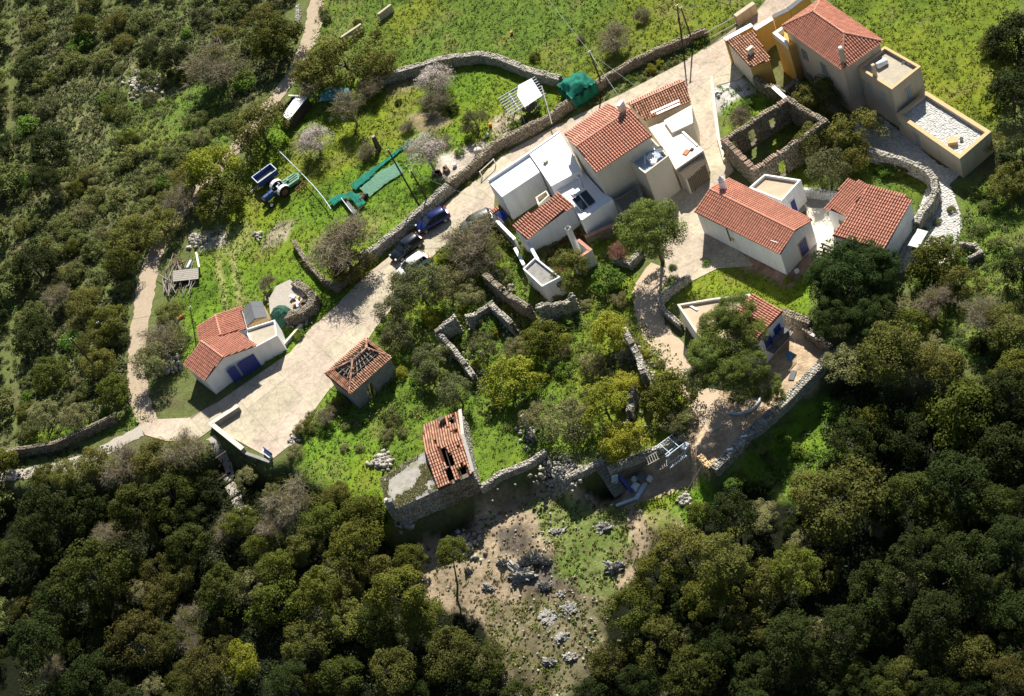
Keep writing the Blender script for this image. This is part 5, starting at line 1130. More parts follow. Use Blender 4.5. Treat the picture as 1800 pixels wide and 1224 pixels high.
# green rotary mower
A_, B_ = P(500, 330), P(520, 316); c = P(515, 323); t = thing('green_mower', 'green six sided mower deck lying behind the blue tractor', 'mower', (c.x, c.y, .02), atan2((B_-A_).y, (B_-A_).x))
M['mower_green'] = mat('mower_green_paint', (.12, .28, .19), .6, .35, .2, 5, dirt=(.3, .32, .22), dirt_amt=.5)
hx = [(-1.05, -.45), (-.6, -.72), (.7, -.72), (1.1, -.2), (1.1, .35), (.6, .72), (-.7, .72), (-1.05, .3)]
b = MB().prism(hx, .25, .62); b.build('deck', M['mower_green'], t, bevel=.05, local=True)
for y in (-.35, 0, .35): MB().box((0, y, .65), (1.6-.3*abs(y), .06, .06)).build('rib', M['wood_dark'], t, local=True)
MB().tube([(-.3, 0, .62), (-.3, 0, .85)], .16, 10).build('gearbox', M['mower_green'], t, local=True); MB().bar((-1, 0, .6), (-1.7, -.1, .45), .07).build('hitch', M['steel'], t, local=True)
for s in (-1, 1): wheel(t, (.4, s*.6, .14), .14, .12, (0, 1, 0))
t.scale = (1.12,)*3
# rusty harrow
c = P(531, 333); t = thing('rusty_harrow', 'small rusty harrow standing in the grass right of the green mower', 'harrow', (c.x, c.y, 0), .45)
f = MB()
for y in (-.3, .3): f.bar((-.7, y, .5), (.7, y, .5), .08)
for x in (-.65, 0, .65): f.bar((x, -.35, .5), (x, .35, .5), .08)
f.build('harrow_frame', M['rust'], t, local=True)
for x in (-.6, -.2, .2, .6):
    for y in (-.3, .3): MB().tube([(x, y, .5), (x+.08, y, .25), (x-.05, y, -.02)], .03, 5).build('tine', M['rust'], t, local=True)

# pergola with white canvas
def table_and_chairs(): pass
t = thing('garden_pergola', 'grey pergola of thin poles with white canvas and dark table beneath', 'pergola', P(925, 215)); z = 2.5
a, b_, c_, d_ = hip_at(875, 174, z), hip_at(941, 135, z), hip_at(959, 164, z), hip_at(895, 203, z)
for i in range(8):
    f_ = i/7; MB().bar(a.lerp(d_, f_), b_.lerp(c_, f_), .07, .09).build('slat', M['steel'], t)
for f0 in (.28, .9): MB().bar(a.lerp(b_, f0)-Vector((0, 0, .1)), d_.lerp(c_, f0)-Vector((0, 0, .1)), .1, .12).build('beam', M['steel'], t)
for f0 in (.28, .9):
    for f1 in (.04, .96): p = a.lerp(b_, f0).lerp(d_.lerp(c_, f0), f1); MB().bar((p.x, p.y, 0), (p.x, p.y, z-.17), .1).build('post', M['steel'], t)
cv = MB(); g = 9
vs = [hip_at(*p0, z+.1) for p0 in ((911, 150), (934, 138), (953, 168), (922, 189), (909, 168))]
cen = sum(vs, Vector())/5; n5 = 20; ring = []
for i in range(5):
    for k in range(4): ring.append(vs[i].lerp(vs[(i+1) % 5], k/4))
allv = [cen-Vector((0, 0, .04))]+[cen.lerp(r_, .5)+Vector((0, 0, random.uniform(-.02, .02))) for r_ in ring]+ring
cv.add(allv, [(0, 1+i, 1+(i+1) % n5) for i in range(n5)]+[(1+i, 1+n5+i, 1+n5+(i+1) % n5, 1+(i+1) % n5) for i in range(n5)]); cv.build('canvas', M['canvas'], t, smooth=True)
c = P(938, 196); t = thing('garden_table', 'dark rectangular garden table under the pergola edge', 'table', (c.x, c.y, 0), .55)
MB().box((0, 0, .74), (1.8, .9, .05)).build('tabletop', M['wood_dark'], t, local=True)
for x in (-.8, .8):
    for y in (-.38, .38): MB().box((x, y, .36), (.06, .06, .72)).build('leg', M['wood_dark'], t, local=True)
spots = [(-.55, .72, 0), (.1, .75, 0), (.7, .7, 0), (-.5, -.75, pi), (.2, -.72, pi)]; nm = ['at the back left corner', 'in the middle of the back side', 'at the back right corner', 'at the front left corner', 'in the middle of the front side']
ch0 = None
for (x, y, r), n_ in zip(spots, nm):
    p = Vector((x, y, 0)); p.rotate(Matrix.Rotation(.55, 3, 'Z')); loc = (c.x+p.x, c.y+p.y, 0)
    lab = 'grey garden chair '+n_+' of the dark table'
    if ch0 is None:
        ch0 = thing('garden_chair', lab, 'chair', loc, .55+r, 'chairs round the garden table'); MB().box((0, 0, .44), (.46, .44, .05)).build('seat', M['felt'], ch0, local=True); MB().box((0, .22, .7), (.46, .05, .48)).build('backrest', M['felt'], ch0, local=True)
        for sx in (-.2, .2):
            for sy in (-.18, .18): MB().box((sx, sy, .21), (.04, .04, .42)).build('leg', M['black'], ch0, local=True)
    else:
        q_ = ch0.copy(); COL.objects.link(q_); q_.location = loc; q_.rotation_euler = (0, 0, .55+r); q_['label'] = lab
        for k in ch0.children: k2 = k.copy(); COL.objects.link(k2); k2.parent = q_
# netted shelter
t = thing('netted_shelter', 'large cube of green shade netting draped over bushes', 'shelter', P(1012, 185)); z = 2.4
cor = [hip_at(*p, z) for p in ((975, 146), (1012, 118), (1048, 142), (996, 158))]; cor = [hip_at(977, 147, z), hip_at(1010, 120, z), hip_at(1045, 138, z), hip_at(995, 160, z)]
cor = [hip_at(977, 146, 2.1), hip_at(1018, 121, 2.1), hip_at(1046, 140, 2.1), hip_at(1003, 170, 2.1)]
N = 18; vs = []; fs = []
for i in range(N+1):
    for j in range(N+1):
        u, v = i/N, j/N; p = cor[0].lerp(cor[1], u).lerp(cor[3].lerp(cor[2], u), v)
        rr_ = fbm(np.array([p.x]), np.array([p.y]), 1.4, 3)[0]; p.z = 1.7+1.5*rr_*(sin(pi*u)*sin(pi*v))**.4+.12*sin((u+v)*19); vs.append(p)
fs = [(i*(N+1)+j, (i+1)*(N+1)+j, (i+1)*(N+1)+j+1, i*(N+1)+j+1) for i in range(N) for j in range(N)]
per = [i*(N+1) for i in range(N+1)]+[N*(N+1)+j for j in range(1, N+1)]+[i*(N+1)+N for i in range(N-1, -1, -1)]+[j for j in range(N-1, 0, -1)]
b0 = len(vs)
for k, i in enumerate(per):
    p = vs[i].copy(); cc = (cor[0]+cor[2])/2; dd = Vector((p.x-cc.x, p.y-cc.y, 0)).normalized(); vs.append(Vector((p.x, p.y, 0))+dd*(.08*sin(k*1.7)))
for k in range(len(per)): k2 = (k+1) % len(per); fs.append((per[k], per[k2], b0+k2, b0+k))
MB().add(vs, fs).build('netting', M['net'], t, smooth=True)
for p in cor: MB().bar((p.x, p.y, 0), (p.x, p.y, 1.7), .06).build('post', M['wood'], t)
# netting strips on the field
def net_strip(label, px, w0, w1, m, z=.1, name='ground_net'):
    pts = [P(*p) for p in px]; vs = []; n = 0; K = 6; path = []
    for i in range(len(pts)-1):
        for k in range(6): path.append(pts[i].lerp(pts[i+1], k/6))
    path.append(pts[-1])
    for i, p in enumerate(path):
        d = path[min(i+1, len(path)-1)]-path[max(i-1, 0)]; nn = Vector((-d.y, d.x, 0)).normalized(); w_ = w0+(w1-w0)*i/(len(path)-1)
        for k in range(K+1): s = k/K-.5; vs.append(p+nn*s*w_+Vector((random.uniform(-.06, .06), random.uniform(-.06, .06), z+random.uniform(0, .13)+(.1 if k % 2 else 0))))
    fs = [(i*(K+1)+j, (i+1)*(K+1)+j, (i+1)*(K+1)+j+1, i*(K+1)+j+1) for i in range(len(path)-1) for j in range(K)]
    o = MB().add(vs, fs).build(name, M[m], smooth=True); tag(o, label, 'netting', 'green nets in the kitchen garden'); return o
net_strip('broad pale green net sheet spread on the grass beside the leaning pole', [(640, 340), (668, 318), (705, 296)], 2.6, 2.4, 'net_pale')
net_strip('long narrow bright green net trailing from the pale net to the garden', [(652, 305), (680, 285), (700, 268), (715, 258), (724, 248)], .8, .35, 'net')
net_strip('dark green net folded over a bed above the pale net', [(622, 334), (640, 320), (658, 305)], 1.3, 1.1, 'net', z=.35)
net_strip('dark green heap of net beside the white trough', [(584, 362), (596, 353), (612, 349)], 1.5, .9, 'net', z=.4)
net_strip('bright green net piled round the rusty engine', [(615, 345), (628, 352), (640, 366)], .9, 1.1, 'net', z=.4)
# trough, engine
a, b_ = P(603, 354), P(622, 379); t = thing('white_trough', 'long narrow white trough turned on its side in the grass', 'trough', a)
d = (b_-a); n_ = Vector((-d.y, d.x, 0)).normalized(); MB().bar(a+Vector((0, 0, .35)), b_+Vector((0, 0, .35)), .06, .5).build('trough_side', M['white'], t); MB().bar(a+n_*.25+Vector((0, 0, .1)), b_+n_*.25+Vector((0, 0, .1)), .5, .06).build('trough_bottom', M['felt'], t)
c = P(640, 352); t = thing('old_engine', 'rusty engine block on a frame between the green nets', 'engine', (c.x, c.y, 0), .6)
MB().box((0, 0, .4), (.8, .4, .35)).build('engine_block', M['rust'], t, bevel=.04, local=True); MB().tube([(.45, -.3, .4), (.45, .3, .4)], .28, 12).build('flywheel', M['black'], t, local=True)
for x in (-.35, .35): MB().bar((x, -.3, .06), (x, .3, .06), .1).build('skid', M['wood'], t, local=True)
for k in range(4): MB().tube([(-.3+k*.18, 0, .55), (-.3+k*.18, 0, .8)], .04, 6).build('cylinder_head', M['steel'], t, local=True)
# brown post and pot, garden stuff
c = P(666, 262); t = thing('tall_stump', 'tall pale topped tree stump in the grass right of the blossom tree', 'stump', c); MB().tube([c-Vector((0, 0, .1)), c+Vector((0, 0, .6)), c+Vector((.05, 0, 1.5)), c+Vector((.1, .05, 2.0))], [.42, .34, .3, .24], 10).build('stump_trunk', M['bark'], t, smooth=False); MB().tube([c+Vector((.1, .05, 2.0)), c+Vector((.1, .05, 2.04))], .23, 10).build('cut_top', M['wood_pale'], t)
c = P(842, 270); t = thing('round_pot', 'round grey white pot with a bare stem on the garden gravel', 'pot', c)
MB().tube([c, c+Vector((0, 0, .15)), c+Vector((0, 0, .45)), c+Vector((0, 0, .7)), c+Vector((0, 0, .8))], [.28, .48, .55, .42, .3], 14).build('pot_body', M['cream'], t, smooth=True); MB().tube([c+Vector((0, 0, .75)), c+Vector((.1, 0, 1.6)), c+Vector((.05, .1, 2.2))], [.04, .03, .015], 6).build('stem', M['bark'], t)
for (x, y, l, m_, r) in ((863, 222, 'orange flower pot below the grey green bush', 'orange', .2), (858, 240, 'white and blue bucket on the garden gravel', 'palebl', .2), (800, 292, 'white stone like pot among the garden gravel', 'white', .28), (782, 300, 'terracotta pot by the junk under the blossom tree', 'terracotta', .22), (900, 60, 'small terracotta urn in the top field', 'terracotta', .2)):
    c = P(x, y); tag(MB().tube([c, c+Vector((0, 0, .2)), c+Vector((0, 0, .4))], [r*.7, r, r*.95], 12).build('flower_pot', M[m_]), l, 'pot', 'pots in the garden')
# junk by blossom tree
c = P(775, 303); t = thing('junk_heap', 'heap of boxes and an orange cover under the middle blossom tree', 'junk heap', c)
for i in range(7): MB().box(c+Vector((random.uniform(-.9, .9), random.uniform(-.5, .5), .2)), (random.uniform(.3, .7), random.uniform(.3, .6), .4), rz=random.random()*3).build('crate', M[random.choice(['wood_dark', 'felt', 'wood', 'orange', 'black'])], t)
# sheds upper left
t = thing('corrugated_shelter', 'low shelter with teal sheet roof behind the bare trees', 'shelter', P(590, 200)); a, b_, c_, d_ = hip_at(572, 154, 2.2), hip_at(612, 155, 2.2), hip_at(622, 174, 1.9), hip_at(560, 178, 1.9)
M['teal'] = mat('teal_sheet', (.03, .21, .22), .6, .35, .25, 3, dirt=(.35, .3, .2), dirt_amt=.8, dirt_scale=1.2)
for i in range(8):
    p0, p1, q0, q1 = a.lerp(b_, i/8), a.lerp(b_, (i+.97)/8), d_.lerp(c_, i/8), d_.lerp(c_, (i+.97)/8); dz = Vector((0, 0, .04))
    MB().add([p0, p1, q1, q0, p0-dz, p1-dz, q1-dz, q0-dz], [(0, 1, 2, 3)[::-1], (4, 5, 6, 7), (0, 4, 5, 1), (2, 6, 7, 3), (1, 5, 6, 2), (3, 7, 4, 0)]).build('roof_sheet', M['teal'], t)
for p in (a, b_, c_, d_): MB().bar((p.x, p.y, 0), p-Vector((0, 0, .06)), .1).build('post', M['wood_dark'], t)
t = thing('white_slab_store', 'low store with white slab roof and dark opening beside the dirt track', 'store', P(515, 190)); poly = [tuple(hip_at(a, b, 1.6)[:2]) for a, b in [(514, 168), (540, 171), (507, 212), (488, 194)]]
hollow(t, poly, -.3, 1.5, .2, 'wood_dark'); ip = poly; MB().prism([poly[0], poly[1], poly[2], ((poly[3][0]*.55+poly[2][0]*.45), (poly[3][1]*.55+poly[2][1]*.45)), ((poly[0][0]*.75+poly[1][0]*.25), (poly[0][1]*.75+poly[1][1]*.25))], 1.504, 1.6).build('roof_slab', M['roof_white'], t)
MB().bar(hip_at(507, 168, 1.7), hip_at(541, 170, 1.7), .22, .1).build('lintel', M['cream'], t)
# bench, gate etc
a, b_ = P(465, 797), P(480, 808); c = (a+b_)/2; t = thing('stone_bench', 'white slab bench facing the valley at the tip of the concrete yard', 'bench', (c.x, c.y, .04), atan2((b_-a).y, (b_-a).x))
MB().box((0, 0, .45), (1.5, .42, .08)).build('seat', M['white'], t, local=True); MB().box((0, .24, .68), (1.5, .07, .4)).build('backrest', M['blue'], t, local=True)
for x in (-.55, .55): MB().box((x, 0, .2), (.12, .36, .41)).build('leg', M['cream'], t, local=True)
# white awning
t = thing('awning_table', 'white awning on thin posts beside the square white house', 'awning', P(1625, 440)); z = 2.1; c4 = [hip_at(*p, z) for p in ((1613, 402), (1631, 407), (1614.5, 436), (1596, 431))]; dz = Vector((0, 0, .06))
MB().add(c4+[p-dz for p in c4], [(0, 1, 2, 3), (7, 6, 5, 4), (0, 4, 5, 1), (1, 5, 6, 2), (2, 6, 7, 3), (3, 7, 4, 0)]).build('canopy', M['canvas'], t)
for p in c4: MB().bar((p.x, p.y, 0), (p.x, p.y, z-.07), .06).build('post', M['steel'], t)
plain_wall('terrace_step_wall', 'low grey wall in the shade along the square white house', [(1612, 400), (1590, 445), (1580, 466)], .6, .3, 'grey_render', None, at_top=False)
# pergola between white houses
t = thing('beam_pergola', 'dark beams laid across the gap between the two white houses', 'pergola', P(1450, 450)); z = 2.5
for i in range(5):
    f_ = i/4; a = hip_at(1443+f_*-9+0, 428+f_*26, z); b_ = hip_at(1466-6*f_, 437+f_*24, z); MB().bar(a, b_, .12, .12).build('beam', M['wood_dark'], t)
for (x, y) in ((1444, 427), (1435, 455), (1466, 437), (1460, 461)): p = hip_at(x, y, z); MB().bar((p.x, p.y, -.1), (p.x, p.y, z-.07), .1).build('post', M['wood_dark'], t)
# blue sheet, grey mats
tag(MB().add([P(1381, 622, .03), P(1391, 618, .05), P(1394, 624, .04), P(1389, 636, .03), P(1386, 631, .06)], [(0, 1, 2, 3, 4)]).build('blue_sheet', M['bluetarp']), 'bright blue plastic sheet on the earth yard', 'plastic sheet').modifiers.new('s', 'SOLIDIFY').thickness = .03
tag(MB().bar(P(1390, 668, .05), P(1396, 652, .05), .55, .05).build('grey_mat', M['felt']), 'grey mat lying on the earth yard below the blue sheet', 'mat')
tag(MB().bar(P(1451, 603, .2), P(1464, 612, .2), .3, .05).build('white_board', M['palebl']), 'pale board behind the low wall of the earth yard', 'board')
tag(MB().bar(P(1426, 587, 1.3), P(1432, 591, 1.3), .3, .05).build('white_board', M['white']), 'small white board on the end of the yard wall', 'board')
for x0, y0, l in ((1307, 766, 'lower'), (1286, 790, 'upper')):
    pass
for (x, y, l) in ((1283, 790, 'lower left'), (1308, 767, 'upper right')):
    tag(MB().box(P(x, y, 1.0), (.6, .18, .12), rz=-.4).build('white_block', M['white']), 'small white block on the long retaining wall, '+l+' one of two', 'block', 'white blocks on the retaining wall')
# round edging under pine
p0 = P(1302, 700); ring = [p0+Vector((cos(a)*2.0, sin(a)*2.0, .15)) for a in np.linspace(-2.6, .6, 16)]
tag(MB().tube(ring, .13, 6).build('curved_kerb', M['palebl']), 'pale curved kerb in the shade under the big pine', 'kerb')
c = P(1221, 687); tag(MB().box(c+Vector((0, 0, .4)), (.7, .5, .8), rz=.4).build('blue_white_box', M['palebl'], bevel=.04), 'pale blue box among the rubble left of the big pine', 'box')
# frames and blue beams in the lower yard
def frame_rack(label, pa, pb, depth, n, m, z, nm, rungs=True):
    a, b_ = P(*pa), P(*pb); d = (b_-a).normalized(); L = (b_-a).length; nn = Vector((-d.y, d.x, 0)); t = thing(nm, label, 'metal frame', a)
    for o in (0, depth): MB().bar(a+nn*o+Vector((0, 0, z)), b_+nn*o+Vector((0, 0, z)), .07).build('rail', M[m], t)
    for i in range(n): p = a+d*L*(i+.5)/n; MB().bar(p+nn*.03+Vector((0, 0, z)), p+nn*(depth-.03)+Vector((0, 0, z)), .05).build('rung', M[m], t)
    for o in (0, depth):
        for e in (.03, .97): p = a+d*L*e+nn*o; MB().bar((p.x, p.y, p.z-.05), (p.x, p.y, p.z+z-.04), .05).build('leg', M[m], t)
    return t
frame_rack('pale blue ladder like frame standing in front of the stacked frames', (1181, 835), (1212, 812), .62, 11, 'palebl', 1.0, 'ladder_frame')
frame_rack('large open rectangular pale frame leaning against the terrace wall', (1176, 815), (1207, 792), 1.7, 2, 'palebl', 1.1, 'open_frame')
frame_rack('narrow pale frame lying inside the large open frame', (1176, 808), (1198, 790), .35, 2, 'palebl', .5, 'narrow_frame')
frame_rack('brown rack of wooden pallets left of the pale frames', (1150, 838), (1176, 824), 1.2, 7, 'wood_pale', .5, 'pallet_rack')
frame_rack('lower brown wooden pallet below the terrace wall', (1143, 826), (1163, 815), .9, 5, 'wood_pale', .8, 'pallet_rack')
tag(MB().bar(P(1090, 838, .3), P(1112, 866, .3), .32, .3).build('blue_beam', M['blue']), 'dark blue beam lying at the foot of the stone steps', 'beam')
tag(MB().bar(P(1118, 878, .15), P(1135, 849, .15), .42, .2).build('pale_beam', M['palebl']), 'short broad pale blue beam, upper one of the bent pair', 'beam', 'pale blue beams')
tag(MB().bar(P(1083, 889, .12), P(1118, 876, .12), .25, .16).build('pale_beam', M['palebl']), 'long narrow pale blue beam, lower one of the bent pair', 'beam', 'pale blue beams')
for i, (x, y, s_, m_, l) in enumerate(((1117, 856, .75, 'white', 'white square box between the blue beams'), (1115, 843, .5, 'palebl', 'small pale box above the white square box'), (1128, 838, .8, 'felt', 'grey slatted crate next to the pallets'), (1142, 842, .5, 'white', 'small white block by the upper end of the pale beam'), (1205, 786, .8, 'steel', 'grey metal box beside the large open frame'))):
    tag(MB().box(P(x, y, .28), (s_, s_*.8, .5), rz=.6).build('storage_box', M[m_], bevel=.03), l, 'box', 'boxes in the lower yard')
tag(MB().tube([P(1238, 812, 1.8), P(1208, 862, .05)], .035, 6).build('leaning_pole', M['wood_pale']), 'thin pole leaning from the ochre pier to the grass', 'pole')
t = thing('plank_stack', 'stack of pale boards on the steps side of the lower yard', 'planks', P(1080, 850))
for i in range(6): MB().bar(P(1075, 838+i*3.2, .35), P(1086, 835+i*3.2, .35), .16, .08).build('plank', M['palebl'], t)
# wood pile at left
t = thing('weathered_wood_heap', 'long heap of grey weathered poles and branches beside the dirt track', 'wood heap', P(300, 510))
for i in range(70):
    a = P(random.uniform(288, 335), random.uniform(478, 522), random.uniform(.05, .6)); ang = random.gauss(1.1, .35); L = random.uniform(1.2, 3.2); e = a+Vector((cos(ang)*L, sin(ang)*L, random.uniform(-.1, .25)))
    MB().tube([a, a.lerp(e, .5)+Vector((random.uniform(-.08, .08), 0, .03)), e], [.05, .06, .03], 5).build('branch', M[random.choice(['wood_pale', 'wood', 'wood_dark', 'wood_pale'])], t)
t = thing('board_stack', 'two tier stack of bleached boards above the wood heap', 'boards', P(330, 482)); 
for i in range(6):
    MB().bar(P(304, 478+i*3.2, .6), P(349, 473+i*3.2, .6), .26, .06).build('board', M['wood_pale'], t)
for x in (310, 342): MB().bar(P(x, 474, .3), P(x+1, 496, .3), .1, .5).build('trestle', M['wood'], t)
tag(MB().bar(P(345, 444, .8), P(350, 470, .8), .22, .12).build('white_gutter', M['white']), 'white gutter length leaning beside the bleached boards', 'gutter')
tag(MB().bar(P(329, 472, .4), P(336, 458, .4), .35, .3).build('blue_drum', M['palebl'], bevel=.08), 'pale blue plastic drum behind the bleached boards', 'drum')
t = thing('rusty_scrap', 'pile of reddish rusty scrap metal behind the bleached boards', 'scrap', P(315, 455))
for i in range(12): MB().bar(P(random.uniform(302, 326), random.uniform(448, 468), .3), P(random.uniform(302, 326), random.uniform(448, 468), random.uniform(.2, .7)), .12, .08).build('scrap_piece', M['rust'], t)
tag(MB().bar(P(313, 560, .15), P(323, 553, .15), .3, .15).build('orange_board', M['orange']), 'orange board in the grass above the garage', 'board')
# yard junk by shed
c = P(495, 556, .9); t = thing('covered_mound', 'rounded mound covered with dark green tarpaulin beside the grey shed', 'covered heap', (c.x, c.y, .0)); vs = []; fs = []; n = 18
for i in range(6):
    ph = i/5*pi/2
    for j in range(n): rr_ = 1.35*cos(ph)*(1+.06*sin(j*3.1+i)) if i < 5 else .05; vs.append((c.x+cos(2*pi*j/n)*rr_, c.y+sin(2*pi*j/n)*rr_, .5+1.7*sin(ph)+.04*sin(j*2.3)))
fs = [(i*n+j, i*n+(j+1) % n, (i+1)*n+(j+1) % n, (i+1)*n+j) for i in range(5) for j in range(n)]+[tuple(5*n+j for j in range(n))]
MB().add(vs, fs).build('tarpaulin', M['net_dark'], t, smooth=False)
t = thing('yard_junk', 'boards, crates and a trough piled on the raised stone yard', 'junk heap', P(525, 540, .85))
for i in range(16):
    p = P(random.uniform(516, 538), random.uniform(520, 545), .95); MB().box(p+Vector((0, 0, random.uniform(.05, .3))), (random.uniform(.2, 1.1), random.uniform(.15, .4), random.uniform(.1, .3)), rz=random.random()*3).build(random.choice(['crate', 'board']), M[random.choice(['wood_pale', 'wood', 'palebl', 'wood_dark', 'white', 'ochre_trim', 'rust'])], t)
t = thing('log_pile', 'small pile of cut logs next to the covered mound', 'logs', P(480, 535))
for i in range(22):
    p = P(random.uniform(466, 494), random.uniform(515, 540), random.uniform(.1, .7)); a_ = random.random()*3; MB().tube([p, p+Vector((cos(a_)*.5, sin(a_)*.5, random.uniform(0, .3)))], random.uniform(.06, .12), 7).build('log', M[random.choice(['wood', 'wood_pale', 'bark'])], t)
# manhole, junk near garage back
c = P(305, 645); t = thing('stone_fireplace', 'small ruined stone hearth left of the garage', 'hearth', c); stone_mesh('hearth_stones', np.array([(c.x+random.uniform(-1, 1), c.y+random.uniform(-1, 1.2), random.uniform(.1, .5)) for _ in range(60)]), np.full((60, 3), .36), RNG.uniform(0, 3, 60), M['stone'], t); MB().box(c+Vector((-.2, 1.2, .5)), (.6, .5, 1.0)).build('hearth_post', M['stone'], t)
for (x, y, l) in ((388, 800, 'topmost'), (393, 838, 'second'), (399, 850, 'third'), (412, 872, 'lowest and longest')):
    a_ = P(x-9, y+6, .12); e_ = P(x+12, y-8, .12); tag(MB().bar(a_, e_, .16, .1).build('path_sleeper', M['wood_dark']), 'dark wooden sleeper across the shaded ravine path, '+l+' one', 'sleeper', 'sleepers of the ravine path')
# wire gate by railing
a, b_ = P(1242, 72), P(1296, 42); t = thing('iron_railing', 'dark iron bar railing at the end of the lane wall', 'railing', a); n_ = 34; d = b_-a
for i in range(n_): p = a+d*(i/(n_-1)); MB().bar(p, p+Vector((0, 0, 1.25)), .03).build('bar', M['black'], t)
for z in (.15, 1.1): MB().bar(a+Vector((0, 0, z)), b_+Vector((0, 0, z)), .04).build('rail', M['steel'], t)
plain_wall('gate_pier', 'beige pier and wall at the top end of the iron railing', [(1297, 45), (1330, 22)], 1.5, .6, 'beige', at_top=False)
# fences, ropes and poles
def pole(label, base, top, h, r=.12, arms=0, m='wood_dark', tilt=None):
    p = P(*base); best = None
    # lean chosen so that the pole's head lies on the sight line at height h
    q_ = Vector(flat(top[0], top[1], h+p.z)); t = thing('utility_pole', label, 'pole', p, group='wooden utility poles')
    MB().tube([p-Vector((0, 0, .3)), q_], [r, r*.7], 8).build('shaft', M[m], t)
    for k in range(arms): MB().bar(q_+Vector((-.45, .2, -.3-.35*k)), q_+Vector((.45, -.2, -.3-.35*k)), .09).build('cross_arm', M['wood'], t)
    for s in (-1, 1): MB().tube([q_+Vector((s*.1, 0, -.15)), q_+Vector((s*.1, 0, .08))], .05, 8).build('insulator', M['white'], t)
    return q_
PL = {}
PL['a'] = pole('tall dark pole leaning over the pale green net', (737, 362), (682, 264), 8.2)
PL['b'] = pole('shorter dark pole behind the blue car', (757, 361), (722, 301), 5.9)
PL['c'] = pole('pole beside the green netted shelter carrying the wires', (1060, 152), (1036, 91), 5.3, arms=1)
PL['d'] = pole('dark pole rising from the lane wall, left of the leaning pair', (1200, 84), (1190, 10), 6.2)
PL['e'] = pole('dark pole rising from the lane wall, right of the leaning pair', (1218, 75), (1197, 14), 5.8)
PL['f'] = pole('grey pole standing in the scrub of the left hillside', (182, 662), (124, 596), 7.8)
PL['g'] = pole('thin dark pole above the garage beside the leafless tree', (343, 604), (334, 540), 5.5, r=.07)
PL['h'] = pole('short dark pole in the scrub left of the track', (192, 596), (172, 567), 3.5, r=.07)
def wire(a, b, sag, label, r=.018, m='steel'):
    a = Vector(a); b = Vector(b); pts = [a.lerp(b, k/16)-Vector((0, 0, sag*4*(k/16)*(1-k/16))) for k in range(17)]
    tag(MB().tube(pts, r, 4).build('overhead_wire', M[m]), label, 'wire', 'overhead wires')
far = lambda x, y, z: Vector(flat(x, y, z))
wire(PL['c'], far(950, -20, 5.5), .3, 'pale wire from the wire carrying pole up to the top edge'); wire(PL['c'], PL['e'], .6, 'wire between the wire carrying pole and the leaning pair')
wire(PL['c'], far(1085, 165, 7.0), .1, 'left one of two wires down to the tall house chimney'); wire(PL['c'], far(1118, 152, 4.5), .1, 'right wire from the pole down to the old tiled range')
wire(PL['e'], far(1420, -30, 6.0), .4, 'wire leaving the leaning poles towards the top right'); wire(PL['b'], far(850, 352, 4), .3, 'wire from the shorter pole to the lower white house')
wire(PL['g'], PL['h'], .4, 'wire crossing the dirt track', m='black'); wire(PL['f'], PL['h'], .3, 'short wire between the hillside poles', m='black'); wire(PL['f'], far(20, 690, 8), .4, 'wire from the hillside pole to the left edge', m='black'); wire(PL['g'], PL['a'], .9, 'long thin wire over the field to the leaning pole', r=.012, m='black')
# pale hose / fence rail across the field
pts = [P(490, 265, 1.2), P(508, 283, .9), P(530, 305, .8), P(552, 328, .8), P(570, 350, .8), P(582, 368, .8)]
t = thing('rope_fence', 'pale rope fence line crossing the green field above the tractor', 'fence', pts[0])
MB().tube(pts, .06, 6).build('rope', M['palebl'], t)
for i in (0, 2, 4, 5): p = pts[i]; MB().tube([(p.x, p.y, -.1), (p.x, p.y, p.z+.1)], .05, 6).build('post', M['wood_pale'], t)
tag(MB().tube([P(952, 151, 1.7), P(970, 218, 1.2)], .07, 6).build('long_pole', M['wood_pale']), 'long pale pole leaning from the garden onto the lane wall', 'pole')
tag(MB().tube([P(1412, 353, 1.6), P(1421, 372, .05)], .05, 6).build('broom_pole', M['ochre_trim']), 'wooden pole leaning in the patio corner', 'pole')
tag(MB().box(P(1401, 477, .2), (.45, .4, .4)).build('white_bucket', M['white'], bevel=.05), 'white bucket at the corner of the long white house', 'bucket')
a, b_ = P(848, 312), P(872, 290); t = thing('pipe_barrier', 'pale pipe barrier at the edge of the lane by the white flat houses', 'barrier', a)
for p in (a, b_): MB().tube([p, p+Vector((0, 0, .95))], .07, 8).build('post', M['white'], t)
MB().tube([a+Vector((0, 0, .9)), b_+Vector((0, 0, .9))], .06, 8).build('rail', M['cream'], t)
# hose by the white house
hp = [P(1248+40*s+12*sin(s*18), 422+44*s+9*cos(s*18), .05) for s in np.linspace(0, 1, 60)]
tag(MB().tube(hp, .025, 5).build('garden_hose', M['wood_pale']), 'coiled pale hose in the shade of the long white house', 'hose')
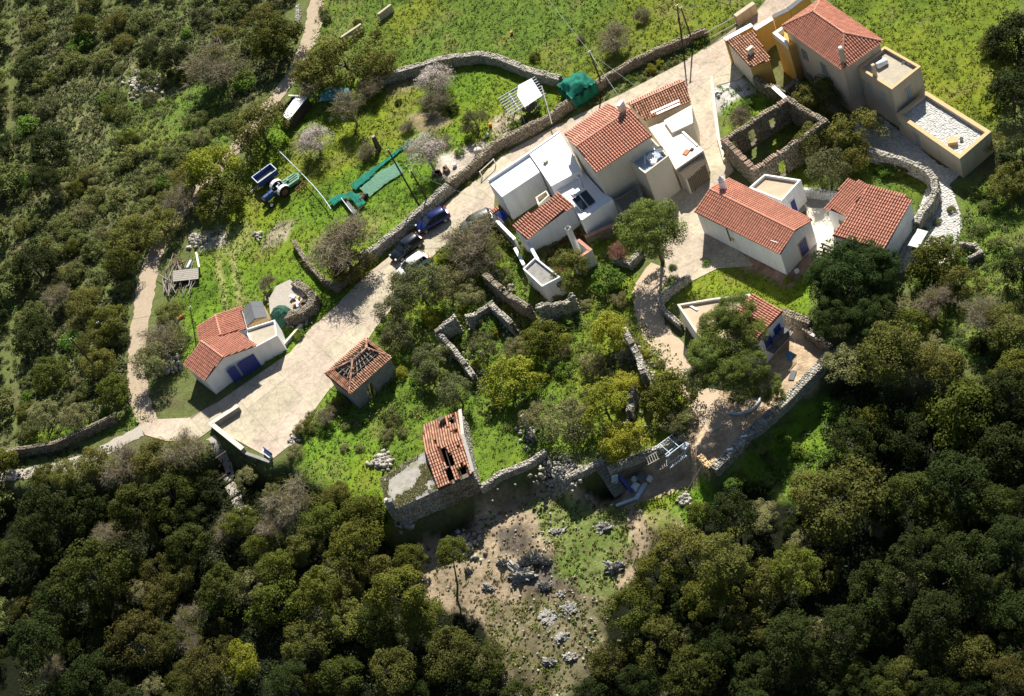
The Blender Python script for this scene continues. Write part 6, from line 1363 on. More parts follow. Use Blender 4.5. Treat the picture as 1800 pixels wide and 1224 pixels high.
# white rubble
for (x, y, n_, sp_, lab, s0) in ((1262, 163, 30, 5, 'scatter of white rubble beside the alley kerb', .28), (985, 838, 260, 34, 'tumbled heap of grey stones below the lower ruins', .27), (672, 812, 110, 14, 'pile of pale stones beside the mossy flat roof', .36), (255, 150, 120, 26, 'bare stone scree patch high on the left hillside', .45), (345, 425, 60, 14, 'stones on the bare earth below the yellow tree', .35), (1205, 880, 45, 12, 'rubble at the foot of the pier', .35), (985, 1100, 70, 110, 'loose stones scattered on the lower clearing', .19), (930, 940, 90, 120, 'small stones strewn over the upper clearing', .16), (528, 552, 70, 22, 'stones on the raised junk yard', .28), (820, 960, 50, 30, 'stones along the left edge of the clearing', .34), (1170, 520, 14, 8, 'few stones by the path bend', .3), (1215, 668, 60, 16, 'pale rubble left of the big pine', .4), (1640, 330, 20, 8, 'blocks at the corner of the terrace wing', .35), (880, 500, 60, 22, 'rubble bank above the ruins', .36), (715, 920, 40, 18, 'stones in the deep shade of the derelict house', .36), (455, 415, 20, 8, 'stones on the dry patch in the field', .3), (520, 770, 40, 12, 'stones at the right edge of the concrete yard', .3)):
    C = []; 
    for _ in range(n_):
        p = P(x+random.gauss(0, sp_*.5), y+random.gauss(0, sp_*.45)); C.append((p.x, p.y, p.z+random.uniform(0, .2)))
    o = stone_mesh('rubble', np.array(C), RNG.uniform(.5, 1.4, (n_, 3))*s0, RNG.uniform(0, 3, n_), M['flag'] if 'white' in lab else M['stone'], None, tilt=.6, jit=.25); tag(o, lab, None, None, 'stuff')
# crags
def crag(x, y, r, h, label, n=14, rz=.0):
    p = P(x, y); bm = bmesh.new(); bmesh.ops.create_icosphere(bm, subdivisions=5, radius=1); co = np.array([v.co[:] for v in bm.verts]); sd_ = random.random()*100
    k = .35+1.1*fbm(co[:, 0]*1.5+sd_, co[:, 1]*1.5+co[:, 2]*.8, 1.0, 3); g_ = np.abs(fbm(co[:, 0]*2.6+sd_, co[:, 1]*1.3+co[:, 2]*2.5, 1.0, 4)-.5)*2
    e = np.round(fbm(co[:, 0]*4+sd_, co[:, 1]*2+40, 1.0, 2)*6)/6
    q_ = k*(.62+.9*g_)*(.75+.5*e); z = np.maximum(co[:, 2], -.3)*h*q_*(.6+1.0*e)
    for v, x_, y_, z_ in zip(bm.verts, co[:, 0]*r*q_*1.15, co[:, 1]*r*.7*q_, z): v.co = (x_, y_, z_)
    me = bpy.data.meshes.new('crag'); bm.to_mesh(me); bm.free(); me.materials.append(M['rock']); o = bpy.data.objects.new('crag', me); COL.objects.link(o); o.location = (p.x, p.y, p.z-.05); o.rotation_euler = (0, 0, -.45+random.gauss(0, .25) if not rz else rz)
    tag(o, label, 'rock', 'limestone crags of the clearing')
BLK = [x_ for x_ in ()]
for a in ((887, 992, .9, 1.0, 'left knob of the dark crag group below the burnt patch'), (915, 1012, 1.7, 1.2, 'largest pale rounded crag below the burnt patch'), (925, 990, 1.0, 1.5, 'upright dark crag in the middle of the crag group'), (945, 985, 1.1, 1.5, 'right hand dark crag of the group with deep shadow'), (961, 990, .7, 1.1, 'small crag at the right end of the dark group'), (960, 1032, .8, .8, 'single pale boulder right below the crag group'), (860, 1034, 1.0, .5, 'small split rock left below the crag group'), (824, 965, .7, .9, 'small dark rock at the left rim of the clearing, upper'), (824, 1005, .6, .9, 'small dark rock at the left rim of the clearing, lower'), (1080, 1000, 1.2, .9, 'pale rock cluster at the right rim of the clearing'), (1062, 928, 1.3, .6, 'two long slabs of rock in the right grass of the clearing'), (965, 1082, 1.5, .35, 'flat pale rock sheet in the lower clearing'), (1000, 1070, 1.2, .5, 'flat rock right of the pale rock sheet'), (990, 1120, 1.0, .5, 'rough white crag low in the clearing'), (1005, 1155, 1.2, .7, 'lowest large crag of the clearing'), (965, 1165, .9, .7, 'dark crag left of the lowest large crag'), (985, 985 + 60, .8, .4, 'small rock between the crag group and the rock sheet'), (980, 935, 1.1, .4, 'low grassy rock right of the burnt patch'), (75, 150, 1.0, .6, 'grey outcrop among the scrub at the top left')):
    a = (a[0], a[1], a[2]*.8, a[3]*(.6 if a[1] > 1040 else .8))+a[4:]; crag(*a)
# ================================================================== vegetation
def leaf_cloud(n_clump, R, flat_, leaves, ls, seed, spread=1.0, clump=.30, low=-.35, lo_=.78):
    """leaf quads on many small clumps that fill an uneven crown; unit radius ~1"""
    g = np.random.default_rng(seed); C = []
    while len(C) < n_clump:
        v = g.normal(size=3); v /= np.linalg.norm(v)
        if v[2] < low: continue
        rr = g.uniform(.45, 1.0)**.6; lump = lo_+(1.15-lo_)*g.random()
        C.append((v[0]*rr*lump*spread, v[1]*rr*lump*spread, v[2]*rr*lump*flat_))
    C = np.array(C); k = g.integers(0, n_clump, leaves); cr = clump*g.uniform(.55, 1.25, n_clump)
    d = g.normal(size=(leaves, 3)); d /= np.linalg.norm(d, axis=1)[:, None]; d[:, 2] = np.where(g.random(leaves) < .45, np.abs(d[:, 2]), d[:, 2])
    pos = C[k]+d*(cr[k]*g.uniform(.45, 1.05, leaves)**.5)[:, None]*np.array((1, 1, .8))
    nrm = d*.7+np.array((0, 0, .45))+g.normal(size=(leaves, 3))*.45; nrm /= np.linalg.norm(nrm, axis=1)[:, None]
    a = np.cross(nrm, g.normal(size=(leaves, 3))); a /= np.linalg.norm(a, axis=1)[:, None]; b = np.cross(nrm, a)
    s = (ls*g.uniform(.6, 1.4, leaves))[:, None]
    v = np.stack([pos-a*s, pos-b*s*.55, pos+a*s, pos+b*s*.55], 1)*R
    F = np.arange(leaves*4).reshape(-1, 4); rn = np.clip(g.uniform(.15, .85, n_clump)[k]*.55+g.random(leaves)*.45, 0, 1)
    return v.reshape(-1, 3), F, rn, C*R
def twig_cloud(R, flat_, n, seed, ls=.012, n1=9):
    """leafless crown: forked limbs ending in many thin twigs"""
    g = np.random.default_rng(seed); b = MB(); V = []; F = []; rn = []
    def seg(p, q, r):
        d = q-p; L = np.linalg.norm(d)+1e-6; d /= L; a = np.cross(d, g.normal(size=3)); a /= np.linalg.norm(a); c = np.cross(d, a); k = len(V)
        for e, rr in ((p, r), (q, r*.5)):
            for t_ in range(3): V.append(e+(a*cos(t_*2.094)+c*sin(t_*2.094))*rr)
        for t_ in range(3): F.append((k+t_, k+(t_+1) % 3, k+3+(t_+1) % 3, k+3+t_)); rn.append(g.random())
    tips = []
    for i in range(n1):
        v = g.normal(size=3); v /= np.linalg.norm(v); v[2] = abs(v[2])*.8+.15; p0 = np.array((0, 0, -.75*flat_)); p1 = v*np.array((1, 1, flat_))*g.uniform(.3, .5)+np.array((0, 0, -.15)); seg(p0*R, p1*R, .035*R)
        for j in range(6):
            w = v*.55+g.normal(size=3)*.55; w[2] = w[2]*.6+.15; w /= np.linalg.norm(w); p2 = p1+w*g.uniform(.2, .42)*np.array((1, 1, flat_)); seg(p1*R, p2*R, .016*R); tips.append((p2, w))
    while len(F) < n*3:
        p2, w = tips[g.integers(0, len(tips))]; x = w*.5+g.normal(size=3)*.7; x[2] = x[2]*.7+.2; x /= np.linalg.norm(x); p3 = p2+x*g.uniform(.15, .36)*np.array((1, 1, flat_)); seg(p2*R, p3*R, .007*R)
        if len(tips) < 500 and g.random() < .35: tips.append((p2+(p3-p2)*.7, x))
    return np.array(V), np.array(F), np.array(rn)
def leafmat(name, col, objrnd=.18, rnd=.40, transl=.18): return mat(name, col, .75, .10, 0, rnd=rnd, objrnd=objrnd, transl=transl)
LM = {'oak': leafmat('oak_leaf', (.098, .112, .015)), 'dark': leafmat('dark_leaf', (.032, .046, .009)), 'olive': leafmat('olive_leaf', (.130, .140, .055)),
      'yellow': leafmat('yellow_green_leaf', (.25, .262, .026)), 'brown': leafmat('brown_olive_leaf', (.145, .148, .030)), 'pine': leafmat('pine_needle', (.155, .195, .038)),
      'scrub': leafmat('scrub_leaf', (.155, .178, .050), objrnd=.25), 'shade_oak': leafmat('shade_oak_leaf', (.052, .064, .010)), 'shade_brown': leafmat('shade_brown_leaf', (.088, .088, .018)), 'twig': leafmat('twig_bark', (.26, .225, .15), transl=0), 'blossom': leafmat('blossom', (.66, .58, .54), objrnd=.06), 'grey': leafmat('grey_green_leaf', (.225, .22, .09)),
      'weed': leafmat('weed_green', (.125, .205, .028), objrnd=.25), 'redtwig': leafmat('reddish_twig', (.28, .145, .10), transl=0), 'carob': leafmat('carob_leaf', (.036, .060, .012))}
def crown_mesh(name, cl, material, extra=None):
    v, F, rn = cl[:3]; me = np_mesh(name, v, F, material, rnd=rn); return me
PROTO = {}
def proto(kind, flat_, n, leaves, ls, clump, variants, low=-.35, m=None, lo_=.78):
    out = []
    for s in range(variants):
        v, F, rn, C = leaf_cloud(n, 1.0, flat_, leaves, ls, hash_seed(kind)+s, clump=clump, low=low, lo_=lo_); out.append((np_mesh('crown', v, F, LM[m or kind], rnd=rn), C))
    PROTO[kind] = out
def hash_seed(k): return sum(ord(c)*(i+3) for i, c in enumerate(k))
proto('oak', .8, 46, 8500, .038, .30, 4); proto('dark', .85, 60, 8500, .036, .27, 3); proto('olive', .8, 46, 7000, .034, .30, 3); proto('yellow', .8, 44, 8500, .036, .30, 3)
proto('brown', .75, 50, 8500, .034, .29, 3); proto('pine', .8, 110, 24000, .024, .24, 3, lo_=.93); proto('scrub', .6, 24, 2600, .060, .40, 5, low=-.1); proto('grey', .75, 40, 5500, .036, .32, 2); proto('weed', .5, 22, 1600, .085, .40, 3, low=-.1); proto('carob', .85, 120, 30000, .021, .20, 2, low=-.5, lo_=.92)
for kd, m_, fl_, n_ in (('twig', 'twig', .85, 2600), ('blossom', 'twig', .75, 1500), ('redtwig', 'redtwig', .8, 1800)):
    L_ = []
    for s in range(3 if kd == 'twig' else 2):
        V, F, rn = twig_cloud(1.0, fl_, n_, 70+s+hash_seed(kd)); L_.append((np_mesh('crown', V, F, LM[m_], rnd=rn), None))
    PROTO[kd] = L_
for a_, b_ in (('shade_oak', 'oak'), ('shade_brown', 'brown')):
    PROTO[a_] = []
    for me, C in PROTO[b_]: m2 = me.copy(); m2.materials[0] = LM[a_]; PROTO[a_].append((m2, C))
BLS = []
for s in range(2):
    v, F, rn, C = leaf_cloud(70, 1.0, .7, 5200, .023, 900+s, clump=.3, low=-.1); BLS.append(np_mesh('blossom', v, F, LM['blossom'], rnd=rn))
TWL = []
for s in range(2):
    v, F, rn, C = leaf_cloud(60, 1.0, .8, 2200, .024, 930+s, clump=.3, low=-.2); TWL.append(np_mesh('sparse_leaves', v, F, LM['brown'], rnd=rn))
TRK = {}
def trunk_mesh(kind):
    if kind in TRK: return TRK[kind]
    b = MB(); random.seed(hash_seed(kind)); b.tube([(0, 0, -1.4), (.02, .01, -.7), (.05, 0, -.1), (.02, .04, .3)], [.09, .065, .05, .02], 8)
    for i in range(7):
        a = i*.9+random.random(); p = Vector((.03, 0, -.8+.13*i)); q = p+Vector((cos(a)*.35, sin(a)*.35, .25)); r = q+Vector((cos(a+.4)*.3, sin(a+.4)*.3, .15)); b.tube([p, q, r], [.035, .02, .008], 5)
    me = bpy.data.meshes.new('trunk'); me.from_pydata(b.v, [], b.f); me.materials.append(M['bark_pale' if kind in ('twig', 'blossom', 'redtwig') else 'bark']); me.update(); TRK[kind] = me; return me
PLANTS = []
def plant(kind, px, py, r, zf=None, label=None, cat=None, name=None, height=None, squash=1.0, wide=1.0):
    """px,py = centre of the crown in the photo, r = crown radius in photo pixels"""
    p0 = P(px, py); D = (Vector(CAM)-p0).length; R = r*D/FPX*.98
    if kind in ('oak', 'brown') and py > 840 and (px < 400 or px > 1440 or py > 1090): kind = 'shade_'+kind  # outer and lower wood: its shade is put into the leaf colour
    small = r < 22; lift = (zf if zf is not None else (.45 if small else random.uniform(.5, 1.3)))*R
    c = P(px, py, lift); g0 = float(T(c.x, c.y)); sc = Vector((R*wide, R*wide, R*squash))
    nm = name or ('shrub' if small or kind in ('scrub', 'weed') else {'pine': 'pine_tree', 'blossom': 'almond_tree', 'twig': 'bare_tree', 'olive': 'olive_tree'}.get(kind, 'oak_tree' if kind != 'grey' else 'grey_bush'))
    t = bpy.data.objects.new(nm, None); COL.objects.link(t); t.location = (c.x, c.y, g0-.02); t.rotation_euler = (0, 0, random.random()*6.28); t['category'] = cat or ('shrub' if nm in ('shrub', 'grey_bush') else 'tree')
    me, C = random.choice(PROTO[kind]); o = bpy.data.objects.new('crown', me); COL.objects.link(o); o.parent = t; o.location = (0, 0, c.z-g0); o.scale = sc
    if kind == 'blossom': q = bpy.data.objects.new('blossom', random.choice(BLS)); COL.objects.link(q); q.parent = o
    if kind == 'twig': q = bpy.data.objects.new('sparse_leaves', random.choice(TWL)); COL.objects.link(q); q.parent = o
    k = bpy.data.objects.new('trunk' if nm != 'shrub' else 'stem', trunk_mesh(kind)); COL.objects.link(k); k.parent = t; hh = c.z-g0+.25; k.location = (0, 0, c.z-g0); k.scale = (R*.8, R*.8, hh/1.4 if kind not in ('twig',) else hh/1.4)
    PLANTS.append([t, kind, px, py, r, label]); return t
random.seed(21)
N_ = None
TREES = [
 ('twig', 382, 122, 52, 'huge dense grey brown leafless tree in the upper left scrub'), ('dark', 306, 108, 31, 'round dark evergreen left of the huge leafless tree'), ('dark', 262, 100, 20, 'small dark evergreen at the upper end of the scree'),
 ('brown', 455, 226, 52, 'olive brown round tree beside the top of the dirt track'), ('yellow', 372, 298, 48, 'orange yellow tree on the left edge of the field'), ('oak', 385, 350, 42, 'dark green tree below the orange yellow tree'),
 ('brown', 607, 112, 62, 'largest olive brown tree above the teal roofed shelter'), ('brown', 556, 128, 40, 'brown tree left of the largest olive brown tree'), ('brown', 662, 118, 36, 'brown tree right of the largest olive brown tree'),
 ('oak', 488, 75, 46, 'dark olive tree left of the top of the dirt track'), ('brown', 455, 40, 34, 'brown olive tree at the top edge left of the dirt track'), ('dark', 85, 258, 36, 'dark evergreen clump near the left edge'), ('dark', 48, 128, 26, 'dark evergreen at the left edge near the top'),
 ('dark', 75, 320, 30, 'dark tree low on the left edge of the hillside'), ('oak', 150, 45, 22, 'small yellow dark tree top left'), ('brown', 330, 310, 30, 'brown bush left of the orange yellow tree'),
 ('blossom', 553, 250, 33, 'almond tree in pale blossom standing alone in the field'), ('twig', 613, 190, 30, 'leafless tree in front of the teal roofed shelter'), ('twig', 648, 155, 26, 'leafless tree behind the teal roofed shelter'), ('twig', 545, 155, 24, 'thin bare tree between store and teal roof'),
 ('blossom', 766, 142, 34, 'tall pinkish almond tree in front of the curved stone wall'), ('twig', 770, 180, 26, 'twiggy grey tree below the tall pinkish almond tree'), ('blossom', 748, 268, 38, 'pinkish almond tree beside the dark leaning pole'), ('twig', 642, 270, 20, 'small brown leafless bush in the field'),
 ('olive', 836, 216, 26, 'round grey green bush with pale branches in the garden'), ('dark', 797, 192, 11, 'small dark conifer in the kitchen garden'), ('twig', 715, 225, 14, 'low twiggy bush on the bare garden soil'),
 ('twig', 1080, 75, 34, 'leafless yellowish tree in the top field'), ('twig', 1130, 28, 16, 'small bare shrub at the top edge of the top field'), ('twig', 1022, 68, 9, 'tiny reddish shrub in the top field'), ('oak', 940, 100, 10, 'small dark shrub above the curved stone wall'),
 ('twig', 600, 440, 58, 'big grey leafless tree beside the road'), ('brown', 620, 470, 38, 'leafier lower half of the big leafless tree'), ('twig', 843, 425, 54, 'grey leafless tree beside the lower white house'), ('twig', 852, 468, 40, 'second grey leafless tree just below the first'), ('oak', 800, 455, 22, 'green shrub at the road edge beside the white car'),
 ('olive', 733, 502, 44, 'grey olive tree in front of the white car'), ('olive', 706, 500, 26, 'small olive bush hiding the front of the white car'), ('grey', 785, 500, 32, 'pale bushy thicket right of the grey olive tree'), ('olive', 688, 548, 32, 'olive tree at the road edge nearest the hip roofed ruin'), ('olive', 702, 592, 34, 'olive tree right behind the hip roofed ruin'), ('olive', 757, 640, 38, 'grey green olive below the pointed ruined corner'), ('olive', 802, 690, 30, 'olive tree above the derelict house'), ('grey', 828, 520, 26, 'pale bush beside the mossy diagonal wall'),
 ('oak', 953, 598, 38, 'dark and yellow mottled oak amid the overgrown ruins'), ('yellow', 898, 672, 48, 'bright yellow green oak amid the overgrown ruins'), ('yellow', 1070, 585, 38, 'yellowish bush at the path bend'), ('yellow', 1062, 715, 42, 'brightest yellow bush left of the jagged wall stub'), ('grey', 1000, 745, 44, 'pale brownish bush above the stone heap'), ('yellow', 1097, 778, 40, 'round yellow olive bush above the terrace wall'), ('yellow', 1105, 682, 34, 'yellow green bush below the broken wall'), ('grey', 1040, 640, 24, 'grey bush in the middle of the ruins'), ('grey', 945, 735, 28, 'grey green bush right of the green gully'), ('olive', 850, 610, 28, 'grey bush inside the pointed ruined corner'), ('grey', 905, 615, 24, 'pale bush beside the mottled oak'),
 ('oak', 1180, 690, 44, 'tall dark green tree left of the big pine'), ('olive', 1195, 740, 30, 'grey green tree below the tall dark green tree'),
 ('pine', 1143, 405, 54, 'round bright green pine with leaning trunk in the village middle'), ('pine', 1278, 600, 50, 'big spreading pine growing over the balcony house'),
 ('carob', 1503, 496, 78, 'huge dark rounded carob tree beside the square white house'),
 ('oak', 1645, 462, 44, 'dark prickly bush below the flagstone path'), ('brown', 1000, 478, 38, 'yellow brown bush over the small white cube house'), ('weed', 1070, 495, 26, 'green bush with reddish top near the path'), ('redtwig', 1090, 443, 22, 'reddish leafless bush under the village pine'),
 ('brown', 1438, 172, 38, 'yellow green tree against the tall beige house'), ('twig', 1462, 185, 26, 'grey twiggy tree touching the tall beige house'), ('brown', 1425, 250, 36, 'olive tree over the corner of the roofless ruin'), ('brown', 1507, 238, 46, 'yellow green tree beside the shaded paved yard'), ('olive', 1455, 295, 38, 'olive tree left of the curved garden wall'), ('brown', 1490, 285, 34, 'brown tree in front of the curved garden wall'),
 ('brown', 1555, 625, 58, 'big grey brown oak with clumpy crown right of the earth yard'), ('oak', 1600, 580, 42, 'green oak above the big clumpy oak'), ('brown', 1655, 640, 42, 'yellowish oak right of the big clumpy oak'), ('twig', 1640, 535, 32, 'dry grey bush below the prickly bush'), ('brown', 1690, 500, 36, 'brown bush right of the prickly bush'), ('twig', 1728, 555, 38, 'grey leafless tree at the right edge'), ('brown', 1770, 580, 44, 'brown oak at the right edge'), ('oak', 1700, 725, 68, 'big rounded green oak near the right edge'), ('dark', 1775, 690, 44, 'dark oak at the right edge beside the rounded oak'), ('dark', 1760, 790, 48, 'dark oak below the big rounded oak'), ('grey', 1640, 610, 26, 'pale green bush in the clearing on the right'),
 ('dark', 1790, 70, 52, 'black shaded tree in the top right corner'), ('dark', 1780, 165, 44, 'dark tree at the right edge below the corner'), ('brown', 1750, 80, 26, 'yellow tree at the margin of the top right meadow'), ('brown', 1778, 320, 38, 'brown green tree right of the terrace wing'), ('brown', 1740, 250, 24, 'dry bush above the terrace wing'),
 ('twig', 290, 600, 42, 'grey leafless tree left of the garage'), ('grey', 262, 640, 34, 'grey green tree at the track beside the garage'), ('brown', 300, 555, 28, 'brown bush below the wood heap'), ('brown', 230, 420, 40, 'olive yellow tree above the dirt track'), ('brown', 285, 400, 38, 'leafy brown tree beside the bare earth'), ('twig', 320, 350, 34, 'twiggy grey tree below the brown bush'), ('oak', 215, 460, 30, 'green bush below the olive yellow tree'), ('grey', 255, 395, 26, 'pale bush left of the leafy brown tree'),
 ('brown', 145, 540, 34, 'yellow topped tree in the lower scrub'), ('dark', 60, 470, 40, 'dark evergreens at the left edge'), ('oak', 190, 565, 30, 'green tree beside the dirt track'), ('brown', 165, 600, 30, 'yellowish bush at the hillside pole'), ('dark', 60, 590, 36, 'dark tree near the left edge below the ravine'), ('twig', 100, 520, 26, 'grey bush above the dark ravine'), ('oak', 200, 690, 34, 'dark shrub clump above the verge by the track'), ('grey', 75, 730, 28, 'pale round bush at the left verge'), ('grey', 130, 735, 28, 'second pale bush at the left verge'), ('brown', 175, 640, 32, 'brown bush at the foot of the hillside pole'), ('oak', 90, 660, 34, 'green thicket at the left edge above the verge'),
 ('twig', 330, 800, 40, 'grey leafless tree under the track junction'), ('brown', 275, 810, 38, 'olive leafed tree under the track junction'), ('twig', 215, 820, 38, 'twiggy tree at the lower track'), ('brown', 160, 815, 30, 'yellow topped tree at the lower track'), ('brown', 115, 835, 28, 'small yellow tree at the left lower track'), ('dark', 360, 860, 36, 'dark tree beside the shaded ravine path'), ('oak', 300, 870, 40, 'dark oak below the leafless tree'), ('oak', 230, 890, 42, 'dark oak of the left wood'), ('dark', 150, 900, 46, 'dark oak at the upper left of the wood'), ('dark', 75, 900, 42, 'dark oak at the left edge of the wood'),
 ('oak', 422, 917, 29, 'rounded light green oak below the ravine path'), ('oak', 456, 965, 29, 'second rounded light green oak lower right of the first'), ('twig', 520, 880, 46, 'tall brown leafless tree below the concrete yard'), ('twig', 492, 925, 34, 'drooping brown leafless tree left of the tall one'), ('oak', 565, 920, 38, 'green oak right of the tall leafless tree'), ('oak', 640, 905, 42, 'light green oak at the left corner of the derelict house'), ('oak', 620, 960, 44, 'green oak below the light green oak'), ('brown', 590, 870, 26, 'grey shrub below the bright grass slope'), ('twig', 400, 930, 26, 'grey leafless tree left of the rounded oak'), ('oak', 330, 960, 42, 'oak left of the two rounded oaks'), ('grey', 430, 740+100, 22, 'pale bush in the shade of the concrete yard wall'), ('grey', 478, 862, 16, 'small pale bush in the shade below the bench'),
 ('dark', 40, 980, 40, 'dark oak on the left edge'), ('oak', 155, 1005, 56, 'broad green oak in the left wood'), ('brown', 225, 1000, 34, 'yellowish oak beside the broad green oak'), ('dark', 100, 1060, 42, 'dark oak lower left'), ('brown', 245, 1130, 52, 'large olive and yellow oak in the lower left'), ('dark', 60, 1130, 48, 'dark oak in the lower left corner'), ('dark', 160, 1190, 44, 'dark oak on the bottom edge left'), ('oak', 390, 1040, 44, 'shaded oak in the lower left wood'), ('brown', 365, 1180, 46, 'olive oak at the bottom edge'), ('yellow', 425, 1165, 34, 'yellow touched oak at the bottom edge'), ('oak', 490, 1060, 52, 'light green oak in the middle of the lower left wood'), ('brown', 540, 1130, 46, 'brown green oak low in the wood'), ('oak', 560, 1040, 40, 'green oak above the brown green oak'), ('grey', 590, 1010, 32, 'greyish oak between green ones'), ('oak', 700, 1040, 50, 'large green oak left of the clearing'), ('oak', 660, 1100, 42, 'green oak below the large green oak'), ('oak', 740, 1090, 40, 'dark green oak at the left rim of the clearing'), ('brown', 790, 1150, 48, 'brown green oak at the bottom left of the clearing'), ('oak', 850, 1170, 40, 'green oak at the bottom of the clearing'), ('brown', 690, 1180, 44, 'brown oak on the bottom edge'), ('oak', 600, 1190, 42, 'oak on the bottom edge left of centre'), ('dark', 505, 1200, 36, 'dark oak on the bottom edge'), ('oak', 720, 985, 30, 'yellow green oak in the shade of the derelict house'), ('brown', 660, 1000, 30, 'brown crown above the large green oak'),
 ('dark', 1285, 905, 42, 'dark oak at the foot of the retaining wall'), ('brown', 1480, 890, 76, 'very broad olive brown oak of the lower right wood'), ('brown', 1420, 860, 36, 'brown oak crown left of the very broad oak'), ('oak', 1230, 905, 26, 'yellow green shrub below the pier'), ('brown', 1200, 970, 48, 'olive oak at the right rim of the clearing'), ('brown', 1280, 985, 48, 'clumpy olive oak in the lower right wood'), ('oak', 1150, 1010, 40, 'yellow olive oak right of the pale rock cluster'), ('brown', 1340, 1020, 44, 'olive oak below the dark oak'), ('oak', 1245, 1050, 44, 'shaded green oak below the clumpy olive oak'), ('brown', 1310, 1100, 48, 'greyish oak with dry branches'), ('oak', 1110, 1070, 44, 'green oak at the right rim, lower'), ('brown', 1150, 1130, 46, 'olive yellow oak bottom right of the clearing'), ('brown', 1080, 1170, 46, 'brown olive oak at the bottom of the clearing right'), ('oak', 1220, 1180, 46, 'green oak on the bottom edge'), ('oak', 1400, 1000, 40, 'green oak right of the olive oak'), ('brown', 1440, 1010, 38, 'greyish oak below the very broad oak'), ('oak', 1600, 870, 46, 'dark green clumpy oak'), ('dark', 1680, 850, 52, 'dark oak right side'), ('oak', 1740, 890, 44, 'green oak at the right side'), ('dark', 1620, 980, 50, 'shaded oak in the deep dark wood'), ('dark', 1710, 990, 50, 'very dark oak near the right edge'), ('dark', 1540, 1040, 48, 'very dark oak in the wood'), ('dark', 1780, 950, 40, 'dark oak on the right edge'), ('dark', 1640, 1090, 50, 'black oak in the lower right wood'), ('dark', 1480, 1110, 44, 'black oak left of the dead cypress'), ('brown', 1700, 1150, 46, 'lit olive oak in the bottom right corner'), ('oak', 1500, 1190, 34, 'small green oak on the bottom edge right'), ('dark', 1390, 1120, 44, 'dark oak of the lower right wood'), ('dark', 1330, 1190, 40, 'dark oak at the bottom edge'), ('brown', 1600, 1190, 34, 'olive oak on the bottom edge right'), ('dark', 1780, 1080, 46, 'dark oak near the right bottom edge'), ('brown', 1770, 1190, 36, 'olive oak in the right bottom corner'), ('dark', 1500, 780, 40, 'dark oak above the very broad oak'), ('dark', 1590, 770, 44, 'dark oak left below the rounded oak'), ('dark', 1420, 1190, 40, 'dark oak between the bottom edge trees')]
for tr in TREES:
    kd, x, y, r, lab = tr
    kw = {}
    if kd == 'pine': kw = dict(zf=1.9)
    if 'village middle' in lab: kw = dict(zf=1.5)
    if kd in ('dark', 'oak', 'brown') and r > 30: kw = dict(zf=random.uniform(.55, .8))
    if y > 840 and not (400 < x < 480): kw = dict(zf=random.uniform(.35, 2.0))
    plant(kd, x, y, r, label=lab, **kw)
# lone slender tree of the clearing
c = P(803, 1058); t = thing('slender_tree', 'slender tree with bare curved stem and small round crown on the clearing', 'tree', c)
top = Vector(flat(795, 972, c.z+4.6)); MB().tube([c-Vector((0, 0, .1)), c.lerp(top, .3)+Vector((.25, .1, 0)), c.lerp(top, .65)+Vector((.1, 0, 0)), top], [.13, .1, .07, .03], 7).build('trunk', M['bark'], t)
o = bpy.data.objects.new('crown', PROTO['oak'][0][0]); COL.objects.link(o); o.parent = t; o.location = top-c; o.scale = (1.55, 1.55, 1.5)
# prickly pear pads
c = P(1645, 470); t = thing('prickly_pear', 'large prickly pear thicket with pale pads below the flagstone path', 'cactus', c)
for i in range(120):
    a = random.random()*6.28; rr = random.uniform(0, 2.2); z = random.uniform(.6, 2.6)*(1-rr/4); p = c+Vector((cos(a)*rr, sin(a)*rr, z)); R_ = Matrix.Rotation(random.random()*6, 3, 'Z') @ Matrix.Rotation(random.uniform(-.9, .9), 3, 'X'); n = 8
    vs = [p+R_ @ Vector((cos(2*pi*k/n)*.17, s*.03, sin(2*pi*k/n)*.25)) for s in (-1, 1) for k in range(n)]; MB().add(vs, [tuple(range(n)), tuple(range(2*n-1, n-1, -1))]+[(k, n+k, n+(k+1) % n, (k+1) % n) for k in range(n)]).build('pad', LM['grey'] if i % 3 else LM['scrub'], t)

# the scrub of the hillside and the ruins: every bush its own
def bough(label, kind, spots):
    """further crowns of a tree already planted, each a part of it"""
    t = [e for e in PLANTS if e[5] == label][0][0]
    for (px, py, r, up) in spots:
        c = P(px, py, up); R = r*(Vector(CAM)-c).length/FPX; o = bpy.data.objects.new('bough', random.choice(PROTO[kind])[0]); COL.objects.link(o); o.parent = t
        rz = t.rotation_euler.z; v = c-t.location; v.rotate(Matrix.Rotation(-rz, 3, 'Z')); o.location = v; o.scale = (R, R, R*.85); o.rotation_euler = (0, 0, random.random()*6)
bough('big spreading pine growing over the balcony house', 'pine', [(1292, 548, 34, 7.5), (1322, 585, 28, 6.5), (1242, 622, 34, 6), (1275, 655, 38, 5), (1232, 665, 24, 4.5), (1318, 640, 32, 5.5), (1302, 685, 30, 4), (1345, 680, 28, 3.2), (1362, 700, 20, 2.2), (1255, 570, 26, 6.5)])
bough('huge dark rounded carob tree beside the square white house', 'carob', [(1530, 555, 46, 2.6), (1470, 555, 42, 2.6), (1540, 470, 40, 4.2), (1460, 480, 36, 4)])
BUSY = np.array([(t_[1], t_[2], t_[3]) for t_ in TREES]+[(260, 220, 45), (170, 235, 42), (130, 170, 26), (300, 170, 30), (545, 30, 26), (537, 75, 26), (518, 120, 26), (492, 165, 24), (395, 900, 20), (470, 1110, 34), (120, 960, 30), (560, 985, 10), (1580, 1120, 40), (1500, 960, 22), (1440, 760, 40), (1530, 850, 20), (388, 800, 14), (400, 840, 16), (415, 875, 16)], float)
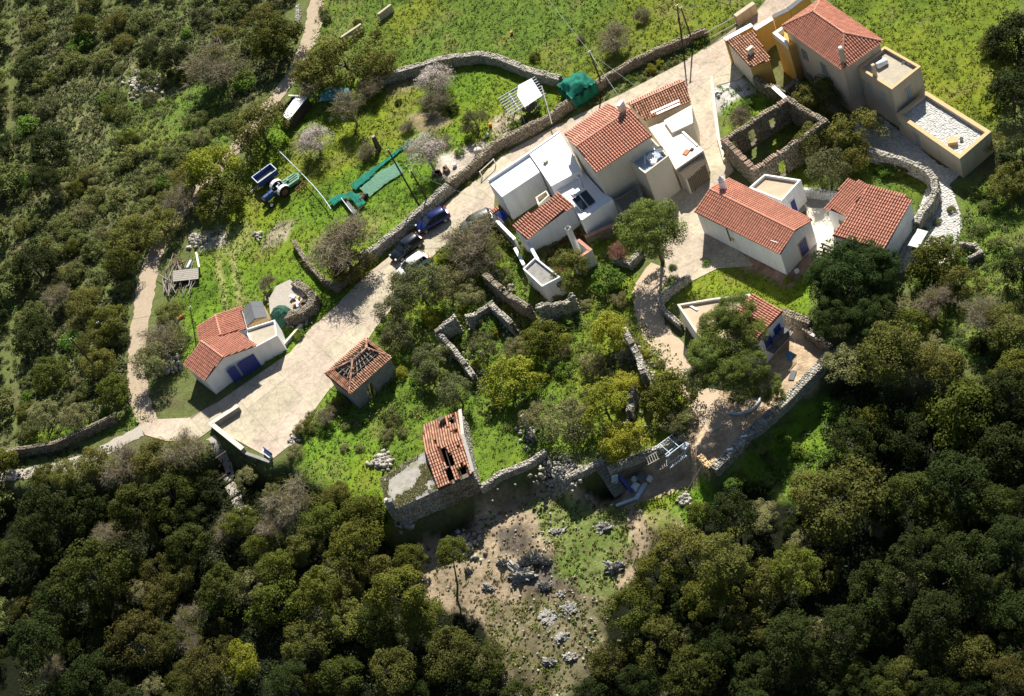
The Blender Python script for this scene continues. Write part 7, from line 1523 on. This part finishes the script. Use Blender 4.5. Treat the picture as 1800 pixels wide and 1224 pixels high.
def fill(poly, step, kinds, rr, avoid=.75, jit=.45, limit=400, own=.9, zf=.5):
    poly = np.array(poly, float); lo = poly.min(0); hi = poly.max(0); new = []
    for y in np.arange(lo[1], hi[1], step):
        for x in np.arange(lo[0], hi[0], step):
            xx, yy = x+random.uniform(-jit, jit)*step, y+random.uniform(-jit, jit)*step
            if not inside(poly, np.array([xx]), np.array([yy]))[0]: continue
            r = random.uniform(*rr)
            if (np.hypot(BUSY[:, 0]-xx, BUSY[:, 1]-yy) < BUSY[:, 2]*avoid+r*.3).any(): continue
            if len(new) >= limit: return
            kd = random.choice(kinds); plant(kd, xx, yy, r, zf=zf, squash=random.uniform(.8, 1.1)); new.append((xx, yy))
HILL = [(36, 18), (215, 18), (440, 20), (520, 90), (500, 140), (420, 190), (400, 250), (330, 330), (270, 400), (235, 480), (225, 560), (222, 640), (225, 700), (180, 740), (36, 775)]
fill(HILL, 36, ['scrub', 'scrub', 'olive', 'scrub', 'grey', 'scrub', 'brown', 'oak', 'scrub', 'weed'], (11, 23), avoid=.8, limit=150, zf=.3)
RU = [(690, 470), (860, 400), (1060, 440), (1110, 560), (1180, 630), (1200, 760), (960, 795), (850, 740), (720, 740), (560, 760), (540, 720), (600, 700), (690, 640)]
fill(RU, 33, ['grey', 'weed', 'grey', 'scrub', 'weed', 'yellow', 'yellow', 'grey'], (8, 18), avoid=.8, limit=55, zf=.35)
fill([(520, 740), (600, 700), (740, 720), (735, 790), (670, 800), (560, 790)], 30, ['grey', 'weed', 'scrub'], (8, 16), limit=20, zf=.3)
fill([(36, 800), (380, 790), (560, 860), (680, 950), (850, 1130), (880, 1224), (36, 1224)], 50, ['oak', 'dark', 'oak', 'brown', 'grey', 'twig'], (15, 40), avoid=.75, limit=60, zf=None)
fill([(1090, 1050), (1200, 960), (1240, 900), (1420, 880), (1500, 740), (1480, 640), (1560, 560), (1790, 620), (1790, 1224), (1000, 1224)], 54, ['oak', 'dark', 'dark', 'dark', 'grey'], (15, 40), avoid=.75, limit=60, zf=None)  # dark kind weighted up, so leaf colour carries this wood's shade
fill([(1350, 870), (1240, 880), (1330, 780), (1450, 680), (1520, 760), (1480, 830)], 34, ['weed', 'weed', 'scrub'], (9, 16), limit=14, zf=.3)
fill([(1600, 400), (1780, 300), (1790, 540), (1660, 600), (1600, 500)], 40, ['scrub', 'weed', 'weed'], (8, 14), limit=12, zf=.3)
fill([(500, 150), (560, 60), (600, 20), (540, 18)], 24, ['scrub', 'brown'], (8, 14), limit=10, zf=.4)
fill([(-60, -30), (36, -30), (36, 1250), (-60, 1250)], 55, ['scrub', 'dark', 'oak'], (26, 34), limit=40, zf=.7)
fill([(1790, -30), (1870, -30), (1870, 1250), (1790, 1250)], 55, ['dark', 'dark', 'oak'], (28, 38), limit=40, zf=.9)
fill([(-30, 1215), (1820, 1215), (1820, 1270), (-30, 1270)], 55, ['dark', 'dark', 'oak'], (28, 38), limit=40, zf=.7)
fill([(36, -40), (520, -40), (520, 16), (36, 16)], 34, ['scrub', 'olive', 'brown'], (14, 22), limit=40, zf=.5)
PATCH_WALL = [(800, 337), (880, 268), (940, 240), (990, 212), (1065, 158), (1242, 72), (1245, 84), (1072, 172), (992, 226), (884, 284), (806, 348)]
# plants on the lane wall, potted and garden shrubs
for (x, y, r, kd, l) in ((1145, 122, 10, 'yellow', 'orange flowering shrub on the lane wall'), (1160, 112, 8, 'yellow', 'smaller flowering shrub on the lane wall'), (1232, 70, 12, 'weed', 'green creeper at the lower end of the iron railing'), (1105, 140, 9, 'weed', 'creeper hanging on the lane wall'), (905, 222, 11, 'weed', 'green plant bed edge below the pergola'), (922, 210, 9, 'weed', 'green plants beside the garden table'), (808, 268, 9, 'weed', 'round clipped bush on the garden gravel'), (784, 244, 9, 'twig', 'small pinkish bush on the garden lawn'), (1315, 48, 9, 'oak', 'dark shrub behind the ochre wall'), (1300, 210, 22, 'twig', 'small leafless tree in the alley garden'), (1310, 190, 14, 'weed', 'leafy clump in the alley garden'), (1045, 425, 12, 'weed', 'bright green bush above the tile topped wall'), (1182, 470, 7, 'weed', 'green tuft at the foot of the village pine'), (1242, 463, 7, 'weed', 'small tuft at the corner of the lawn'), (1385, 428+65, 8, 'yellow', 'yellow shrub between the white houses'), (1590, 300, 16, 'brown', 'dry brown weeds in the garden corner'), (1560, 300, 16, 'weed', 'green weeds behind the curved garden wall'), (1715, 340, 12, 'dark', 'shaded bush right of the terrace wing corner'), (525, 590, 10, 'weed', 'weeds at the foot of the stone yard'), (470, 500, 16, 'twig', 'small bare tree over the junk yard'), (570, 735, 16, 'twig', 'dry bush at the edge of the concrete yard'), (535, 755, 18, 'brown', 'round bush at the edge of the concrete yard'), (520, 795, 16, 'grey', 'bush below the edge of the concrete yard'), (890, 320+75, 6, 'weed', 'weeds at the courtyard'), (660, 60, 10, 'brown', 'bush between the two field walls'), (628, 42, 9, 'oak', 'dark bush above the longer field wall'), (700, 180, 7, 'oak', 'low shrub in the kitchen garden')):
    plant(kd, x, y, r, zf=.35 if kd != 'twig' else 1.0, label=l, name='shrub', cat='shrub')

# ---- labels for the bushes that have none: by look, landmark and rank
LMK = [('the huge leafless tree', 382, 122), ('the scree', 255, 150), ('the orange yellow tree', 372, 298), ('the dirt track top', 530, 70), ('the hillside pole', 150, 630), ('the boundary wall', 60, 800), ('the wood heap', 300, 510), ('the olive yellow tree', 230, 420), ('the dark evergreen clump', 85, 258),
       ('the garage', 400, 640), ('the concrete yard', 470, 740), ('the hip roofed ruin', 630, 650), ('the derelict house', 780, 800), ('the mossy flat roof', 710, 860), ('the bright yellow oak', 898, 672), ('the mottled oak', 953, 598), ('the mossy diagonal wall', 900, 535), ('the grey olive tree', 735, 512), ('the stone heap', 985, 838), ('the brightest yellow bush', 1062, 715), ('the broken wall', 1135, 650),
       ('the small white cube house', 945, 480), ('the big pine', 1290, 620), ('the carob', 1500, 500), ('the flagstone path', 1650, 400), ('the terrace wing', 1660, 240), ('the earth yard', 1400, 620), ('the clumpy oak', 1555, 625), ('the rounded oak', 1700, 725), ('the very broad oak', 1480, 890), ('the largest crag', 915, 1012), ('the paired round oaks', 440, 940), ('the broad green oak', 155, 1005), ('the lower left corner', 40, 1200), ('the lower right corner', 1780, 1200), ('the bottom edge middle', 900, 1210), ('the tall leafless tree', 520, 880), ('the top left corner', 40, 20), ('the top right corner', 1780, 30), ('the left edge middle', 40, 500), ('the large yellow touched oak', 245, 1130)]
LOOK = {'shade_oak': 'dusky green oak', 'shade_brown': 'dusky olive oak', 'oak': 'green oak', 'dark': 'dark evergreen', 'olive': 'grey green bush', 'yellow': 'yellow green bush', 'brown': 'olive brown bush', 'pine': 'pine', 'scrub': 'dull green bush', 'twig': 'grey leafless bush', 'grey': 'pale grey green bush', 'weed': 'fresh green bush', 'blossom': 'blossoming tree', 'redtwig': 'reddish bush'}
DIRS = ['right', 'lower right', 'below', 'lower left', 'left', 'upper left', 'above', 'upper right']
ORD = ['nearest', 'second nearest', 'third nearest', 'fourth nearest', 'fifth nearest', 'sixth nearest', 'seventh nearest', 'eighth nearest', 'ninth nearest', 'tenth nearest', 'eleventh nearest', 'twelfth nearest', 'thirteenth nearest', 'fourteenth nearest', 'fifteenth nearest']
bk = {}
for e in PLANTS:
    t, kd, x, y, r, lab = e
    if lab: t['label'] = lab; continue
    nm_, d_, dx, dy = min(((n_, hypot(x-a, y-b), x-a, y-b) for n_, a, b in LMK), key=lambda q_: q_[1])
    sz = 'small' if r < 13 else ('large' if r > 24 else 'middling'); dr = DIRS[int(round(atan2(dy, dx)/(pi/4))) % 8]
    bk.setdefault((sz+' '+LOOK[kd], dr, nm_), []).append((d_, t))
    t['group'] = 'bushes of the hillside, ruins and wood'
for (lk, dr, nm_), L_ in bk.items():
    L_.sort(key=lambda q_: q_[0]); ph = {'above': 'above', 'below': 'below'}.get(dr, dr+' of')
    for i, (d_, t) in enumerate(L_): t['label'] = lk+', '+('' if len(L_) == 1 else ORD[min(i, 14)]+' ')+ph+' '+nm_

# ================================================================== ground cover
def tufts(n, seed):
    g = np.random.default_rng(seed); xs = []; ys = []; 
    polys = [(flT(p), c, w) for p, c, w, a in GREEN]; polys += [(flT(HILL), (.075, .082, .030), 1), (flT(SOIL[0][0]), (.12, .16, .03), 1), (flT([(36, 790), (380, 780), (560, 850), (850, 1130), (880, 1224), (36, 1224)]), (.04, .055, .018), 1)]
    X = g.uniform(-66, 74, n); Y = g.uniform(-62, 118, n); keep = np.zeros(n, bool); col = np.zeros((n, 3)); sz = np.zeros(n)
    for i, (pg, c, w) in enumerate(polys):
        m = inside(pg, X, Y) & ~keep; keep |= m; col[m] = c; sz[m] = .13 if i < len(GREEN) else (.2 if i == len(GREEN) else .14)
    for bad in (rp, fp, fl2(SOIL[12][0]), fl2([(1448, 425), (1412, 352), (1466, 354), (1470, 470)]))+tuple(flT(p[0]) for p in SOIL[1:4]+SOIL[10:11]+SOIL[12:13]): keep &= ~inside(bad, X, Y)
    keep &= fbm(X, Y, .9, 2) > .30+.4*(g.random(n)-.5)
    clr = inside(flT(SOIL[0][0]), X, Y); grn = inside(flT(BURNT[0][0]), X, Y) | inside(flT(BURNT[1][0]), X, Y); keep &= ~clr | (grn & (fbm(X+5, Y, 1.7, 3) > .47)) | (g.random(n) < .04); keep &= ~inside(flT(BURNT[2][0]), X, Y)
    X, Y, col, sz = X[keep], Y[keep], col[keep], sz[keep]; N = len(X); Z = T(X, Y)
    K = 5; ang = g.uniform(0, 2*pi, (N, K)); s = (sz*g.uniform(.5, 1.6, N))[:, None]*g.uniform(.7, 1.3, (N, K)); lift = g.uniform(.25, .9, (N, K))
    c, sn = np.cos(ang), np.sin(ang); o = np.stack([X, Y, Z], -1)[:, None, :]
    d = np.stack([c*(1-lift*.4), sn*(1-lift*.4), lift], -1)*s[..., None]; w = np.stack([-sn, c, np.zeros_like(c)], -1)*s[..., None]*.42
    off = np.stack([g.normal(0, .1, (N, K)), g.normal(0, .1, (N, K)), np.zeros((N, K))], -1)
    base = o+off; v = np.stack([base, base+d*.55+w, base+d, base+d*.55-w], 2).reshape(-1, 3); F = np.arange(N*K*4).reshape(-1, 4)
    yl = np.clip((fbm(X, Y, 14)-.48)*5, 0, 1)[:, None]*.6; cc = col*(1-yl)+np.array((.19, .20, .015))*yl*(col.sum(1)[:, None]/.34)
    dk = g.random(N)[:, None]; cc = np.where(dk < .07, np.array((.04, .09, .012)), cc)*g.uniform(.8, 1.25, (N, 1))
    me = np_mesh('ground_cover', v, F, M['grass'], rnd=g.random(N*K), colors=np.repeat(cc, K, 0)); o_ = bpy.data.objects.new('ground_cover', me); COL.objects.link(o_); tag(o_, 'low weeds, clover and grass tufts', None, None, 'stuff')
tufts(230000, 5)
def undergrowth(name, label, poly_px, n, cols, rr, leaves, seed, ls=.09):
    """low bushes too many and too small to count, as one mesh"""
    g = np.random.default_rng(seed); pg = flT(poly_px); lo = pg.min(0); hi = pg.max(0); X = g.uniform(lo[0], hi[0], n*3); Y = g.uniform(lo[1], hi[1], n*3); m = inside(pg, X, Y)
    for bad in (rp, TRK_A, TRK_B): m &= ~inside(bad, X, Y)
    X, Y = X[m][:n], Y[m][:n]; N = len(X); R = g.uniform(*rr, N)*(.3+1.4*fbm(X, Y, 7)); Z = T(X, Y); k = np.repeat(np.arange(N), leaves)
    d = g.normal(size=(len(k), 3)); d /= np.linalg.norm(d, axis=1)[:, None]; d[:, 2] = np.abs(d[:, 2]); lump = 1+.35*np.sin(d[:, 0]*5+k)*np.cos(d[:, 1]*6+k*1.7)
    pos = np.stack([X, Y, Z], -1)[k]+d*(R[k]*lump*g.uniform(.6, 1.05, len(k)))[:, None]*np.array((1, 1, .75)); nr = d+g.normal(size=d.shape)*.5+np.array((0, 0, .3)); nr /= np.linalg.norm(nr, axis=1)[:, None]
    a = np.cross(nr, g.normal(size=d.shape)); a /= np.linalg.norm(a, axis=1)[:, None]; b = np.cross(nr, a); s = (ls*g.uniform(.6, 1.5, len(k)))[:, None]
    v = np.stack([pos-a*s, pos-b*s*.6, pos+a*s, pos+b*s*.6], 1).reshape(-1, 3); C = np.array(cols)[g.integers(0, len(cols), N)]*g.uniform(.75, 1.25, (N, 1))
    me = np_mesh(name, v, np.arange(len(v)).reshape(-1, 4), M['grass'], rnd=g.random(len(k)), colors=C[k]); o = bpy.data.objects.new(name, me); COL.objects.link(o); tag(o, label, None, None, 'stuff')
TRK_A = fl2([(555, -60), (600, -60), (572, 55), (535, 135), (495, 190), (455, 240), (415, 285), (360, 350), (315, 410), (282, 470), (262, 560), (256, 640), (262, 700), (280, 750), (240, 750), (228, 700), (222, 640), (232, 560), (250, 450), (285, 390), (330, 330), (385, 262), (425, 215), (460, 170), (500, 120), (530, 50)])
TRK_B = fl2([(-60, 820), (105, 808), (180, 775), (250, 745), (260, 770), (190, 805), (105, 838), (-60, 865)])
SCC = [(.135, .16, .05), (.16, .165, .055), (.11, .14, .045), (.15, .145, .06), (.12, .18, .03), (.19, .18, .08)]
undergrowth('hillside_scrub', 'low dense scrub covering the left hillside', [(-90, -60), (530, -60), (520, 90), (480, 160), (400, 250), (330, 330), (262, 400), (232, 480), (222, 600), (222, 700), (170, 750), (-90, 800)], 3600, SCC, (.25, .7), 46, 31)
undergrowth('ruin_undergrowth', 'weeds and brambles growing through the ruins', RU, 800, [(.125, .20, .03), (.17, .20, .05), (.18, .19, .07), (.12, .18, .03), (.2, .22, .05)], (.25, .75), 60, 32, .08)
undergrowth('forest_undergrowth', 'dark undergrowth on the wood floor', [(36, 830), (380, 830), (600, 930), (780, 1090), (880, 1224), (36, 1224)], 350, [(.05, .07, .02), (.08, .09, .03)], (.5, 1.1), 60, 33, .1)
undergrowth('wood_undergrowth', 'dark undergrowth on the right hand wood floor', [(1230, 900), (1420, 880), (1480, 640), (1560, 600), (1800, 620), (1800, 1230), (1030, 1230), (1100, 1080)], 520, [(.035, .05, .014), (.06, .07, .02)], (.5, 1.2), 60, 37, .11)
undergrowth('edge_undergrowth', 'weeds and low brush on the right hand slopes', [(1330, 780), (1450, 690), (1560, 640), (1600, 480), (1780, 300), (1790, 620), (1540, 760), (1480, 830), (1380, 870)], 330, [(.12, .19, .03), (.15, .16, .06)], (.3, .75), 60, 34, .08)
undergrowth('clearing_weeds', 'dry weeds and small tufts on the rough clearing', [(850, 868), (960, 845), (1090, 890), (1200, 900), (1190, 960), (1090, 1050), (1010, 1230), (880, 1230), (860, 1120), (730, 1020), (700, 985), (820, 930)], 1000, [(.30, .22, .12), (.15, .19, .04), (.34, .25, .15), (.20, .18, .07), (.12, .18, .03), (.14, .10, .06)], (.06, .22), 14, 38, .07)
undergrowth('wall_weeds', 'weeds and creepers at the foot of the lane wall', PATCH_WALL, 260, [(.125, .19, .03), (.08, .12, .02), (.2, .17, .03)], (.22, .5), 50, 36, .07)
tri = sum(sum(len(p.vertices)-2 for p in me.polygons) for me in bpy.data.meshes if me.users and len(me.polygons) < 20000)+sum(2*len(me.polygons) for me in bpy.data.meshes if len(me.polygons) >= 20000)
print('unique tris', tri)
print('plants', len(PLANTS), 'objects', len(bpy.data.objects))
